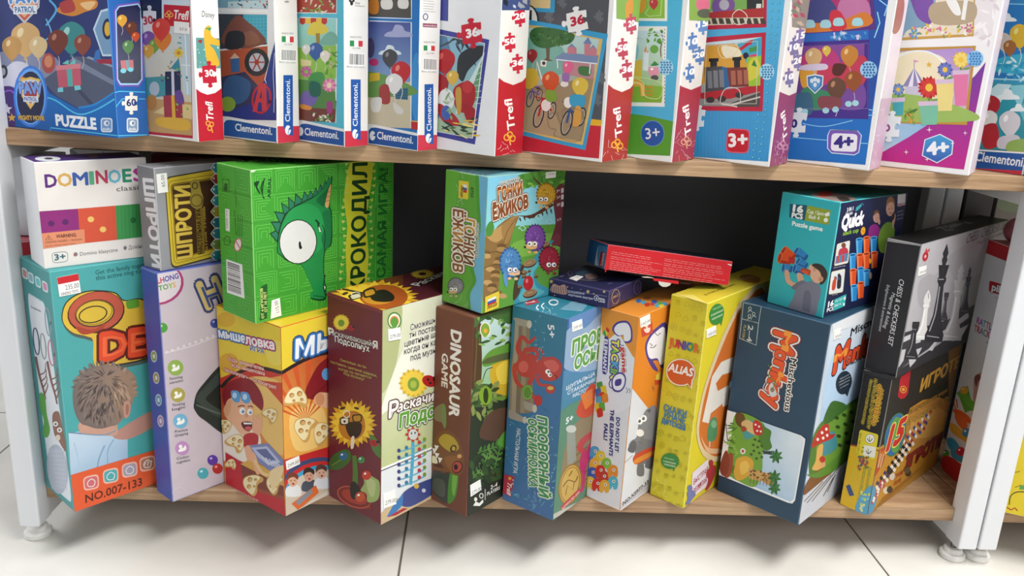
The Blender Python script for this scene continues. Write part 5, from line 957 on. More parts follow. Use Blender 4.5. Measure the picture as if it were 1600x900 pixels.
for t, p, q in (('Сможешь ли', (310, 212), (420, 176)), ('ты поставить', (306, 238), (430, 200)), ('цветные шарики', (290, 268), (450, 216)), ('когда он качается', (288, 294), (460, 240)), ('под музыку', (310, 316), (420, 280))): T(F, t, p, q, 20, '#3f4034', 0.02, ol=('#f0f0e4', .1))
petals(F, 320, 392, 52, 16, '#d2ac2c', '#eacb4a'); E(F, 320, 396, 20, 24, '#7a9c3c'); E(F, 320, 396, 11, 13, '#a8b84a'); ladybird(F, 375, 385, 26)
T(F, 'Раскачивающийся', (240, 500), (560, 395), 34, '#f2f0ea', 0.03, ol=('#5a3434', .12)); T(F, 'Р', (236, 512), (266, 502), 52, '#f2f0ea', 0.03, ol=('#5a3434', .08)); T(F, 'Подсолнух', (272, 546), (520, 462), 46, '#64a03c', 0.04, ol=('#f0f0e8', .08), ol2=('#3c4a34', .16))
L(F, [(318, 590), (318, 640), (310, 740)], 10, '#4fa4c4', 1); F.bump(); F.hold = True
for i in range(6):
    y = 610+i*24; L(F, [(270, y+18), (318, y+2), (360, y-20)], 4, '#5fb0cc', 1)
F.hold = False; F.bump(); F.hold = True
for i in range(6):
    y = 610+i*24
    for x, dy, c in ((270, 18, '#3f3f7c'), (296, 8, '#3a7a9c'), (340, -10, '#b8404a'), (358, -20, '#7a9a3c')): E(F, x, y+dy-5, 6, 7, c, 0, 10)
F.hold = False
petals(F, 318, 568, 28, 8, '#b83a34', None, .34); E(F, 319, 568, 16, 18, '#c9d0cc'); E(F, 313, 564, 2.5, 4, '#333', 0, 8); E(F, 325, 562, 2.5, 4, '#333', 0, 8)
P(F, [(206, 840), (260, 790), (400, 735), (400, 860), (206, 900)], '#c9b08a'); P(F, [(270, 800), (300, 755), (400, 715), (400, 760), (310, 815)], '#3f4a86', 1); P(F, [(228, 850), (250, 810), (285, 770), (282, 810), (250, 845)], '#3a78b4'); P(F, [(228, 852), (285, 820), (300, 822), (260, 845)], '#a82c34'); E(F, 330, 745, 9, 9, '#d2b04a', 0, 10); E(F, 355, 760, 7, 7, '#cfcde0', 0, 10)
b.sticker(F, [(232, 208), (274, 200), (277, 240), (234, 248)], '279.00', (238, 240), (274, 232), 13); b.sticker(F, [(216, 772), (258, 758), (260, 806), (218, 822)], '279.00', (222, 810), (258, 798), 14)
F = b.T; V('C1')
for pts_ in ([(620, 730), (890, 660), (995, 640), (996, 800), (890, 815)],): P(F, pts_, '#6b3a1e')
petals(F, 850, 760, 235, 17, '#d6a326', '#eec53a', .2, .42, 6); E(F, 900, 752, 120, 62, '#a8541e'); E(F, 870, 755, 80, 36, '#c88a2a')
P(F, [(830, 735), (900, 715), (950, 745), (935, 775), (850, 772)], '#221a18', 1); P(F, rrect([(790, 720), (850, 700), (870, 740), (800, 762)], .3), '#2a1f14'); P(F, rrect([(802, 726), (845, 711), (858, 736), (808, 751)], .3), '#c8922c'); L(F, [(690, 712), (800, 735)], 9, '#2a1f14'); P(F, rrect([(715, 745), (775, 725), (800, 752), (735, 772)], .3), '#2a1f14'); P(F, rrect([(728, 748), (770, 733), (788, 752), (742, 765)], .3), '#cfc6a4'); O(F, ell(758, 738, 22, 10), 3, '#f0ece0'); E(F, 705, 735, 16, 7, '#3a2418', -20)
V('N'); T(F, 'Раскачивающийся', (655, 447), (760, 400), 13, '#e8e4e0', 0.02, ol=('#2a1216', .2)); petals(F, 660, 428, 20, 12, '#cfa52a', '#e6c84a', .2, .4)
V('C3'); b.slab(b.L, [(24, 84), (212, 146), (212, 153), (24, 91)], 'lid_flap', 0.0005, '#7c3038'); b.done()
# --- brown dinosaur box
b = lb('narrow brown game box with a brown lizard head, under the hedgehog box', 0.0059, -0.0567, 0.7258, 0.0668, 0.15, 0.2822, '#4a3222', dict(L='#72412e', R='#3a4030', T='#8a5a48'), '#7c4a36')
V('C4'); F = b.L
T(F, 'DINOSAUR', (88, 138), (80, 470), 40, '#f0eae2', 0.04); T(F, 'GAME', (52, 228), (50, 358), 24, '#e6ded4', 0.03)
P(F, [(28, 440), (60, 430), (68, 480), (60, 520), (50, 500), (24, 490), (20, 460)], '#8a7a54', 1); P(F, [(52, 432), (66, 440), (68, 510), (58, 518)], '#6f8a4c', 1)
P(F, [(18, 690), (60, 700), (80, 700), (72, 810), (40, 800), (12, 760)], '#3f4438', 1); P(F, [(20, 720), (60, 730), (60, 790), (15, 765)], '#565c4c', 1); P(F, [(82, 705), (104, 680), (116, 712), (105, 790), (78, 818), (74, 780)], '#4e8a30', 1); P(F, [(96, 690), (112, 710), (100, 785), (90, 760)], '#78b048', 1)
P(F, [(10, 610), (30, 555), (60, 530), (100, 545), (125, 590), (138, 640), (135, 690), (110, 708), (80, 695), (50, 690), (18, 680), (8, 650)], '#7c4f26', 1); P(F, [(38, 570), (62, 545), (98, 560), (118, 600), (90, 615), (60, 600)], '#b89a30', 1); P(F, [(60, 640), (100, 630), (130, 660), (120, 698), (85, 690)], '#8f5c2a', 1)
P(F, [(14, 630), (34, 640), (60, 680), (20, 672)], '#5a2c1c'); F.bump(); F.hold = True
for i, (x, y) in enumerate(((20, 600), (30, 618), (42, 636), (28, 588))): P(F, [(x-6, y), (x+12, y+4), (x, y+24)], '#efe8da')
F.hold = False
E(F, 96, 602, 12, 15, '#3a2a1c', 30); E(F, 97, 602, 7, 9, '#c9a040'); E(F, 112, 674, 22, 26, '#5a3018', 20); E(F, 110, 674, 17, 20, '#b84a3a', 20); E(F, 106, 674, 8, 11, '#26140c'); E(F, 120, 632, 9, 8, '#d8a06a'); P(F, [(16, 630), (30, 640), (34, 660), (12, 655)], '#e6dcae', 1)
F = b.R
G(F, [(160, 40), (360, 20), (360, 420), (160, 420)], '#c3dbe0', '#7fae68', (280, 100), (240, 420)); P(F, [(172, 90), (200, 90), (205, 330), (165, 360)], '#4f3c24', 1); L(F, [(190, 100), (186, 220), (178, 340)], 5, '#6a5434', 1); P(F, [(172, 40), (370, 40), (360, 90), (300, 110), (240, 90), (200, 110), (172, 130)], '#4a6a38', 1); scatter_leaves(F, (180, 60, 330, 200), 34, ['#3f6a30', '#5f8f44', '#86ac54', '#2f4f28'], 30, 7, 2)
E(F, 220, 138, 21, 30, '#e8e2cc'); E(F, 220, 138, 17, 25, '#c8392c'); P(F, [(206, 130), (220, 112), (236, 132), (225, 165), (210, 160)], '#7aa83c', 1); E(F, 221, 142, 8, 9, '#e0a83c'); T(F, 'BRIC TOYS', (203, 192), (236, 184), 7, '#333', 0.0)
P(F, [(240, 330), (245, 280), (280, 250), (330, 240), (330, 400), (300, 415), (270, 400)], '#c9a82c', 1); P(F, [(262, 290), (310, 260), (320, 330), (280, 350)], '#e0c648', 1); P(F, [(255, 400), (320, 400), (320, 450), (280, 440)], '#6f8f38', 1); P(F, [(290, 415), (320, 405), (320, 440), (300, 438)], '#26301c', 1)
P(F, [(208, 262), (240, 220), (300, 195), (370, 180), (370, 235), (310, 250), (225, 282)], '#5f9438', 1); P(F, [(214, 272), (225, 250), (300, 228), (370, 215), (370, 235), (300, 256)], '#54603a', 1); L(F, [(212, 330), (225, 295), (250, 285)], 3, '#2c3a1c', 1)
P(F, [(160, 400), (330, 420), (330, 900), (150, 900)], '#2b3324'); P(F, [(180, 360), (240, 355), (250, 420), (200, 440), (165, 430)], '#3f5a2c', 1); scatter_leaves(F, (170, 350, 260, 500), 40, ['#4f6a34', '#6a7f44', '#2f4422', '#86904e'], 40, 10, 6); E(F, 222, 395, 26, 36, '#7aa02c'); E(F, 222, 395, 10, 30, '#2c3a14'); P(F, [(240, 460), (330, 450), (330, 560), (200, 560)], '#5a4030', 1)
F.bump()
for x, y, a, l in ((170, 720, -50, 130), (190, 620, -20, 110), (180, 760, -70, 150), (260, 600, -40, 90), (250, 700, -75, 140), (220, 780, -30, 110), (275, 580, 20, 50)):
    t = math.radians(a); x1, y1 = x+l*math.cos(t), y+l*math.sin(t); L(F, [(x, y), (x1, y1)], 3, '#7a9a4c'); F.bump(); F.hold = True
    for k in range(6):
        px_, py_ = x+(x1-x)*(k+.5)/6.5, y+(y1-y)*(k+.5)/6.5
        for s_ in (-1, 1): leaf(F, px_, py_, px_+22*math.cos(t+s_*.9), py_+26*math.sin(t+s_*.9), 6, ('#4a7a34', '#3a6430', '#5c8a40')[k % 3])
    F.hold = False
P(F, [(268, 580), (300, 530), (330, 540), (330, 600), (300, 600)], '#5a9a3c', 1); scatter_leaves(F, (160, 640, 300, 760), 26, ['#1f2a1a', '#35502a', '#2a3e22'], 50, 12, 9)
P(F, [(150, 770), (330, 700), (330, 900), (150, 900)], '#23291f'); T(F, '2–4', (240, 762), (266, 748), 16, '#e8e8e0', 0.02); T(F, 'PLAYERS', (226, 786), (276, 760), 13, '#e8e8e0', 0.02); L(F, [(219, 760), (219, 802)], 2, '#e8e8e0'); E(F, 182, 800, 6, 8, '#e8e8e0'); P(F, [(172, 825), (182, 808), (196, 815), (210, 800), (212, 812), (198, 826)], '#e8e8e0'); O(F, ell(204, 786, 7, 9), 3, '#e8e8e0')
b.sticker(F, [(160, 745), (200, 722), (204, 762), (162, 790)], '279.00', (166, 782), (202, 762), 13); b.done()
# --- blue octopus box
b = lb('film wrapped blue game box with a red octopus holding cups on a wooden pier', 0.1222, -0.0601, 0.6693, 0.0847, 0.16, 0.2863, '#3a6492', dict(L='#37708f', R='#49699c', T='#2f7d92'), '#4a7c9c', WRAP)
V('C6'); F = b.L
G(F, [(-10, 60), (270, 110), (220, 890), (-10, 830)], '#2f7a8c', '#3f6a9c', (40, 300), (220, 500)); P(F, [(140, 320), (240, 300), (225, 520), (120, 500)], '#3c6f9e', 1); scatter_leaves(F, (30, 480, 210, 860), 60, ['#4f8fae', '#2d6a84', '#5a9ab4'], 24, 3, 3)
P(F, [(60, 132), (110, 145), (130, 480), (34, 490)], '#8d7e6a'); F.bump(); F.hold = True
for i, c in enumerate(('#a3947e', '#7c6e5c', '#968872', '#84765f')): P(F, [(60+i*14, 140), (72+i*14, 144), (64+i*17, 486), (44+i*17, 488)], c)
F.hold = False
for q in ([(50, 130), (112, 145), (118, 172), (66, 160)], [(36, 470), (90, 500), (96, 524), (34, 505)], [(90, 440), (132, 455), (134, 485), (94, 472)]): P(F, rrect(q, .25), '#a09888'); 
E(F, 112, 158, 9, 15, '#c4bcae'); E(F, 95, 512, 8, 13, '#c4bcae'); E(F, 132, 470, 8, 15, '#c4bcae')
c1, c2 = '#b8423c', '#d0605a'
for pth, w in (([(100, 300), (70, 250), (85, 205), (110, 225), (135, 205)], 20), ([(110, 320), (60, 310), (65, 370), (100, 400)], 22), ([(120, 300), (150, 300), (165, 275)], 16), ([(130, 340), (110, 390), (130, 430), (150, 450)], 20), ([(140, 350), (150, 380), (190, 385), (200, 400)], 14), ([(80, 290), (100, 255), (140, 262), (135, 300)], 18)): L(F, pth, w, c1, 1, w*.5)
P(F, [(70, 290), (115, 265), (150, 300), (135, 350), (85, 350), (62, 320)], c1, 1); P(F, [(140, 320), (160, 285), (205, 280), (232, 310), (225, 350), (195, 368), (155, 358)], c1, 1); P(F, [(165, 300), (200, 290), (222, 315), (200, 335)], c2, 1); E(F, 90, 315, 18, 22, c2)
eye(F, 180, 333, 9, '#222', 1, .3, 0); eye(F, 188, 345, 8, '#222', 1, .3, 0); L(F, [(205, 345), (214, 352), (210, 362)], 3, '#5a1a1a', 1); E(F, 190, 398, 17, 17, c1); E(F, 190, 394, 12, 7, '#d9b45a'); E(F, 145, 440, 15, 20, '#b8302c'); P(F, [(85, 390), (120, 385), (120, 430), (92, 430)], '#5f8a3c', 1); O(F, ell(105, 410, 16, 24), 4, '#8ab04a'); L(F, [(90, 250), (120, 245), (150, 250), (165, 268)], 7, c1, 1)
T(F, '5+', (180, 160), (186, 206), 22, '#e2e8ec', 0.03)
T(F, 'ПРОВОРНЫЙ', (142, 498), (148, 790), 34, '#3f8a58', 0.05, ol=('#dfe8c8', .12)); T(F, 'ОСЬМИНОЖКА', (108, 505), (112, 755), 30, '#3f8a58', 0.05, ol=('#dfe8c8', .12)); T(F, 'НАСТОЛЬНАЯ ИГРА', (66, 542), (52, 706), 15, '#d6dee4', 0.02)
P(F, [(20, 712), (58, 722), (44, 796), (14, 782)], '#b22f40'); T(F, 'Trefl', (32, 742), (28, 786), 16, '#f0e8e4', 0.02, shear=.2); E(F, 40, 728, 6, 6, '#e0a040'); confetti(F, (40, 500, 220, 860), 50, ['#7fb4cc', '#a8ccd8', '#5f9cbc'], 4, 9)
F = b.R
G(F, [(195, 100), (400, 80), (400, 420), (195, 520)], '#5f86bc', '#3f7f98', (300, 100), (260, 420)); P(F, [(240, 130), (260, 120), (250, 330), (235, 330)], '#3c5f9a'); P(F, [(245, 195), (285, 165), (320, 170), (400, 110), (400, 300), (245, 325)], '#8fa8c4', 1)
T(F, 'ПРОВОРНЫЙ', (270, 272), (520, 148), 50, '#5f9a48', 0.05, ol=('#e8ecd8', .1)); T(F, 'ОСЬМИНОЖКА', (278, 326), (540, 200), 48, '#5f9a48', 0.05, ol=('#e8ecd8', .1))
for t, p, q in (('ЩУПАЛЬЦА НАДЕВАЙ', (248, 402), (440, 300)), ('СТАКАНЧИКИ РАССТАВЛЯЙ', (252, 420), (470, 310)), ('НАСТОЛЬНАЯ ИГРА', (272, 430), (400, 370))): T(F, t, p, q, 14, '#d8e0ea', 0.02)
P(F, [(195, 560), (240, 470), (350, 420), (400, 440), (400, 900), (195, 900)], '#57846c', 1); P(F, [(260, 560), (330, 490), (400, 480), (400, 700), (300, 760), (230, 740)], '#8a7a5c', 1); F.bump(); F.hold = True
for i in range(6): L(F, [(250+i*6, 640+i*24), (380, 540+i*30)], 4, '#6a5c44')
F.hold = False
P(F, [(250, 545), (280, 528), (284, 660), (252, 690)], '#8f948a'); E(F, 266, 545, 19, 14, '#c0c4bc'); P(F, [(285, 480), (330, 390), (355, 385), (350, 480), (310, 505)], '#c0482f', 1); P(F, [(300, 420), (345, 395), (345, 450), (318, 475)], '#d97a3c'); L(F, [(350, 560), (310, 590), (300, 620), (340, 640)], 22, '#b83f4a', 1); L(F, [(340, 600), (310, 700), (290, 760)], 16, '#c22a6a', 1); P(F, [(300, 650), (320, 640), (315, 760), (296, 770)], '#b8326c', 1)
E(F, 262, 750, 42, 78, '#8f6f34', 12); E(F, 262, 750, 37, 72, '#c2a256', 12); O(F, ell(262, 750, 33, 65, 12), 3, '#8f6f34'); L(F, [(235, 760), (255, 735), (280, 740), (290, 720)], 4, '#7a5c28', 1); L(F, [(245, 790), (252, 755), (272, 770), (278, 740)], 3, '#7a5c28'); L(F, [(258, 720), (270, 700)], 4, '#7a5c28')
P(F, [(228, 832), (298, 762), (300, 780), (228, 852)], '#b23a3c'); T(F, 'NOMINATED 2020', (232, 846), (296, 782), 9, '#ecd8cc', 0.01)
T(F, '5+', (246, 528), (272, 512), 22, '#e2e8ec', 0.03); P(F, [(200, 860), (320, 800), (320, 815), (200, 878)], '#b8b8ac')
b.sticker(F, [(268, 152), (305, 138), (308, 172), (270, 186)], '249.00', (273, 178), (305, 166), 12)
F = b.T; V('C5'); P(F, [(478, 800), (550, 785), (562, 806), (495, 822)], '#b22f3c'); T(F, 'Trefl', (495, 812), (548, 801), 16, '#f0e4e0', 0.02, shear=.2); O(F, ell(640, 805, 24, 14), 6, '#e4ecf0'); L(F, [(590, 840), (575, 825), (590, 808)], 6, '#e4ecf0', 1); L(F, [(560, 846), (548, 835), (558, 818)], 6, '#e4ecf0', 1)
V('C7'); F.bump(); F.hold = True
for i in range(7): L(F, [(160+i*12, 545-i*8), (310+i*8, 560-i*9)], 3, '#b8cce0')
F.hold = False
film_crinkle(F, (10, 540, 120, 620), 3, 20, '#b8d4dc'); V('C6'); film_crinkle(b.L, (130, 105, 170, 300), 6, 14, '#9cc4d4'); film_crinkle(b.L, (110, 740, 160, 860), 7, 14, '#8fb4cc'); b.done()
# --- white and orange elephant stacking box
b = lb('tall white and orange stacking game box with a grey elephant and coloured elephant blocks', 0.2187, -0.0311, 0.7209, 0.0574, 0.23, 0.2834, '#d9812c', dict(L='#dddee4', R='#dedce0', T='#d98a34'), '#e0a05c')
V('C8'); F = b.L
P(F, [(90, 80), (250, 125), (243, 240), (180, 215), (100, 170)], '#e29438'); P(F, [(100, 100), (128, 110), (112, 470), (72, 480)], '#e2e2e8'); P(F, [(90, 80), (240, 130), (238, 300), (100, 200)], '#e29438')
P(F, [(100, 240), (160, 190), (225, 300), (215, 470), (160, 500), (70, 500)], '#e4e4ea')
def tusk(F, q, c='#4f3f8c'): P(F, q, c, 4); cx, cy = sum(p[0] for p in q)/len(q), sum(p[1] for p in q)/len(q); P(F, [(cx+(x-cx)*.82, cy+(y-cy)*.82) for x, y in q], '#eceaf0', 4)
tusk(F, [(140, 170), (160, 152), (195, 150), (212, 175), (215, 215), (206, 232), (185, 232), (180, 205), (160, 208), (140, 190)])
T(F, 'game', (172, 248), (176, 345), 17, '#c8342c', 0.04, ol=('#f0eee8', .16), ol2=('#4f3f8c', .28)); T(F, 'TACKING', (138, 218), (130, 398), 26, '#c8bc3c', 0.05, ol=('#4f3f8c', .16), cols=['#e8dc5c', '#7fb848', '#e8dc5c', '#58a4d0', '#7fb848', '#e8dc5c', '#e8e4ec'])
tusk(F, [(135, 375), (150, 350), (175, 345), (190, 365), (185, 400), (165, 420), (140, 412)]); P(F, [(150, 375), (172, 370), (170, 392), (150, 396)], '#4f3f8c', 1)
P(F, rrect([(106, 205), (126, 210), (120, 355), (98, 350)], .3), '#4a3a8a'); T(F, 'ELEPHANT', (107, 218), (102, 345), 14, '#ece8f4', 0.03)
P(F, [(105, 190), (118, 172), (128, 185), (116, 206)], '#d9cc4a'); P(F, [(103, 195), (110, 182), (116, 204), (110, 210)], '#3f9a58'); P(F, [(118, 172), (128, 185), (122, 196), (112, 182)], '#c8342c')
F.bump(); F.hold = True
for i, (x, y, c) in enumerate(((92, 400, '#4f9a44'), (106, 415, '#d9c43c'), (86, 425, '#3f6fb4'), (100, 440, '#c8392c'), (112, 445, '#d98a34'), (88, 455, '#4fa4c4'), (84, 480, '#d9c43c'), (100, 478, '#5fa84a'), (92, 500, '#c8392c'))): P(F, rrect([(x-14, y-16), (x+8, y-22), (x+12, y+12), (x-10, y+18)], .25), c)
F.hold = False
for t, p, q in (('DO NOT LET', (154, 515), (148, 645)), ('THE ELEPHANTS', (131, 485), (126, 660)), ('FALL!', (107, 540), (106, 600))): T(F, t, p, q, 14, '#33337c', 0.05)
bl = [('#4fa4cc', 70, 650), ('#d9c43c', 92, 668), ('#4f78c0', 55, 690), ('#e0b43c', 70, 695), ('#7fb84a', 115, 695), ('#3f62b4', 62, 730), ('#c8342c', 92, 722), ('#b83a2c', 105, 745), ('#d98a34', 140, 722), ('#4fb0c8', 140, 765), ('#e0c04a', 52, 765), ('#c8342c', 80, 772), ('#d9a838', 108, 778)]
for c, x, y in bl: P(F, [(x-18, y-10), (x-5, y-25), (x+14, y-20), (x+20, y), (x+16, y+22), (x+4, y+24), (x, y+12), (x-8, y+24), (x-18, y+18)], c, 3); E(F, x+4, y-6, 6, 6, '#efe9e4', 0, 10); E(F, x+4, y-6, 3, 3, '#3a3a4c', 0, 8)
L(F, [(190, 402), (196, 412), (192, 424)], 2, '#4a4a50', 1); L(F, [(200, 406), (206, 414), (202, 424)], 2, '#4a4a50', 1)
F = b.R
P(F, [(230, 100), (380, 60), (300, 520), (205, 400)], '#dd8428'); P(F, [(205, 395), (300, 515), (280, 800), (160, 900)], '#d9dadf')
tusk(F, [(262, 250), (275, 210), (300, 180), (345, 160), (345, 300), (325, 330), (310, 300), (275, 300)]); L(F, [(280, 235), (290, 242), (282, 252), (296, 250), (305, 240)], 3, '#3a3a40'); L(F, [(300, 195), (310, 205), (322, 195)], 3, '#3a3a40'); P(F, [(268, 285), (290, 300), (312, 340), (290, 330)], '#4f3f8c', 1)
P(F, [(305, 355), (322, 340), (322, 385), (300, 392)], '#e0cc4a'); P(F, [(298, 375), (322, 372), (320, 390), (300, 394)], '#c84a34'); L(F, [(290, 395), (298, 408)], 2, '#4a4a50'); L(F, [(288, 402), (296, 416)], 2, '#4a4a50')
P(F, [(247, 180), (290, 150), (292, 195), (250, 212)], '#c8483a'); E(F, 270, 180, 12, 15, '#f0d8c8'); E(F, 262, 176, 4, 4, '#c8483a'); E(F, 276, 172, 4, 4, '#c8483a')
# elephant
P(F, [(235, 590), (250, 560), (290, 560), (305, 610), (300, 680), (230, 690), (225, 640)], '#77767c', 1); P(F, [(235, 690), (255, 685), (258, 735), (232, 735)], '#6f6e74', 1); P(F, [(270, 680), (290, 672), (288, 710), (262, 705)], '#6a696f', 1)
P(F, [(245, 540), (255, 505), (275, 480), (305, 480), (305, 600), (280, 600), (255, 590)], '#87868c', 1); P(F, [(250, 560), (240, 610), (215, 640), (200, 625), (210, 605), (230, 590), (238, 540)], '#807f85', 1); P(F, [(196, 640), (215, 605), (230, 615), (220, 650)], '#5f5e64', 1)
L(F, [(236, 608), (250, 615)], 3, '#5f5e64'); eye(F, 243, 530, 13, '#333', .85, -.2, 0); eye(F, 258, 520, 13, '#333', .85, -.2, 0); P(F, [(268, 490), (285, 482), (280, 500)], '#5a595f'); E(F, 243, 575, 15, 14, '#efeae4', 10); P(F, [(222, 660), (300, 625), (298, 655), (228, 695)], '#c84a34', 1); P(F, [(226, 675), (298, 640), (297, 655), (228, 692)], '#d98a3c', 1)
P(F, [(160, 850), (280, 760), (280, 780), (162, 872)], '#c4c4ca'); T(F, 'NO.XS977-33', (178, 852), (274, 766), 14, '#3a3a40', 0.04)
L(F, [(184, 690), (215, 660)], 3, '#a0a0a6')
b.sticker(F, [(242, 140), (280, 122), (283, 160), (245, 175)], '160.00', (247, 168), (282, 152), 12)
F = b.T; V('C7'); F.bump(); F.hold = True
for i, (x, y, c) in enumerate(((700, 490, '#3f6fb4'), (735, 500, '#4fa4c4'), (760, 515, '#c8392c'), (800, 510, '#c84a34'), (830, 520, '#4fa4c4'), (810, 495, '#3f62b4'), (850, 505, '#5fa84a'), (880, 510, '#4f9ac0'), (860, 525, '#d9c43c'))): P(F, rrect([(x-22, y-8), (x+14, y-14), (x+24, y+8), (x-10, y+16)], .3), c)
F.hold = False
E(F, 760, 470, 30, 12, '#a8602c'); P(F, [(442, 545), (442, 570), (500, 620), (440, 640)], '#c87a2c') if False else None
b.done()
# --- yellow word game box
b = lb('yellow narrow word game box with rainbow JUNIOR lettering and orange speech bubble', 0.31, -0.0202, 0.7569, 0.0552, 0.25, 0.3021, '#d9cc2c', dict(L='#d8cb30', R='#dccb30', T='#d0bf38'), '#e0d65c')
V('D1'); F = b.L
def icons(F, pts, col, seed):
    r = random.Random(seed)
    for x, y in pts:
        s = r.uniform(8, 11); k = r.randint(0, 3); F.bump()
        if k == 0: O(F, ell(x, y, s, s*1.1), 1.8, col); star(F, x, y, s*.6, col)
        elif k == 1: O(F, [(x-s*.8, y-s), (x+s*.8, y-s*.6), (x+s*.7, y+s), (x-s*.9, y+s*.7)], 1.8, col); O(F, ell(x, y, s*.4, s*.4), 1.6, col)
        elif k == 2:
            for a in (0, 60, 120): L(F, [(x-s*math.cos(math.radians(a)), y-s*math.sin(math.radians(a))), (x+s*math.cos(math.radians(a)), y+s*math.sin(math.radians(a)))], 2, col)
        else: O(F, [(x, y-s), (x+s, y+s*.7), (x-s, y+s*.5)], 1.8, col, 1)
rr = random.Random(11); pts = []
for i in range(16):
    for j in range(5): pts.append((112-i*6+j*26+rr.uniform(-5, 5)+(i % 2)*10, 140+i*46+j*8+rr.uniform(-6, 6)))
icons(F, pts, '#c4b42c', 3)
T(F, 'JUNIOR', (80, 293), (184, 318), 28, '#d2402c', 0.05, cols=['#d86a2c', '#c8342c', '#7a3a94', '#3a5ab4', '#3f9a4a', '#d8702c'])
E(F, 122, 386, 52, 48, '#efe4d2', 12); P(F, [(140, 420), (160, 445), (165, 418)], '#efe4d2'); E(F, 122, 386, 48, 44, '#d25f24', 12); P(F, [(140, 418), (157, 438), (160, 415)], '#d25f24'); T(F, 'ALiAS', (77, 380), (166, 402), 28, '#f4efe6', 0.04, shear=.25, ol=('#b84a1c', .06))
T(F, 'СКАЖИ', (62, 520), (140, 546), 22, '#3a7fae', 0.03); T(F, 'ИНАЧЕ', (64, 543), (136, 570), 22, '#3a7fae', 0.03); T(F, 'детская', (54, 562), (136, 592), 22, '#3a7fae', 0.03)
E(F, 84, 698, 32, 28, '#3f8a3c', 10); P(F, [(90, 720), (98, 736), (102, 718)], '#3f8a3c'); T(F, 'Объясняйте', (64, 688), (98, 696), 5, '#dfe8c8', 0); T(F, '6 миллионов', (60, 700), (104, 710), 7, '#dfe8c8', 0.01); T(F, 'экземпляров', (62, 711), (103, 720), 7, '#dfe8c8', 0.01)
film_crinkle(F, (30, 760, 70, 830), 4, 10, '#efe8a0')
F = b.R
pts = [(225+i*12+j*24+rr.uniform(-6, 6), 700-i*54-j*14+rr.uniform(-8, 8)) for i in range(11) for j in range(5)]; icons(F, pts, '#c9b62c', 5)
cv = [(345, 120), (300, 190), (250, 300), (205, 430), (180, 540), (175, 600), (185, 650), (205, 685), (245, 700), (330, 660), (420, 560), (420, 90)]
P(F, cv, '#ddc79c', 4); P(F, [(340, 150), (300, 215), (255, 320), (212, 440), (190, 540), (184, 600), (195, 645), (220, 672), (255, 680), (330, 640), (420, 540), (420, 110)], '#d0702c', 4)
P(F, [(195, 560), (230, 400), (262, 350), (420, 280), (420, 380), (300, 430), (262, 500), (225, 530), (218, 565)], '#e5dfd4'); P(F, [(243, 425), (265, 395), (300, 385), (290, 430), (250, 452)], '#d0702c'); P(F, [(238, 470), (290, 445), (285, 500), (268, 508), (262, 485), (240, 500)], '#e5dfd4')
P(F, [(215, 580), (228, 548), (245, 548), (246, 610), (225, 632), (212, 620)], '#4f8a5c', 1); E(F, 236, 568, 10, 14, '#7ab086'); P(F, [(190, 610), (215, 650), (260, 655), (262, 668), (215, 668)], '#e0b48a', 1); L(F, [(222, 628), (220, 650)], 4, '#e0c0a0')
E(F, 246, 182, 25, 38, '#3f8a3c', 14); P(F, [(255, 205), (262, 222), (268, 198)], '#3f8a3c'); T(F, 'Объясняйте', (232, 168), (264, 154), 5, '#dfe8c8', 0); T(F, '6 миллионов', (226, 190), (268, 170), 8, '#dfe8c8', .01); T(F, 'экземпляров', (228, 204), (266, 186), 8, '#dfe8c8', .01)
P(F, [(160, 740), (216, 690), (220, 780), (156, 830)], '#e6dade'); T(F, 'БЫСТРАЯ', (164, 782), (214, 735), 18, '#a03a5c', 0.03); T(F, 'и', (180, 792), (190, 784), 14, '#a03a5c', 0.03); T(F, 'ВЕСЕЛАЯ', (164, 815), (210, 770), 18, '#a03a5c', 0.03)
E(F, 152, 793, 9, 11, '#6f78a8'); P(F, [(142, 808), (160, 800), (172, 815), (158, 835), (150, 848), (136, 850), (144, 830)], '#6f78a8', 1); E(F, 226, 705, 8, 12, '#b03a3c'); P(F, [(208, 745), (222, 718), (242, 715), (238, 750), (220, 790), (206, 800), (215, 765)], '#b03a3c', 1)
b.sticker(F, [(210, 238), (243, 222), (243, 252), (211, 266)], '160.00', (214, 260), (242, 247), 11)
F = b.T; V('R2'); E(F, 1190, 500, 150, 58, '#a8742c', 8); T(F, 'ALIAS', (1045, 520), (1270, 480), 50, '#d8bc8c', 0.03, ol=('#7a4f1c', .1)); T(F, 'JUNIOR', (560, 735), (790, 650), 40, '#7a6a1c', 0.03); T(F, 'СКАЖИ ИНАЧЕ', (790, 660), (990, 580), 36, '#5a5220', 0.03)
b.slab(F, [(100, 712), (605, 862), (430, 755), (380, 728), (260, 732)], 'torn_flap', 0.0005, '#ddd06a'); b.done()
# --- navy monkey box
b = lb('large navy blue game box with a mushroom island picture, under the turquoise box', 0.461, -0.056, 0.8047, 0.1265, 0.22, 0.291, '#2c4a60', dict(L='#29465e', R='#c9d4e0', T='#264258'), '#4a6478')
V('D3'); F = b.L
O(F, [(146, 55), (212, 68), (202, 130), (140, 114)], 2.5, '#c3ccd2'); O(F, [(140, 114), (202, 130), (193, 212), (132, 186)], 2.5, '#c3ccd2')
for x, y in ((170, 76), (184, 96), (168, 104)): O(F, ell(x, y, 5, 6), 2, '#c3ccd2'); L(F, [(x-8, y+14), (x, y+7), (x+9, y+12)], 2, '#c3ccd2', 1)
T(F, '2–4', (164, 136), (158, 196), 19, '#c9d0d4', 0.01); T(F, 'PLAYERS', (148, 136), (140, 190), 9, '#b8a85c', 0.01)
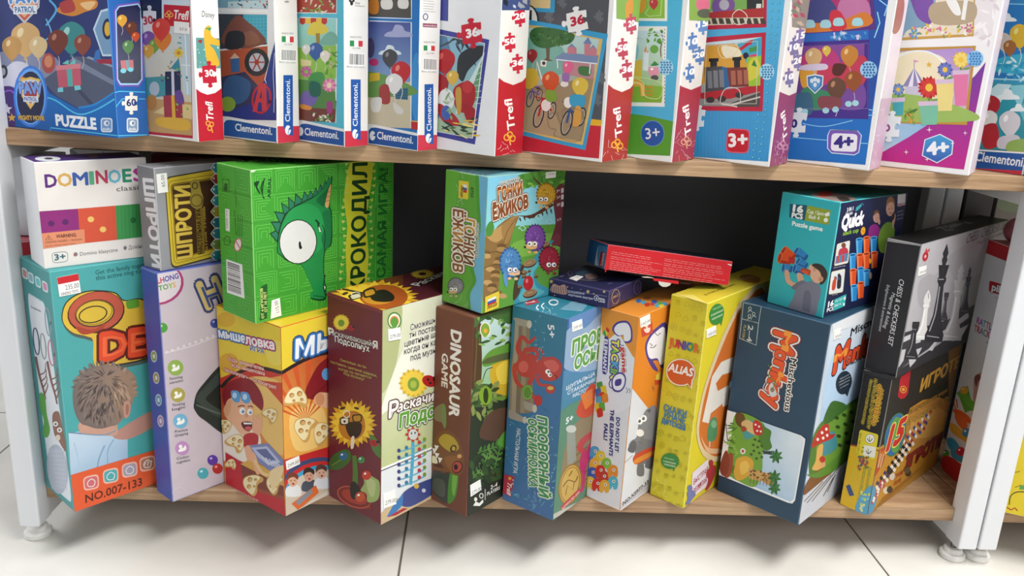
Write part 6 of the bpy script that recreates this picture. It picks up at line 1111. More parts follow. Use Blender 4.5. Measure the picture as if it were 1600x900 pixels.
# sideways title, letters growing
ttl = [('M', (262, 158), (250, 222), 84), ('o', (268, 226), (262, 262), 56), ('n', (262, 266), (252, 306), 56), ('k', (248, 310), (238, 348), 66), ('e', (242, 350), (232, 384), 54), ('y', (232, 388), (228, 432), 62)]
for pas in range(2):
    for ch, p, q, hh in ttl:
        if pas == 0: T(F, ch, p, q, hh, '#f2ece6', 0.07, ol=('#f2ece6', .08), ol2=('#7a2a3c', .13))
        else: T(F, ch, p, q, hh, '#e2562c', 0.05, ol=('#3a1420', .03)); T(F, ch, (p[0]+hh*.45, p[1]+2), (q[0]+hh*.45, q[1]+2), hh*.3, '#f09a3c', 0.05) if ch in 'Mk' else None
T(F, 'Mischevious', (322, 258), (298, 452), 24, '#f2ece6', 0.06, ol=('#f2ece6', .06)); T(F, 'Mischevious', (322, 258), (298, 452), 24, '#23262c', 0.02)
P(F, [(240, 375), (250, 350), (262, 368), (270, 395), (250, 402)], '#cfd2d0', 1); E(F, 254, 376, 8, 9, '#8a7a6c'); L(F, [(238, 282), (246, 300), (240, 330), (262, 345), (255, 375)], 2.5, '#5a8a34', 1); L(F, [(236, 380), (220, 370), (228, 350)], 3, '#cfd2d0', 1)
pic = [(80, 448), (360, 545), (376, 558), (374, 575), (338, 785), (328, 797), (312, 794), (55, 690), (72, 560)]
P(F, pic, '#eef2f4'); G(F, [(110, 456), (356, 545), (370, 562), (334, 780), (320, 790), (60, 682)], '#dfe9f0', '#7fb4dc', (350, 600), (230, 600))
P(F, [(80, 448), (120, 462), (110, 540), (90, 600), (75, 640), (62, 680), (55, 690), (70, 590)], '#f0f0ee'); L(F, [(82, 500), (88, 560), (112, 620)], 3, '#5a4a40'); L(F, [(72, 560), (110, 600)], 2, '#5a4a40')
P(F, [(122, 462), (215, 495), (225, 540), (218, 620), (215, 680), (190, 735), (130, 715), (95, 690), (80, 640), (100, 560)], '#76a43c', 1); P(F, [(205, 498), (230, 515), (250, 530), (246, 560), (252, 590), (225, 600), (205, 560)], '#4f7f2c', 1); P(F, [(120, 462), (150, 470), (150, 520), (120, 500)], '#6a4a24', 1)
scatter_leaves(F, (100, 480, 130, 690), 26, ['#4f7a2c', '#8ab848'], 26, 4, 7, (140, 230)); P(F, [(75, 660), (95, 610), (110, 625), (100, 690), (78, 700)], '#9c5030', 1); P(F, [(60, 655), (82, 600), (96, 640), (86, 690), (66, 690)], '#8a3f28', 1)
P(F, [(150, 500), (185, 490), (190, 540), (160, 560), (145, 540)], '#4f9a9c', 1); 
P(F, [(140, 498), (165, 488), (205, 520), (196, 545), (150, 520)], '#d9b47c', 1); P(F, [(182, 500), (196, 488), (214, 505), (218, 535), (206, 545), (188, 538)], '#c02f2c', 1); F.bump(); F.hold = True
for x, y in ((192, 505), (205, 512), (198, 528), (211, 530)): E(F, x, y, 4, 4, '#f4e8e0', 0, 8)
F.hold = False
P(F, [(138, 515), (150, 510), (160, 522), (150, 532), (140, 528)], '#8a5a34', 1); E(F, 150, 522, 6, 6, '#c02f2c'); F.bump(); F.hold = True
for x, y in ((190, 560), (205, 566), (184, 580), (200, 588), (215, 584), (186, 602), (206, 610), (176, 615), (196, 630), (215, 625)): E(F, x, y, 6, 5, '#3f5f20', 30, 8)
F.hold = False
E(F, 145, 603, 10, 11, '#e6e8e0'); E(F, 145, 603, 5, 6, '#b84a3c')
P(F, [(115, 660), (125, 630), (160, 622), (185, 645), (170, 690), (130, 712), (112, 690)], '#d9a83c', 1); P(F, [(135, 650), (160, 640), (168, 670), (140, 690)], '#e8c05a', 1)
P(F, [(165, 665), (255, 690), (258, 722), (170, 706)], '#c9a05c'); P(F, [(230, 690), (262, 686), (262, 730), (225, 720)], '#b8904c', 1); F.bump(); F.hold = True; r_ = random.Random(4)
for i in range(26): x = r_.uniform(170, 258); E(F, x, 686+(x-170)*.14+r_.uniform(-16, 18), 4.5, 3.5, ('#6a4420', '#8a5f2c')[i % 2], r_.uniform(0, 90), 7)
for i in range(7): L(F, [(175+i*12, 700+i*2), (172+i*12, 722+i*2)], 2, '#6a4a28')
F.hold = False
L(F, [(218, 600), (240, 612), (268, 614)], 6, '#3c4a44', 1); F.bump(); F.hold = True
for i in range(5): E(F, 225+i*8, 608, 5, 7, '#2f3f3c', 20, 8)
F.hold = False
for cx, cy, s in ((268, 622, 26), (262, 700, 26), (262, 740, 24)):
    F.bump(); F.hold = True
    for k in range(7): t = k*.9+.3; leaf(F, cx, cy, cx+s*math.cos(t), cy+s*1.1*math.sin(t), 7, ('#3f7a3c', '#2f6234')[k % 2])
    F.hold = False
F = b.R
G(F, [(475, 130), (620, 70), (620, 420), (420, 560)], '#dfe6ee', '#9fc4e6', (560, 120), (500, 420)); P(F, [(475, 250), (540, 260), (500, 400), (440, 440)], '#b8d4ee', 1)
T(F, 'Mischevious', (541, 180), (700, 90), 30, '#26262a', 0.03)
for ch, p, q, hh in (('M', (478, 316), (524, 288), 96), ('o', (524, 284), (544, 272), 66), ('n', (548, 270), (572, 256), 64), ('k', (576, 256), (598, 246), 80), ('ey', (600, 244), (640, 220), 60)): T(F, ch, p, q, hh, '#d9502c', 0.06, ol=('#2a1a2c', .06)); T(F, ch, (p[0]+2, p[1]-hh*.42), (q[0]+2, q[1]-hh*.42), hh*.28, '#ee9a3c', .03) if ch == 'M' else None
L(F, [(525, 265), (540, 282), (570, 268)], 3, '#3f5f5c', 1)
E(F, 517, 350, 29, 44, '#233240', 12); P(F, [(518, 385), (530, 402), (538, 375)], '#233240')
for i, (p, q) in enumerate((((502, 340), (536, 322)), ((498, 352), (540, 330)), ((500, 362), (538, 342)), ((504, 372), (534, 356)))): T(F, ('Watch out for the', 'monkey and save', 'all the mushrooms', 'in this game')[i], p, q, 6, '#cfd6da', 0.0)
P(F, [(398, 570), (430, 500), (460, 480), (470, 425), (495, 420), (520, 435), (560, 410), (640, 380), (640, 640), (500, 660), (395, 700)], '#4f7a30', 1); P(F, [(420, 540), (500, 470), (600, 420), (620, 620), (440, 660)], '#6a9638', 1); P(F, [(440, 495), (468, 425), (500, 420), (530, 440), (500, 470), (460, 500)], '#3f6a2c', 1); F.bump(); F.hold = True
for i in range(14): x, y = 490+(i % 4)*28+(i//4)*4, 480+(i//4)*34-(i % 4)*10; E(F, x, y, 9, 7, '#2f4a1c', 20, 8)
F.hold = False
P(F, [(440, 560), (480, 530), (490, 590), (440, 620)], '#3f8a94', 1); P(F, [(420, 590), (440, 580), (435, 640), (445, 670), (400, 672), (412, 640)], '#d9a85c', 1)
P(F, [(398, 590), (412, 545), (440, 508), (460, 505), (465, 540), (485, 540), (470, 558), (430, 575)], '#b82c2a', 1); F.bump(); F.hold = True
for x, y in ((420, 560), (436, 535), (452, 522), (440, 555), (455, 545)): E(F, x, y, 5, 6, '#f2e2dc', 0, 9)
F.hold = False
P(F, [(430, 640), (444, 632), (448, 670), (436, 674)], '#cfa070', 1); E(F, 437, 634, 11, 12, '#b8302c'); P(F, [(366, 748), (400, 690), (450, 660), (520, 640), (480, 690), (400, 750), (370, 765)], '#7c4f2c', 1); P(F, [(380, 690), (420, 680), (520, 600), (560, 560), (540, 640), (430, 700)], '#5a8a34', 1)
P(F, [(362, 775), (440, 710), (540, 630), (520, 760), (350, 880)], '#c9ccd4'); F.bump(); F.hold = True
for p, q in (((380, 795), (470, 690)), ((398, 790), (500, 660)), ((370, 790), (440, 715)), ((440, 770), (478, 700)), ((455, 755), (485, 690))): L(F, [p, q], 3, '#5a4f4c')
F.hold = False
P(F, [(474, 128), (620, 75), (620, 120), (474, 165)], '#e3e6ea')
b.sticker(F, [(480, 158), (504, 148), (504, 182), (478, 192)], '249.00', (482, 186), (503, 178), 10); b.slab(b.L, [(95, 352), (105, 340), (107, 356), (97, 372)], 'side_tab', 0.0006, '#34536a'); b.done()
# --- black and yellow games collection
b = lb('black and yellow compendium box with a globe 15 mark, under the chess box', 0.5717, -0.0255, 0.8609, 0.0402, 0.25, 0.2085, '#1f1d1f', dict(L='#211f21', R='#8a5f24', T='#1c1a1c'), '#7a766e')
V('D9'); F = b.L
P(F, [(160, 468), (350, 482), (260, 860), (90, 790)], '#dcb224'); L(F, [(160, 466), (330, 500)], 8, '#a8402c')
for t, p, q, h in (('«ІГРОТЕКА»', (318, 140), (284, 358), 28), ('15 КРАЩИХ ІГОР СВІТУ', (300, 112), (258, 376), 14), ('Комплект настільних ігор', (276, 115), (230, 352), 13)): T(F, t, p, q, h, '#2c2a1e', 0.02, ol=('#dcc23c', .22))
T(F, '«ІГРОТЕКА»', (318, 140), (284, 358), 28, '#c87a2c', 0.03)
P(F, rrect([(220, 383), (322, 412), (300, 550), (198, 520)], .12), '#e3cf3c'); T(F, 'Арт. MKC0213', (222, 400), (204, 515), 10, '#4a4424', 0.01); E(F, 275, 435, 26, 26, '#f0efe6'); O(F, ell(275, 435, 25, 25), 2, '#55554a'); P(F, rrect([(243, 468), (308, 480), (300, 538), (236, 524)], .1), '#eeece2')
for x, y in ((275, 435), (268, 502)): L(F, [(x-2, y+16), (x-4, y-14)], 3, '#44443c'); L(F, [(x-16, y-4), (x-2, y+14), (x+14, y-2)], 4, '#44443c', 1)
T(F, '15', (232, 478), (226, 510), 12, '#4a4424', 0)
for i, t in enumerate(('Виробник: ПП «МАКСІМУС»', 'Україна, м. Житомир', 'Гарантійний термін', 'Склад: картон, фарба')): T(F, t, (272-i*24, 590-i*20), (232-i*24, 800-i*30), 11, '#d9cc4a', 0.02, ol=('#4f6a34', .2) if i < 2 else None)
F.bump(); F.hold = True; r_ = random.Random(8)
for i in range(26): star(F, 205+r_.uniform(0, 60), 530+r_.uniform(0, 70), 11, r_.choice(['#a83a3c', '#3a5a7a', '#5a7a4a']), 4, .4)
F.hold = False
P(F, [(225, 740), (290, 690), (275, 850), (255, 855), (195, 820)], '#5fa4c4', 1); F.bump(); F.hold = True
for i in range(18): E(F, 225+r_.uniform(0, 50), 720+r_.uniform(0, 110), 7, 7, r_.choice(['#dfe08a', '#8ac4d8', '#c8d45a']), 0, 8)
F.hold = False
P(F, [(145, 690), (165, 680), (190, 740), (165, 745)], '#3a4f84')
F = b.R
P(F, [(400, 100), (700, -100), (700, 260), (520, 300), (470, 380), (380, 470), (330, 480)], '#2a2723'); P(F, [(330, 480), (470, 370), (490, 270), (560, 225), (650, 210), (720, 240), (720, 560), (260, 870)], '#c08a30'); P(F, [(480, 300), (560, 240), (650, 222), (700, 260), (690, 420), (480, 480)], '#b9823a', 1); P(F, [(500, 340), (600, 260), (690, 300), (660, 400), (520, 430)], '#cf9c4c', 1)
P(F, [(440, 100), (495, 65), (480, 190), (462, 215), (440, 220), (425, 205)], '#b5222c', 0); O(F, ell(455, 168, 16, 18), 4, '#d9a83c'); star(F, 455, 168, 12, '#d9a83c', 6, .5)
T(F, 'ИГРОТЕКА', (545, 180), (820, 0), 66, '#c8963c', 0.05, ol=('#4a3010', .06)); T(F, 'ІГРОТЕКА', (462, 598), (720, 420), 66, '#a8322c', 0.05, ol=('#6a1f14', .08, (.05, -.05)), ol2=('#8a6a3c', .12)); T(F, 'ІГРОТЕКА', (462, 596), (720, 418), 66, '#5a2a1c', 0.0)
T(F, '15 лучших игр мира', (488, 300), (690, 180), 24, '#b88a3c', 0.03, ol=('#2a2418', .12)); T(F, '15 кращих ігор світу', (478, 358), (700, 222), 30, '#d0a24c', 0.03, ol=('#5a3f1c', .12))
F.bump(); F.hold = True
for i in range(7):
    for j in range(4): x, y = 470+i*22-j*12, 420-i*22+j*30; P(F, [(x, y-14), (x+9, y), (x, y+14), (x-9, y)], ('#a83a3c', '#e8e0d0', '#3a4a86')[(i+j) % 3])
F.hold = False
F.bump(); F.hold = True
for i in range(9):
    for j in range(4): x, y = 455-i*20+j*17, 480+i*28-j*6; P(F, [(x, y-15), (x+10, y), (x, y+15), (x-10, y)], ('#26242c', '#e6dccb', '#3a3a5c', '#b04a4c')[(i*2+j) % (2 if i < 5 else 4)])
F.hold = False
P(F, [(275, 560), (350, 480), (345, 560), (300, 640), (280, 640)], '#b8502c', 1); F.bump(); F.hold = True
for i in range(12): L(F, [(290+i*4, 590), (300+i*5, 500+(i % 3)*14)], 3, ('#e2a04a', '#d9d0b0', '#8a2c24')[i % 3])
F.hold = False
E(F, 410, 412, 54, 122, '#3f7a5a', 14); E(F, 408, 412, 48, 114, '#3a6aa4', 14); P(F, [(380, 380), (410, 320), (440, 330), (430, 400), (400, 440)], '#5f9a4a', 1); P(F, [(390, 470), (430, 440), (430, 490), (400, 510)], '#5f9a4a', 1)
T(F, '15', (362, 500), (448, 440), 130, '#c8342c', 0.05, ol=('#e8d86a', .05), shear=.15)
F.bump(); F.hold = True
for i in range(7): L(F, [(290+i*8, 830-i*12), (440+i*20, 700-i*20)], 3, '#a8742c')
F.hold = False
for x, y, c in ((380, 610, '#33312f'), (395, 640, '#d8cdb8'), (480, 620, '#4a3a24'), (475, 605, '#6a5a3c'), (360, 715, '#d9ccb0'), (380, 710, '#3a342c')): E(F, x, y, 16, 18, c, 20); E(F, x+2, y-12, 9, 9, c)
T(F, 'ІГРОВЕ', (402, 655), (452, 622), 22, '#b0442c', 0.03); T(F, 'ПОЛЕ', (400, 690), (440, 665), 22, '#b0442c', 0.03)
P(F, [(262, 860), (285, 690), (310, 740), (300, 800)], '#4f94b4', 1); F.bump(); F.hold = True
for i in range(5):
    for j in range(3): x, y = 300+i*12-j*8, 760-i*24+j*10; P(F, [(x, y-12), (x+8, y), (x, y+12), (x-8, y)], ('#b04a5c', '#e8e0d4')[(i+j) % 2])
F.hold = False
b.slab(b.L, [(238, 62), (408, 98), (404, 118), (236, 80)], 'tuck_flap', 0.0005, '#2a282a'); b.done()
# ---------------------------------------------------------------- boxes stacked on top
zt = ZL+0.0004
b = lb('black box with grey photo of chess pieces, on the black and yellow box', 0.5763, -0.0255, 0.8629, 0.045, 0.3345, 0.1845, '#1e1f22', dict(L='#202125', R='#a9a5a8', T='#141517'), '#8a8a8a', None, zt+0.2085+0.0006, GS)
V('D4'); F = b.L
T(F, 'CHESS & CHECKERS SET', (196, 408), (140, 718), 24, '#e4e4e4', 0.005, shear=.2); T(F, 'Magnetic & folding', (162, 470), (120, 638), 17, '#d4d4d4', 0.0, shear=.25); T(F, 'Enlightenment & entertainment', (138, 434), (98, 652), 14, '#c4c4c4', 0.0, shear=.25)
P(F, [(140, 225), (146, 226), (104, 300), (98, 302)], '#5a5a5e')
F = b.R
G(F, [(290, 240), (720, 100), (720, 420), (480, 700), (170, 880)], '#bfbbbf', '#858287', (330, 300), (560, 560)); P(F, [(290, 420), (360, 380), (420, 420), (400, 520), (330, 560), (285, 520)], '#aaa6aa', 1); P(F, [(430, 300), (560, 240), (600, 330), (520, 420), (450, 400)], '#a29ea3', 1); P(F, [(330, 330), (380, 300), (400, 350), (350, 390)], '#b6b2b6', 1)
P(F, [(150, 870), (190, 835), (380, 715), (700, 470), (700, 600), (150, 920)], '#323135')
P(F, [(215, 660), (420, 600), (560, 520), (560, 620), (380, 700), (185, 840)], '#3a393d'); F.bump(); F.hold = True
for q in ([(216, 680), (250, 666), (246, 690), (212, 706)], [(200, 742), (226, 736), (215, 790), (190, 826)], [(235, 752), (302, 728), (270, 795), (245, 822)], [(275, 690), (300, 680), (294, 704), (266, 712)], [(330, 740), (362, 700), (372, 705), (350, 745)], [(385, 660), (420, 640), (410, 675), (376, 695)], [(440, 700), (480, 640), (520, 620), (480, 690)], [(470, 600), (520, 560), (520, 590), (470, 625)]): P(F, q, '#c9c6ca')
F.hold = False
def piece(F, x, y, h, w, col, hi, top):
    """a turned chess piece, base centre at x,y leaning with the box print"""
    k = .14
    f = lambda q: [(x+a*w+(1-b)*0+k*h*b, y-b*h) for a, b in q]
    P(F, f([(-.5, -.02), (-.52, .06), (-.42, .12), (-.36, .16), (-.22, .28), (-.16, .5), (-.15, .62), (-.24, .66), (-.24, .70), (.24, .70), (.24, .66), (.15, .62), (.16, .5), (.22, .28), (.36, .16), (.42, .12), (.52, .06), (.5, -.02)]), col)
    if top == 'king': P(F, f([(-.18, .70), (-.3, .84), (.3, .84), (.18, .70)]), col); P(F, f([(-.09, .84), (-.16, .90), (-.1, .93), (-.16, .97), (-.08, 1.02), (0, 1.08), (.1, 1.02), (.16, .97), (.1, .93), (.16, .90), (.09, .84)]), col)
    elif top == 'bishop': P(F, f([(-.18, .70), (-.26, .78), (-.2, .88), (0, 1.0), (.2, .88), (.26, .78), (.18, .70)]), col); L(F, f([(0, .93), (.1, .82)]), 3, '#6a676c')
    else: P(F, f([(-.2, .70), (-.28, .74), (-.28, .86), (.28, .86), (.28, .74), (.2, .70)]), col)
    L(F, f([(-.3, .1), (-.1, .3), (-.07, .6)]), w*.07, hi, 1); L(F, f([(-.4, .05), (.3, .03)]), w*.06, hi); L(F, f([(-.2, .68), (.1, .68)]), w*.06, hi)
piece(F, 440, 690, 330, 90, '#c2bfc2', '#e4e2e4', 'king'); piece(F, 498, 565, 200, 46, '#35343a', '#8a888e', 'king'); piece(F, 400, 600, 150, 40, '#3f3e43', '#7a787e', 'pawn'); piece(F, 300, 688, 230, 64, '#e6e4e2', '#ffffff', 'bishop'); piece(F, 355, 695, 420, 84, '#2e2d32', '#a4a2a8', 'king'); piece(F, 250, 780, 200, 60, '#2c2b30', '#8a888e', 'pawn')
E(F, 317, 302, 13, 24, '#b5262e', 14); P(F, [(315, 280), (322, 262), (328, 275), (336, 262), (338, 276), (322, 286)], '#c8434a'); E(F, 317, 302, 4, 8, '#e8c8c8', 14)
T(F, 'CHESS / CHECKERS SET', (508, 242), (696, 168), 46, '#3a383c', 0.0, shear=.25); T(F, 'Magnetic & folding', (556, 248), (690, 192), 16, '#6a686c', 0.0, shear=.2)
b.sticker(F, [(286, 355), (322, 345), (318, 380), (282, 395)], '399.00', (288, 386), (318, 374), 12)
F = b.T; V('D6'); T(F, 'CHESS', (130, 390), (390, 335), 40, '#8a8a8e', 0.02, shear=.3); L(F, [(125, 378), (160, 378), (190, 398), (250, 392)], 8, '#8a8a8e', 1); L(F, [(215, 378), (310, 352)], 14, '#7a7a7e'); L(F, [(330, 330), (360, 345), (400, 340)], 7, '#8a8a8e', 1)
V('D4'); b.slab(b.L, [(143, 222), (303, 246), (301, 254), (141, 231)], 'lid_edge', 0.0006, '#9a9a9a'); b.done()
# --- turquoise cup game
b = lb('turquoise game box with a boy blowing into cups, on the navy box', 0.4588, -0.0334, 0.9205, 0.0844, 0.1764, 0.1534, '#31b2bc', dict(L='#33b4be', R='#1c2244', T='#1f7f86'), '#5fd0d4', None, zt+0.291+0.0006, GS)
V('D2'); F = b.L
P(F, [(212, 150), (318, 160), (302, 252), (208, 232)], '#1f5a70'); P(F, [(318, 160), (462, 190), (450, 280), (302, 252)], '#93a83a'); T(F, '16', (232, 196), (288, 206), 40, '#f4f6f4', 0.06); T(F, 'PCS', (224, 234), (288, 244), 30, '#f4f6f4', 0.06)
T(F, 'Cup 12pcs', (318, 206), (418, 222), 22, '#f2f4ea', 0.02); T(F, 'Ball 4', (328, 238), (392, 250), 22, '#f2f4ea', 0.02); P(F, [(422, 212), (452, 200), (456, 222), (432, 230)], '#f2f4ea'); E(F, 432, 250, 13, 14, '#f2f4ea'); T(F, 'Puzzle game', (226, 282), (410, 318), 26, '#eaf6f6', 0.05)
def cup(F, x, y, r, dx, dy, col, dark, hi):
    """cup with its mouth at x,y and its foot at +dx,+dy"""
    l = math.hypot(dx, dy); nx, ny = -dy/l, dx/l; a = math.degrees(math.atan2(dy, dx))
    P(F, [(x+nx*r, y+ny*r), (x-nx*r, y-ny*r), (x+dx-nx*r*.68, y+dy-ny*r*.68), (x+dx+nx*r*.68, y+dy+ny*r*.68)], col); P(F, [(x+nx*r, y+ny*r), (x+nx*r*.35, y+ny*r*.35), (x+dx+nx*r*.25, y+dy+ny*r*.25), (x+dx+nx*r*.68, y+dy+ny*r*.68)], dark)
    E(F, x+dx, y+dy, r*.3, r*.68, dark, a); E(F, x, y, r*.36, r, hi, a); E(F, x, y, r*.27, r*.86, dark, a)
OR = ('#dd5226', '#a83414', '#ee8450'); BL = ('#2f86c8', '#1c5c98', '#64b4e6')
cup(F, 250, 440, 32, 60, 40, *BL); cup(F, 172, 438, 34, 62, 40, *OR); cup(F, 262, 500, 28, 50, 30, *BL); cup(F, 172, 540, 30, 50, 10, *BL); cup(F, 150, 480, 34, 66, 18, *OR); P(F, [(205, 470), (245, 490), (240, 520), (205, 510)], '#b82c2c'); cup(F, 240, 545, 30, 60, 16, *BL)
P(F, [(180, 560), (205, 560), (215, 610), (235, 630), (268, 640), (262, 672), (215, 650), (188, 625)], '#dba98e', 1); P(F, [(255, 580), (285, 578), (300, 620), (320, 665), (345, 690), (310, 700), (275, 660)], '#dba98e', 1)
P(F, [(222, 660), (280, 620), (310, 630), (300, 665), (260, 680)], '#6f7284', 1); P(F, [(260, 660), (330, 625), (380, 635), (402, 680), (385, 760), (355, 835), (210, 800), (235, 720)], '#7c7f92', 1); P(F, [(300, 690), (340, 700), (330, 830), (290, 820)], '#6a6d80', 1); P(F, [(210, 780), (250, 790), (350, 820), (350, 850), (205, 805)], '#7c7f92')
P(F, [(330, 535), (352, 518), (395, 535), (410, 580), (400, 630), (365, 632), (340, 600), (338, 575), (328, 560)], '#e3b397', 1); P(F, [(345, 525), (375, 515), (415, 530), (440, 570), (436, 610), (415, 640), (395, 640), (405, 600), (395, 565), (370, 545)], '#3c332f', 1); E(F, 400, 610, 17, 17, '#d9a488'); E(F, 400, 612, 9, 10, '#c48a70'); L(F, [(352, 548), (362, 545), (372, 552)], 3, '#3c332f', 1); L(F, [(356, 558), (368, 560)], 3, '#4a3a34'); cup(F, 332, 572, 18, -48, -18, '#dd5a30', '#b8421c', '#dd5a30')
F = b.R
P(F, [(520, 150), (940, 60), (940, 110), (530, 200)], '#1a2146'); T(F, '3 IN 1', (560, 200), (598, 190), 24, '#e8eaf0', 0.04); T(F, 'blastin', (552, 224), (594, 214), 20, '#e8eaf0', 0.02); P(F, [(612, 198), (618, 172), (645, 152), (652, 162), (630, 188)], '#3a9aa4'); L(F, [(640, 160), (655, 148), (662, 160)], 3, '#3a9aa4', 1)
T(F, 'Quick', (526, 305), (656, 275), 84, '#f0f0f4', 0.06, shear=.1); T(F, 'stack cup', (535, 345), (630, 322), 26, '#8fb83c', 0.03); E(F, 659, 316, 14, 25, '#e2a02c', 8); P(F, [(650, 310), (668, 320), (662, 326)], '#c87a1c')
for q in ([(500, 396), (580, 374), (568, 512), (482, 532)], [(466, 566), (550, 546), (536, 690), (448, 706)]): P(F, rrect(q, .1), '#e2d8bc'); P(F, rrect([(sum(p[0] for p in q)/4+(x-sum(p[0] for p in q)/4)*.9, sum(p[1] for p in q)/4+(y-sum(p[1] for p in q)/4)*.92) for x, y in q], .1), '#d9dcdc')
E(F, 540, 405, 14, 17, '#7a4a34'); P(F, [(515, 430), (560, 420), (565, 470), (512, 478)], '#b83a4a', 1); P(F, [(495, 470), (570, 450), (562, 500), (488, 518)], '#5a7fa8'); P(F, [(500, 470), (512, 468), (510, 510), (498, 512)], '#c8442c'); P(F, [(530, 465), (545, 460), (542, 505), (528, 508)], '#c8442c'); E(F, 512, 590, 9, 14, '#3a2a28'); P(F, [(505, 600), (525, 590), (522, 660), (500, 665)], '#2c2a34', 1); E(F, 490, 605, 10, 13, '#9a6a50'); P(F, [(475, 620), (495, 610), (488, 670), (468, 676)], '#c2452f', 1); L(F, [(490, 600), (515, 610)], 5, '#3a78b8')
for p, q, t in (((478, 546), (550, 530), 'Stacking'), ((468, 712), (502, 704), 'Shooting')): T(F, t, p, q, 7, '#c8cad4', 0)
# two children behind the tower of cups
P(F, [(690, 340), (700, 290), (735, 275), (760, 300), (760, 350), (700, 360)], '#8a2a7c', 1); E(F, 740, 232, 20, 34, '#c49484'); P(F, [(722, 225), (728, 195), (752, 190), (760, 215), (745, 205), (732, 215)], '#6a4a34', 1); E(F, 757, 260, 7, 18, '#c49484'); E(F, 735, 240, 2, 3, '#3a2a28', 0, 8); E(F, 748, 237, 2, 3, '#3a2a28', 0, 8); E(F, 741, 254, 4, 3, '#8a4038', 0, 8)
P(F, [(750, 380), (765, 310), (800, 265), (840, 270), (852, 320), (835, 420), (770, 450)], '#6f9438', 1); E(F, 825, 180, 26, 46, '#c99a86', 4); P(F, [(800, 165), (806, 125), (830, 105), (850, 130), (852, 165), (840, 140), (815, 145)], '#8a6038', 1); P(F, [(838, 240), (850, 210), (858, 225), (850, 270), (838, 300)], '#c99a86', 1); E(F, 842, 228, 10, 24, '#3a2c2a', 10); E(F, 818, 182, 3, 4, '#3a2a28', 0, 8); E(F, 835, 178, 3, 4, '#3a2a28', 0, 8); E(F, 827, 206, 6, 4, '#8a4038', 0, 8)
def tcup(x, y, c, h=92): P(F, [(x-21, y+4), (x+21, y-4), (x+15, y+h-4), (x-17, y+h+4)], c[0]); P(F, [(x-21, y+4), (x-8, y+2), (x-8, y+h+2), (x-17, y+h+4)], c[2]); E(F, x, y, 22, 11, c[2], -8); E(F, x, y+1, 17, 7, c[1], -8)
for x, y, c in ((636, 368, BL), (681, 358, OR), (724, 358, BL), (596, 462, BL), (640, 462, OR), (680, 455, OR), (728, 450, OR), (598, 556, OR), (644, 545, BL), (680, 560, BL), (604, 652, BL), (645, 635, OR)): tcup(x, y, c)
E(F, 702, 500, 7, 16, '#e2a02c'); E(F, 704, 590, 9, 22, '#b8a890'); P(F, [(870, 95), (920, 82), (915, 150), (868, 165)], '#d4cfd8'); P(F, [(870, 150), (916, 140), (914, 160), (872, 170)], '#8a3a4c'); T(F, 'LONG', (876, 165), (914, 156), 18, '#d4cfd8', 0.02)
for i, t in enumerate(('STACKING', 'GAME', 'FUN 6+')): T(F, t, (865, 206+i*22), (902, 196+i*22), 9, '#9aa0b8', 0.01)
T(F, '16', (443, 782), (474, 772), 34, '#f0f0f4', 0.06); T(F, 'PCS', (436, 812), (474, 800), 22, '#f0f0f4', 0.05); P(F, [(482, 735), (556, 702), (546, 775), (474, 806)], '#3fb0ae'); T(F, 'Cup 12pcs', (486, 752), (536, 732), 12, '#eaf4f0', 0.01); T(F, 'Ball 4', (484, 780), (520, 768), 14, '#eaf4f0', 0.01); E(F, 540, 764, 6, 9, '#eaf4f0'); P(F, [(540, 722), (552, 715), (550, 735), (542, 740)], '#eaf4f0')
F = b.T; P(F, [(345, 100), (380, 82), (560, 95), (620, 130), (560, 142), (430, 122)], '#8a7a74', 1); P(F, [(380, 92), (430, 70), (480, 88), (420, 110)], '#b8443c', 1); P(F, [(500, 110), (560, 112), (580, 132), (530, 134)], '#3c3432', 1); b.done()
# --- hedgehog race box
b = lb('green and blue game box with coloured hedgehogs, on the narrow brown box', 0.0151, -0.0535, 0.762, 0.0720, 0.1519, 0.1724, '#5a9a3c', dict(L='#5fa43a', R='#6aaec8', T='#7ab8c8'), '#a8cc9a', WRAP, ZL+0.2872, GS)
V('C5'); F = b.L
P(F, [(40, 76), (130, 90), (110, 300), (70, 500), (80, 850), (8, 812)], '#67ac3c'); P(F, [(225, 115), (292, 128), (242, 890), (185, 870), (180, 760), (215, 690), (200, 600), (240, 420), (235, 260)], '#6fb4d6', 1); P(F, [(218, 115), (235, 118), (240, 260), (245, 420), (208, 600), (222, 690), (190, 760), (195, 870), (178, 866), (170, 760), (205, 690), (190, 600), (228, 420), (224, 260)], '#4f9a34', 1)
P(F, [(128, 145), (182, 152), (178, 248), (126, 240)], '#e0c83c'); P(F, [(150, 165), (172, 170), (170, 195), (150, 190)], '#e8e6de'); P(F, [(150, 182), (172, 187), (171, 200), (150, 196)], '#3a5aa4'); P(F, [(150, 193), (171, 198), (170, 214), (150, 208)], '#b8322c'); T(F, 'Звезда', (140, 172), (138, 234), 14, '#6a2a1c', 0.03, shear=.2); T(F, '8750', (192, 182), (192, 236), 15, '#2c3a24', 0.02)
T(F, 'ГОНКИ', (162, 350), (152, 588), 52, '#f2e8dc', 0.06, ol=('#f2e8dc', .1), ol2=('#5a3a24', .16)); T(F, 'ЁЖИКОВ', (98, 300), (96, 632), 52, '#f2e8dc', 0.06, ol=('#f2e8dc', .1), ol2=('#5a3a24', .16)); T(F, 'ГОНКИ', (162, 350), (152, 588), 52, '#7c4a2a', 0.03, cols=['#c8923c', '#7c4a2a', '#8a4f2c', '#6a3f24']); T(F, 'ЁЖИКОВ', (98, 300), (96, 632), 52, '#8a5a34', 0.03, cols=['#8a4a2a', '#b8803c', '#7c4a2a', '#8a5a34'])
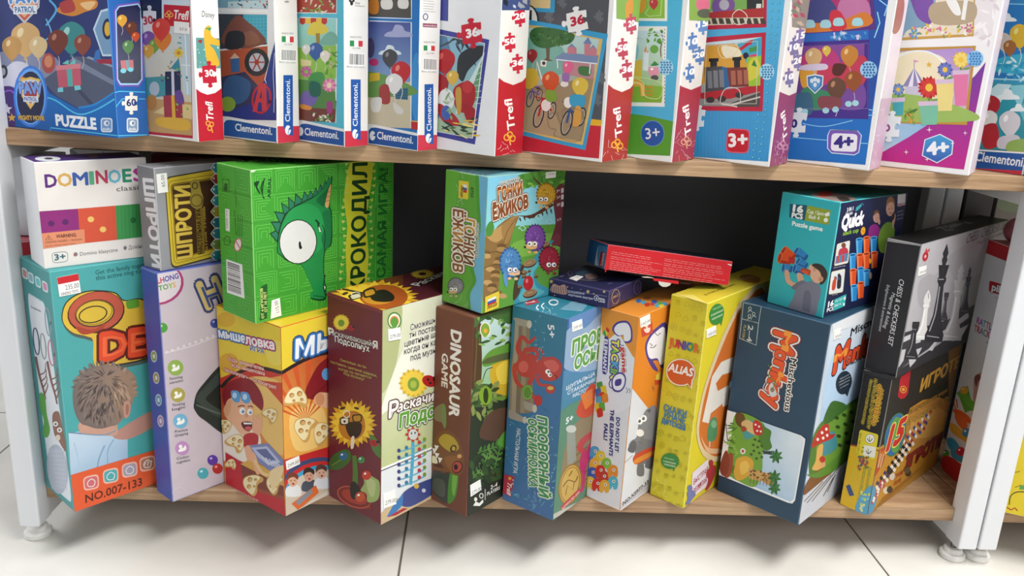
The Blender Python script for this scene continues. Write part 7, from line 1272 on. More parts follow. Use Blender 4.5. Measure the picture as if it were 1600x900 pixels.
T(F, 'НАСТОЛЬНАЯ ИГРА', (222, 376), (218, 560), 14, '#e8efe8', 0.05, ol=('#e8efe8', .2)); T(F, 'НАСТОЛЬНАЯ ИГРА', (222, 376), (218, 560), 14, '#33502c', 0.02)
def hog(F, x, y, r, col, dark, light, face='#e2b07a', flip=1, gl=None, ky=1.0):
    spikes(F, x, y, r*1.12, 22, dark, 0, 360, .86, ky); spikes(F, x, y, r, 20, col, 8, 368, .85, ky); q = random.Random(int(x)); F.bump(); F.hold = True
    for i in range(20):
        a, d = q.uniform(0, 6.28), q.uniform(0, .75)*r; px_, py_ = x+d*math.cos(a), y+d*math.sin(a)*ky; P(F, [(px_-r*.07, py_+r*.1), (px_, py_-r*.14), (px_+r*.07, py_+r*.1), (px_, py_+r*.04)], light if i % 2 else dark)
    F.hold = False
    fx, fy = x-flip*r*.25, y+r*.55*ky
    P(F, [(fx-flip*r*.75, fy+r*.25), (fx-flip*r*.3, fy-r*.3), (fx+flip*r*.35, fy-r*.25), (fx+flip*r*.4, fy+r*.3), (fx-flip*r*.1, fy+r*.45)], face, 4); E(F, fx-flip*r*.78, fy+r*.22, r*.12, r*.11, '#2a2220')
    for dx in (-.3, .22): eye(F, fx+dx*r, fy-r*.12, r*.23, '#2a2a2e', 1, -.2*flip, .1, gl)
    E(F, fx+r*.3, fy+r*.75, r*.2, r*.14, face); E(F, fx-r*.35, fy+r*.72, r*.18, r*.13, face)
hog(F, 112, 715, 42, '#85868a', '#55565a', '#b4b5b8', '#c8a878', 1, None, 1.05)
F = b.R
G(F, [(285, 120), (715, 80), (700, 460), (270, 440)], '#7cc0dc', '#8fd0d0', (480, 120), (480, 400)); P(F, [(270, 440), (440, 390), (700, 380), (670, 900), (240, 900)], '#5f9a3c'); P(F, [(430, 480), (700, 420), (700, 500), (440, 560)], '#7ab04a', 1)
P(F, [(470, 110), (715, 85), (712, 180), (640, 200), (560, 170), (480, 190), (455, 150)], '#4f8a34', 1); scatter_leaves(F, (475, 100, 700, 180), 40, ['#3f7a2c', '#66a03c', '#7fb44a'], 30, 8, 3); P(F, [(645, 200), (700, 180), (700, 480), (640, 490), (625, 470), (650, 380), (640, 280)], '#6a3038', 1); P(F, [(625, 470), (660, 430), (690, 480), (640, 500)], '#7a3a40', 1); L(F, [(660, 250), (560, 160), (530, 130)], 13, '#5c3424', 1, 6); P(F, [(655, 270), (560, 330), (520, 350), (470, 340), (445, 335), (520, 330), (600, 285)], '#5c3424', 1); F.bump(); F.hold = True
for i in range(8): x = 455+i*24; leaf(F, x, 345-i*7, x+8, 368-i*6, 5, '#4a2a1e')
F.hold = False
for x, y in ((470, 405), (615, 370), (560, 345)): O(F, [(x-20, y), (x, y-16), (x+18, y), (x, y+12), (x-8, y)], 4, '#a8dce0', 1)
rk = [(260, 470), (300, 440), (340, 390), (400, 345), (445, 335), (450, 350), (420, 420), (400, 500), (360, 560), (350, 640), (340, 760), (330, 800), (250, 790)]; P(F, rk, '#8a6a3c', 2); r_ = random.Random(2)
P(F, [(275, 440), (340, 400), (420, 345), (445, 340), (400, 420), (330, 480)], '#b8935a', 1); P(F, [(360, 390), (420, 350), (440, 345), (400, 470), (370, 480)], '#a07c48', 1); F.bump(); F.hold = True
for i in range(16): x, y = 290+r_.uniform(-25, 70), 500+i*18; P(F, [(x-24, y), (x-8, y-14), (x+22, y-10), (x+26, y+8), (x, y+14)], ('#6a4f2c', '#a88450', '#7a5c34', '#bb9660')[i % 4], 2)
F.hold = False
L(F, [(370, 480), (390, 420), (440, 345)], 3, '#5c4424', 1); L(F, [(270, 540), (330, 530), (370, 545)], 3, '#4f3a20', 1); L(F, [(262, 620), (320, 600), (350, 600)], 3, '#4f3a20', 1); P(F, [(275, 400), (300, 365), (318, 395), (305, 440), (278, 445)], '#4a8a3c', 1)
st = [(470, 610), (520, 580), (590, 490), (640, 470), (600, 520), (580, 580), (540, 640), (560, 700), (620, 740), (560, 800), (440, 830), (430, 780), (460, 740), (440, 690)]; P(F, st, '#3f94a8', 1); P(F, [(480, 620), (530, 590), (560, 600), (530, 650), (545, 720), (590, 750), (480, 800), (450, 780), (475, 720)], '#5fb4bc', 1); P(F, [(430, 690), (470, 600), (480, 615), (445, 700), (460, 740), (432, 790), (420, 780)], '#4a3a24', 1)
for x, y, w in ((510, 590, 38), (590, 490, 30), (480, 640, 18), (508, 632, 10), (512, 752, 40), (458, 718, 14), (480, 660, 14), (545, 660, 12)): E(F, x, y+6, w, w*.55, '#4f3a28', -18); E(F, x, y, w*.95, w*.45, '#a88860', -18); O(F, ell(x, y, w*.6, w*.28, -18), 3, '#6a4f34')
hog(F, 600, 220, 52, '#c8982c', '#8a641c', '#e6c45a', '#e2a860', 1, '#6a3a1c', 1.15); hog(F, 540, 455, 54, '#7a4a9c', '#4f2a70', '#a47cc4', '#e0b078', 1, None, 1.3); hog(F, 405, 590, 56, '#4f86bc', '#2c5a90', '#8ab8dc', '#e2b890', -1, '#2f62a4', 1.45); hog(F, 615, 570, 54, '#a0283c', '#6a1626', '#cc5a66', '#8a3a34', -1, None, 1.25); P(F, [(365, 660), (380, 640), (390, 700), (378, 720)], '#5f94c4', 1)
E(F, 502, 700, 27, 40, '#b8242c', 6); E(F, 494, 688, 7, 12, '#e07a74', 6); L(F, [(506, 664), (512, 650)], 4, '#4a3020')
T(F, 'НАСТОЛЬНАЯ ИГРА', (347, 170), (455, 138), 13, '#f0f0e8', 0.06, ol=('#f0f0e8', .2)); T(F, 'НАСТОЛЬНАЯ ИГРА', (347, 170), (455, 138), 13, '#3a3020', 0.02)
for t, p, q, h in (('ГОНКИ', (338, 258), (468, 216), 66), ('ЁЖИКОВ', (312, 358), (500, 288), 66)): T(F, t, p, q, h, '#f2e6d2', 0.06, ol=('#f2e6d2', .08), ol2=('#4a2c1a', .13)); T(F, t, p, q, h, '#8a4a26', 0.04, ol=('#4a2414', .03)); T(F, t, (p[0]+1, p[1]-h*.5), (q[0]+1, q[1]-h*.5), h*.36, '#d08a3c', 0.02) if t == 'ГОНКИ' else None
P(F, [(268, 775), (344, 742), (342, 830), (266, 860)], '#e0c83c'); P(F, [(280, 790), (325, 770), (328, 785), (282, 806)], '#e8e6de'); P(F, [(280, 802), (328, 782), (328, 796), (280, 816)], '#3a5aa4'); P(F, [(280, 814), (328, 795), (326, 806), (282, 824)], '#b8322c'); T(F, 'Звезда', (278, 842), (332, 818), 16, '#6a2a1c', 0.03, shear=.2)
for t, y in (('5+', 210), ('2-4', 245), ('20', 285)): T(F, t, (655, y), (672, y-6), 14, '#d8d0c8', 0.02); P(F, rrect(quad(678, y-22, 14, 26, -.3, 0), .2), '#c8c0c0')
T(F, '2·3', (656, 366), (676, 358), 12, '#d8d0c8', .02)
b.sticker(F, [(598, 100), (650, 95), (648, 128), (596, 134)], '279.00', (606, 116), (640, 112), 8)
film_crinkle(b.L, (90, 80, 150, 300), 2, 14, '#d0e4b8'); film_crinkle(b.T, (140, 78, 280, 105), 4, 16, '#e4eef0'); film_crinkle(b.L, (110, 780, 180, 870), 8, 12, '#c8dcb0'); b.done()
# --- green crocodile box
b = lb('bright green game box with one eyed cartoon crocodile and sideways yellow band', -0.2643, -0.0597, 0.7472, 0.0743, 0.2239, 0.1913, '#3f9c30', dict(L='#46a834', R='#3f9e30', T='#46a432'), '#8ccf70', None, zt+0.2632+0.0010, GS)
V('C1')
def maze(F, u0, v0, u1, v1, col, cell, seed, lw=.0008):
    """rectangular spiral maze lines in real units"""
    q = random.Random(seed); F.bump(); F.hold = True; c = lin(col); cf = lambda p: c
    nx, ny = max(1, round((u1-u0)/cell)), max(1, round((v1-v0)/cell)); cw, ch = (u1-u0)/nx, (v1-v0)/ny
    for i in range(nx):
        for j in range(ny):
            x, y = u0+i*cw, v0+j*ch; k = q.randint(0, 3); n = q.choice((4, 5))
            for t in range(n):
                a = t/n*.5; x0, y0, x1, y1 = x+cw*a, y+ch*a, x+cw*(1-a), y+ch*(1-a)
                if x1-x0 < 3*lw or y1-y0 < 3*lw: continue
                segs = [((x0, y0), (x1, y0)), ((x1, y0), (x1, y1)), ((x1, y1), (x0, y1)), ((x0, y1), (x0, y0))]
                if k == 0: segs = segs[:3]
                elif k == 1: segs = segs[1:]
                elif k == 2: segs = [segs[0], segs[2], segs[3]]
                for (ax, ay), (bx, by) in segs: F.tri([(min(ax, bx)-lw/2, min(ay, by)-lw/2), (max(ax, bx)+lw/2, min(ay, by)-lw/2), (max(ax, bx)+lw/2, max(ay, by)+lw/2), (min(ax, bx)-lw/2, max(ay, by)+lw/2)], cf, F.z)
    F.hold = False
maze(b.R, 0, 0, b.R.w, b.R.h, '#69c251', .032, 5); maze(b.L, 0, 0, b.L.w, b.L.h, '#66c04e', .03, 7); maze(b.T, 0, 0, b.T.w, b.T.h, '#5cb848', .025, 9)
F = b.R; DK = '#12391f'
body = [(362, 520), (370, 440), (390, 370), (430, 310), (500, 275), (560, 240), (610, 190), (640, 145), (632, 230), (628, 300), (638, 330), (638, 480), (604, 525), (600, 640), (610, 760), (540, 765), (532, 740), (545, 725), (510, 640), (480, 590), (420, 575), (380, 545)]
tri_ = [((362, 470), (332, 435), (372, 415)), ((368, 430), (338, 380), (382, 378)), ((380, 380), (355, 328), (402, 335)), ((400, 335), (388, 285), (428, 312)), ((425, 312), (422, 258), (458, 290)), ((452, 292), (458, 240), (492, 272)), ((488, 275), (500, 228), (522, 258)), ((515, 262), (530, 222), (545, 248)), ((540, 250), (556, 208), (568, 234)), ((564, 236), (580, 192), (590, 216)), ((586, 218), (604, 172), (612, 194)), ((608, 196), (622, 152), (628, 172))]
for t in tri_: cx, cy = sum(p[0] for p in t)/3, sum(p[1] for p in t)/3; P(F, [(cx+(x-cx)*1.35, cy+(y-cy)*1.35) for x, y in t], DK); P(F, t, '#2a7a5c')
P(F, body, DK, 4); P(F, [(500+(x-500)*.965-1, 440+(y-440)*.975) for x, y in body], '#1f8a45', 4)
P(F, [(395, 380), (430, 320), (500, 285), (560, 300), (590, 350), (600, 420), (590, 500), (540, 540), (450, 560), (380, 520), (375, 440)], '#279a50', 1); P(F, [(560, 265), (612, 215), (628, 175), (622, 280), (604, 282), (596, 300)], '#186a3a', 1); P(F, [(605, 280), (622, 210), (634, 190), (622, 296), (606, 298)], '#d9a86a', 1); L(F, [(608, 250), (628, 246)], 3, '#8a6038'); L(F, [(606, 272), (626, 268)], 3, '#8a6038'); L(F, [(612, 228), (630, 222)], 3, '#8a6038')
P(F, [(590, 330), (632, 330), (632, 475), (604, 510), (585, 460), (600, 400)], '#1a7440', 1); L(F, [(590, 390), (604, 440), (598, 520)], 4, DK, 1); L(F, [(555, 365), (568, 378), (572, 400), (585, 425)], 9, DK, 1); P(F, [(566, 372), (578, 380), (574, 392)], DK); P(F, [(572, 398), (580, 410), (572, 414)], '#e8ece4'); P(F, [(576, 410), (586, 424), (574, 424)], '#e8ece4')
P(F, [(596, 690), (612, 700), (604, 728)], DK); P(F, [(598, 695), (606, 702), (602, 718)], '#e8ece4'); L(F, [(604, 640), (596, 700), (608, 752)], 5, DK, 1); L(F, [(545, 745), (600, 752)], 3, DK)
E(F, 468, 475, 96, 113, DK, 4); E(F, 468, 475, 91, 108, '#dfe0dc', 4); P(F, [(472, 478), (480, 474), (484, 492), (488, 506), (478, 512), (472, 500)], '#1c1c1c', 1)
E(F, 258, 185, 10, 12, DK); P(F, [(252, 190), (246, 178), (262, 170), (276, 172), (266, 186), (264, 200), (280, 235), (272, 232), (256, 205)], DK)
for dx in (0, 14, 26): L(F, [(300, 160-dx*.2), (284-dx*.4+8, 200), (290, 240), (300-dx*.2, 258)], 3.5, DK, 1)
T(F, 'ARIAL', (330, 256), (334, 150), 16, DK, 0.02)
band = [(738, 60), (836, 60), (838, 200), (822, 340), (818, 480), (826, 600), (806, 700), (710, 706), (706, 560), (716, 420), (708, 330), (700, 200)]
P(F, [(738, 60), (836, 50), (840, 150), (822, 260), (812, 400), (822, 540), (812, 700), (806, 760), (708, 790), (712, 650), (706, 500), (716, 400), (700, 280), (706, 180)], '#c4c832', 2); P(F, [(742, 40), (834, 40), (832, 90), (740, 95)], '#c4c832')
T(F, 'КРОКОДИЛ', (800, 720), (815, 78), 66, '#153c1c', 0.03, shear=0)
F.bump(); F.hold = True
for i in range(17): y = 85+i*36; x = 712-i*1.4+8*math.sin(i*.7); P(F, [(x-10, y-8), (x+12, y-2), (x-6, y+11)], '#b8d060'); x2 = 845-i*1.2+7*math.sin(i*.7); P(F, [(x2+10, y-9), (x2-11, y-2), (x2+5, y+10)], '#b8d060')
F.hold = False
T(F, 'САМАЯ ИГРА!', (905, 650), (918, 105), 40, '#20702c', 0.03)
P(F, [(282, 700), (314, 685), (312, 858), (276, 872)], '#1c5a24'); T(F, 'ОТ 4 ИГРОКОВ', (297, 858), (290, 708), 12, '#d8e488', 0.03); T(F, 'ОТ 10 ЛЕТ', (312, 826), (308, 724), 12, '#d8e488', 0.03)
b.sticker(F, [(335, 770), (375, 757), (384, 845), (330, 862)], '115.00', (374, 826), (364, 768), 18)
F = b.L; barcode(F, [(108, 562), (112, 730), (200, 760), (188, 590)], 5); P(F, [(102, 308), (124, 312), (126, 424), (106, 418)], '#e8ece4'); T(F, '9785889 0518', (116, 408), (113, 318), 8, '#444', 0); T(F, 'настольная игра', (160, 440), (152, 318), 8, '#215a24', .01)
lines(F, (165, 445), (168, 330), (186, 450), 3, '#215a24', 3, 6); lines(F, (150, 235), (158, 200), (156, 300), 4, '#215a24', 2, 4)
E(F, 167, 490, 20, 34, '#e8dcd8', 10); O(F, ell(167, 490, 18, 31, 10), 4, '#b03a34'); L(F, [(155, 470), (180, 512)], 4, '#b03a34'); O(F, ell(112, 470, 16, 22), 3, '#215a24'); E(F, 106, 190, 8, 10, '#215a24'); P(F, [(95, 198), (116, 200), (112, 222), (98, 218)], '#215a24'); O(F, [(90, 160), (122, 164), (122, 226), (92, 220)], 3, '#215a24')
F = b.T; T(F, 'КРОКОДИЛ', (165, 76), (520, 72), 30, '#17401f', 0.03); T(F, 'САМАЯ ИГРА', (600, 62), (780, 60), 20, '#17401f', 0.02); V('C1')
P(b.R, [(208, 112), (236, 104), (256, 116), (236, 126), (212, 124)], '#dfe4d4', 1) ; P(b.R, [(236, 108), (252, 110), (246, 124), (238, 124)], '#dfe4d4', 1); b.done()
# --- silver sprats game
b = lb('silver grey game box with gold tin lid picture, on the lavender box', -0.3863, -0.032, 0.672, 0.0377, 0.13, 0.129, '#8f8f93', dict(L='#86868b', R='#909095', T='#9a9a9e'), '#b4b4b8', None, zt+0.3184+0.0012, GS)
V('A6'); F = b.L; T(F, 'ШПРОТИ', (838, 222), (893, 733), 54, '#f0f0f2', 0.05)
F = b.R
P(F, rrect([(962, 215), (1420, 135), (1420, 640), (1003, 752)], .08), '#3a3424'); P(F, rrect([(968, 222), (1420, 142), (1420, 632), (1008, 742)], .08), '#c8ae34'); O(F, rrect([(985, 240), (1420, 170), (1420, 610), (1022, 722)], .06), 3, '#6a5a1c')
P(F, rrect([(998, 252), (1420, 190), (1420, 585), (1032, 700)], .06), '#8a6f24'); P(F, rrect([(1008, 262), (1420, 202), (1420, 575), (1040, 690)], .06), '#3f2818')
T(F, 'ШПРОТИ', (1126, 680), (1110, 262), 80, '#cfb24a', 0.04, ol=('#6a4f1c', .04)); P(F, [(1115, 240), (1160, 228), (1180, 300), (1192, 340), (1180, 390), (1140, 395), (1112, 360), (1120, 300)], '#8f7f34', 1); P(F, [(1145, 400), (1196, 390), (1200, 660), (1158, 668)], '#7a6424')
O(F, ell(1142, 263, 15, 18), 7, '#4f4420'); O(F, ell(1152, 350, 34, 34), 10, '#6a5c28'); E(F, 1152, 350, 28, 28, '#8f7f34'); T(F, 'НАСТІЛЬНА ГРА', (1188, 660), (1174, 396), 24, '#33240f', 0.03); T(F, 'від 5 років · 2–6 гравців', (1216, 650), (1200, 384), 11, '#b89a44', .01)
for i, c in enumerate(('#2f8a94', '#a83a34', '#2f8a94', '#3f9aa4', '#b8a83c', '#2f7f8c', '#3a8a94', '#7a9a44', '#2f8a94')):
    y = 160+i*64; x = 1255; P(F, [(x-22, y), (x, y-30), (x+30, y-36), (x+34, y+34), (x+4, y+32)], '#e6eae6'); P(F, [(x-18, y), (x+2, y-26), (x+34, y-30), (x+34, y+28), (x+6, y+27)], c); E(F, x-2, y-4, 5, 6, '#f0f0ea')
T(b.T, '0+', (965, 150), (1005, 152), 18, '#e0e0e2', .02); T(b.T, 'ШПРОТИ', (910, 134), (990, 128), 10, '#d8d8da', 0.02)
b.sticker(F, [(914, 196), (976, 188), (984, 300), (924, 308)], '65.00', (966, 268), (960, 198), 20); b.done()
# --- white domino box
b = lb('white domino box with multicoloured lettering, on the teal box', -0.5112, -0.0626, 0.8434, 0.0557, 0.128, 0.1284, '#e6e3e0', dict(L='#eceef2', R='#e2ddd8', T='#4a2f78'), '#f0eeec', None, zt+0.3241+0.0010, GS)
F = b.R; V('A6')
T(F, 'DOMINOES', (266, 272), (852, 240), 74, '#5a2a7c', 0.045, cols=None) if False else None
for ch, x0, x1, y, c in (('D', 268, 334, 273, '#5a2a78'), ('O', 342, 422, 267, '#cfa45a'), ('M', 432, 516, 262, '#3a5aa4'), ('I', 530, 548, 255, '#58a47c'), ('N', 566, 630, 250, '#b83a5c'), ('O', 638, 708, 247, '#6ab4cc'), ('E', 722, 770, 241, '#2f8a6c'), ('S', 786, 846, 236, '#a83a8c')): T(F, ch, (x0, y), (x1, y-(x1-x0)*.055), 74, c, 0.03)
T(F, 'classic', (682, 296), (842, 284), 28, '#4a4a50', 0.005)
P(F, [(228, 414), (456, 398), (466, 530), (240, 545)], '#8a2a74'); P(F, [(456, 398), (676, 380), (686, 580), (470, 602)], '#cf5238'); P(F, [(676, 380), (900, 362), (900, 556), (686, 580)], '#3f9450'); F.bump(); F.hold = True
for i in range(9): L(F, [(686+i*22, 382-i*2), (694+i*22, 576-i*3)], 5, '#37884a')
F.hold = False
E(F, 300, 485, 19, 17, '#5a1f60'); E(F, 383, 476, 19, 17, '#5a1f60'); E(F, 532, 460, 19, 17, '#e6bc6a'); E(F, 603, 519, 19, 17, '#e6bc6a'); E(F, 780, 465, 17, 17, '#246a38')
P(F, [(240, 543), (494, 518), (498, 600), (248, 634)], '#d98a68'); O(F, [(268, 582), (284, 552), (306, 578)], 3, '#5a3424'); T(F, '!', (284, 576), (288, 576), 14, '#5a3424', .03); T(F, 'WARNING:', (330, 570), (448, 560), 20, '#4a2a1c', 0.03); T(F, 'CHOKING HAZARD — Small parts.', (264, 602), (482, 580), 12, '#6a4030', .01); T(F, 'Not for children under 3 years.', (266, 622), (446, 604), 9, '#6a4030', 0)
O(F, rrect([(303, 656), (396, 648), (398, 706), (310, 716)], .3), 3, '#7a9a98'); T(F, '3+', (322, 700), (384, 692), 34, '#3a6a74', 0.03); T(F, '● Domino klasyczne', (432, 678), (690, 648), 22, '#77757a', 0.0); E(F, 438, 670, 7, 6, '#b06a5c'); T(F, '● Доміно класичне', (724, 640), (960, 612), 22, '#77757a', 0.0)
F = b.T; E(F, 280, 105, 76, 14, '#eef0f2'); E(F, 285, 104, 26, 6, '#4a4a54'); T(F, 'classic', (452, 108), (580, 102), 10, '#a896c0', .01); E(F, 545, 90, 30, 8, '#7a5a4a'); b.done()
# --- purple picture card box
b = lb('small dark purple card box with gold stars, lying on the octopus box', 0.1805, -0.014, 0.6391, 0.092, 0.1003, 0.0247, '#2c2950', dict(L='#2f2a58', R='#332e54', T='#2a2a4c'), '#4a466c', WRAP, ZL+0.2875, GS, 'card_game_box', 'card game')
F = b.L; V('C7')
P(F, [(88, 420), (110, 372), (150, 385), (190, 378), (205, 440), (150, 440)], '#c89a8a', 1); F.bump(); F.hold = True
for i in range(7): L(F, [(100+i*15, 388+(i % 2)*4), (92+i*18, 438)], 4, '#4a2f50')
F.hold = False
T(F, 'Волшебные', (212, 432), (325, 447), 16, '#c8c4d8', 0.02); T(F, 'картинки внутри', (214, 452), (382, 482), 15, '#d8d4e4', 0.02); L(F, [(205, 415), (480, 458)], 2, '#a8a4c0')
for x, y, r in ((95, 355, 16), (350, 425, 15), (462, 425, 12), (390, 440, 7), (208, 392, 7), (118, 452, 6), (240, 400, 4), (300, 410, 4)): star(F, x, y, r, '#d8c088', 5, .45)
O(F, ell(408, 470, 15, 17, 10), 4, '#d8d8e4'); P(F, [(402, 474), (412, 460), (414, 480)], '#d8d8e4'); T(F, 'SIMA', (426, 480), (468, 488), 13, '#e0e0ea', .03); T(F, 'LAND', (424, 496), (468, 504), 13, '#e0e0ea', .03)
F = b.R; O(F, ell(542, 460, 26, 50, 8), 3, '#c0a468'); T(F, 'PRO', (524, 478), (560, 455), 18, '#c0a468', .01); O(F, ell(694, 396, 24, 48, 8), 2.5, '#8a869c'); E(F, 694, 396, 12, 26, '#45406a', 8); film_crinkle(F, (500, 400, 580, 520), 5, 14, '#8a86a8'); film_crinkle(F, (700, 330, 740, 440), 6, 8, '#77738f')
F = b.T; O(F, ell(345, 305, 135, 42, 4), 3, '#8f8460'); P(F, [(260, 300), (330, 272), (400, 290), (340, 312)], '#3f5a6c', 1); P(F, [(330, 310), (390, 298), (418, 325), (355, 340)], '#a08478', 1); F.bump(); F.hold = True
for i in range(5): L(F, [(338+i*15, 312-i*3), (352+i*14, 338-i*3)], 4, '#3a2f48')
F.hold = False
O(F, ell(345, 305, 110, 30, 4), 2, '#6f6a80'); T(F, '0+', (160, 322), (186, 318), 9, '#d0cce0', .02); T(F, '24 шт', (490, 372), (520, 366), 8, '#b0acc4', .01)
b.sticker(F, [(218, 335), (272, 312), (318, 322), (270, 352)], '89.00', (238, 342), (290, 326), 7); b.done()
# --- red flap box lying across
rm = Vector((0.1767, 0.0212, 0.4280)); y_, p_, r_ = 0.1739, -0.115, 0.1281
M = Matrix.Translation(rm) @ Matrix.Rotation(y_, 4, 'Z') @ Matrix.Rotation(p_, 4, 'X') @ Matrix.Rotation(r_, 4, 'Y') @ Matrix.Translation((0.1835/2, 0.04, 0))
M = Matrix.Translation((0, 0, 0.004)) @ M
b = Box('craft_box', 'flat red box with small white print, tilted across the purple and yellow boxes', 'box', None, 0, 0.1835, 0.08, 0.034, '#b81c26', dict(L='#cc1c26', W='#2a6aa0', T='#1f2a3c', B='#2a2f3c'), CARD, GS, '#d8606a', 0.001, M)
F = b.L; V('R1')
lines(F, (500, 395), (1210, 495), (470, 610), 2, '#f0a8a8', 4, 1) if False else None
for y0, n, sd in ((390, 2, 1), (455, 2, 2), (520, 3, 3), (600, 2, 4)): lines(F, (497-(y0-390)*.12, y0), (1222-(y0-390)*.16, y0+112), (494-(y0-390)*.12, y0+26*(n-1)), n, '#eaa2a2', 4.5, sd)
V('R2')
for y0, n, sd in ((228, 2, 5), (292, 2, 6), (352, 3, 7), (440, 2, 8)): lines(F, (-15-(y0-228)*.12, y0-8), (866-(y0-228)*.2, y0+120), (-18-(y0-228)*.12, y0-8+26*(n-1)), n, '#eaa2a2', 4.5, sd)
P(F, [(860, 288), (930, 302), (926, 318), (884, 306)], '#ecd8dc')
V('R1'); b.slab(F, [(440, 345), (470, 332), (500, 330), (520, 345), (420, 672), (405, 670)], 'front_flap', 0.0004, '#cc1c26')
F = b.W; P(F, [(130, 250), (318, 300), (262, 610), (140, 585)], '#2a6ca8'); P(F, [(318, 300), (440, 320), (400, 660), (262, 612)], '#4a8fc4'); P(F, [(318, 305), (300, 420), (310, 620), (262, 612), (285, 420)], '#c8d4dc', 1); P(F, rrect([(350, 385), (410, 400), (380, 612), (320, 590)], .2), '#b01f2c'); T(F, 'Science', (378, 596), (404, 412), 40, '#e8e4e4', .02, shear=.2)
F = b.L; b.slab(F, [(770, 725), (1080, 760), (1090, 796), (940, 770)], 'lid_tuck', 0.0005, '#b81f2a') if False else None
V('R2'); b.slab(F, [(200, 548), (345, 566), (340, 578), (195, 562)], 'slot', 0.0002, '#3a1a20')
V('R1'); f = b.slab(F, [(920, 742), (1000, 738), (1080, 752), (1085, 760), (950, 752)], 'paper_tab', 0.0003, '#d8c8b4'); f = b.slab(F, [(1155, 800), (1340, 828), (1320, 862), (1270, 884), (1215, 882), (1170, 850)], 'thumb_tab', 0.0003, '#d8d4c8'); lines(f, (1185, 825), (1270, 838), (1190, 842), 3, '#a8a49a', 3, 3); E(F, 898, 725, 26, 26, '#b8926a'); b.slab(F, [(1075, 760), (1440, 800), (1440, 845), (1095, 796)], 'lower_flap', 0.0004, '#cc1c26')
b.done()
# ---------------------------------------------------------------- boxes partly hidden behind and in the next unit
b = Box('game_box', 'plain red box behind the white domino box, showing beside the left post', 'box', (-0.548, 0.03, ZL+0.0004), 0.0, 0.068, 0.085, 0.337, '#b02430', dict(T='#c8606a'), CARD, GS, '#c04a54'); V('N'); P(b.L, [(24, 373), (45, 371), (45, 378), (24, 380)], '#d8a0a4'); b.done()
b = Box('game_box', 'grey white box on top of the red one beside the left post', 'box', (-0.556, 0.05, ZL+0.338+0.0006), 0.0, 0.058, 0.06, 0.105, '#dadde2', dict(L='#d4d8de'), CARD, GS); b.done()
b = Box('game_box', 'white box with a grey circle, top edge showing above the domino box', 'box', (-0.466, 0.128, ZL+0.0004), 0.0, 0.094, 0.045, 0.445, '#e2e2e4', dict(T='#d8d8da'), CARD, GS); V('N'); E(b.L, 109, 246, 14, 12, '#a4a4aa'); E(b.L, 109, 247, 9, 8, '#c4c4ca'); L(b.L, [(160, 230), (162, 243)], 3, '#b8c0cc'); b.done()
b = Box('game_box', 'dark red box at the back, showing over the silver grey box', 'box', (-0.352, 0.195, ZL+0.0004), 0.0, 0.13, 0.05, 0.432, '#7c1f2a', {}, CARD, GS); b.done()
# --- rattle track box in the next unit
b = Box('toy_box', 'white toy box with red top, half hidden behind the right post', 'toy', (0.793, 0.020, ZL+0.0004), 0.0, 0.031, 0.108, 0.374, '#d6d8dc', dict(T='#a02430', W='#d4d6da'), CARD, None, '#dcdcde')
F = b.W; V('D6'); P(F, [(520, 455), (760, 540), (700, 650), (500, 575)], '#b8242e'); P(F, [(480, 470), (760, 545), (760, 600), (660, 640), (490, 572)], '#b8242e')
P(F, rrect([(530, 790), (720, 850), (720, 930), (525, 880)], .15), '#b0202c'); T(F, 'pilsan', (548, 866), (704, 920), 54, '#f2f2f2', 0.04, ol=('#2a1a1e', .08)); V('D7'); T(F, 'Toy Magic', (512, 112), (590, 140), 9, '#444', 0)
T(F, 'RATTLE', (385, 292), (506, 352), 44, '#c83a5c', 0.03, cols=['#b83a9c', '#3a6ab4', '#4fa4b8', '#c8703c', '#7a4a9c', '#c83a6c']); T(F, 'TRACKING', (366, 345), (540, 430), 44, '#c83a5c', 0.03, cols=['#c8702c', '#b83a4c', '#3a8ab4', '#5a9a4c', '#c83a8c', '#4a4a9c', '#c83a5c', '#3a8ab4']); T(F, 'ÇINGIRAK', (452, 428), (500, 452), 8, '#444', 0.02)
P(F, [(372, 680), (395, 650), (430, 660), (430, 900), (370, 860), (365, 760)], '#c09a8a', 1); P(F, [(370, 690), (380, 660), (405, 652), (420, 680), (400, 700), (385, 740)], '#7a4a48', 1)
V('D5'); P(F, [(522, 172), (545, 162), (565, 240), (570, 262), (555, 262), (535, 270), (515, 215), (505, 190)], '#5fa43a'); P(F, [(500, 190), (522, 180), (575, 230), (570, 262), (545, 240), (510, 205)], '#6ab040'); ball(F, 531, 180, 16, '#d9a83c', '#f0d890')
L(F, [(488, 225), (498, 255), (520, 285)], 5, '#c86a3c'); L(F, [(500, 215), (505, 250)], 5, '#c86a3c'); P(F, [(488, 255), (520, 262), (555, 290), (560, 315), (530, 300), (495, 275)], '#d9602c', 1); P(F, [(495, 275), (540, 300), (540, 345), (505, 315)], '#d96a34', 1); P(F, [(475, 312), (500, 320), (540, 360), (545, 390), (510, 370), (480, 345)], '#dca83a', 1); ball(F, 541, 350, 18, '#3a94c4'); P(F, [(462, 375), (485, 372), (510, 400), (525, 440), (500, 440), (470, 410)], '#3fa0c4', 1); P(F, [(480, 420), (530, 445), (525, 470), (485, 450)], '#3f9abf', 1); ball(F, 457, 433, 15, '#5fa43a'); ball(F, 517, 425, 18, '#c82c44'); P(F, [(442, 450), (470, 445), (510, 470), (540, 500), (500, 552), (460, 530), (440, 490)], '#c42c2c', 1)
b.done()
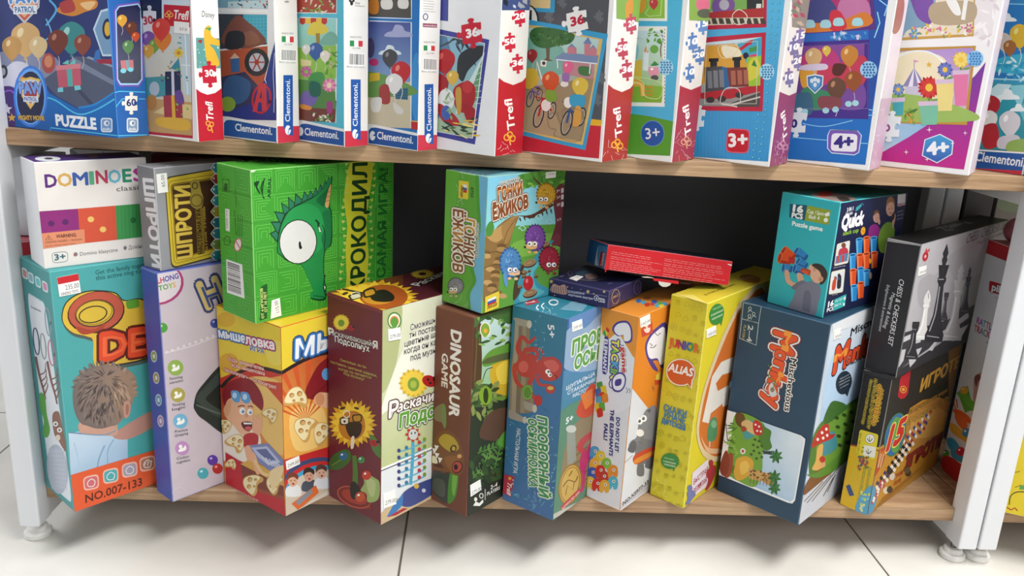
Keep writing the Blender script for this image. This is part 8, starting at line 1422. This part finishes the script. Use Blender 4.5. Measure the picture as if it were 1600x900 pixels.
# --- yellow box in the next unit
b = Box('game_box', 'yellow box with a curled black line, cut off at the right edge of the picture', 'box', (0.89, -0.055, ZL+0.0004), 0.42, 0.118, 0.2, 0.24, '#dcc52a', {}, CARD, None, '#e6d860')
F = b.L; V('D5'); L(F, [(712, 640), (718, 605), (745, 588), (800, 590)], 4, '#3a3424', 1); L(F, [(702, 650), (720, 660), (735, 652), (745, 664)], 5, '#a83a2c'); P(F, [(755, 562), (800, 560), (800, 580), (752, 578)], '#5a9a4c'); L(F, [(735, 510), (755, 505)], 3, '#7a6a1c'); L(F, [(735, 570), (760, 560)], 3, '#8a7a1c'); b.done()
# --- things at the back of the next unit
b = Box('game_box', 'grey cardboard box at the back of the next unit, seen above the chess box', 'box', (0.822, 0.2285, ZL+0.0004), 0.0, 0.045, 0.02, 0.455, '#555254', {}, CARD, None); b.done()
b = Box('game_box', 'pale box with dark red spine stripe at the back of the next unit', 'box', (0.874, 0.2285, ZL+0.0004), 0.0, 0.046, 0.02, 0.455, '#8c8789', {}, CARD, None); V('N'); P(b.L, [(1529, 285), (1541, 285), (1541, 390), (1527, 390)], '#7a2430'); P(b.L, [(1562, 296), (1600, 300), (1600, 330), (1560, 326)], '#8a9a84', 1); b.done()
def toy_ball(x, y, z, r):
    t = empty('toy_ball', (x, y, z-r)); tag(t, 'dull red ball resting on the white toy box with red top', 'ball')
    bm = bmesh.new(); bmesh.ops.create_uvsphere(bm, u_segments=32, v_segments=20, radius=r, matrix=Matrix.Translation((0, 0, r)))
    for f in bm.faces: f.smooth = True
    link('ball_shell', mesh_of(bm), plain('dull_red_rubber', '#8a4a50', 0.4, 0, 0.05, 80), t)
    bm = bmesh.new(); bmesh.ops.create_cone(bm, cap_ends=True, segments=20, radius1=0.006, radius2=0.004, depth=0.003, matrix=Matrix.Translation((0, 0, 2*r)))
    link('valve', mesh_of(bm), plain('valve_rubber', '#5a3034', 0.6), t)
toy_ball(0.785, 0.1, ZL+0.3744+0.0008+0.019, 0.019)
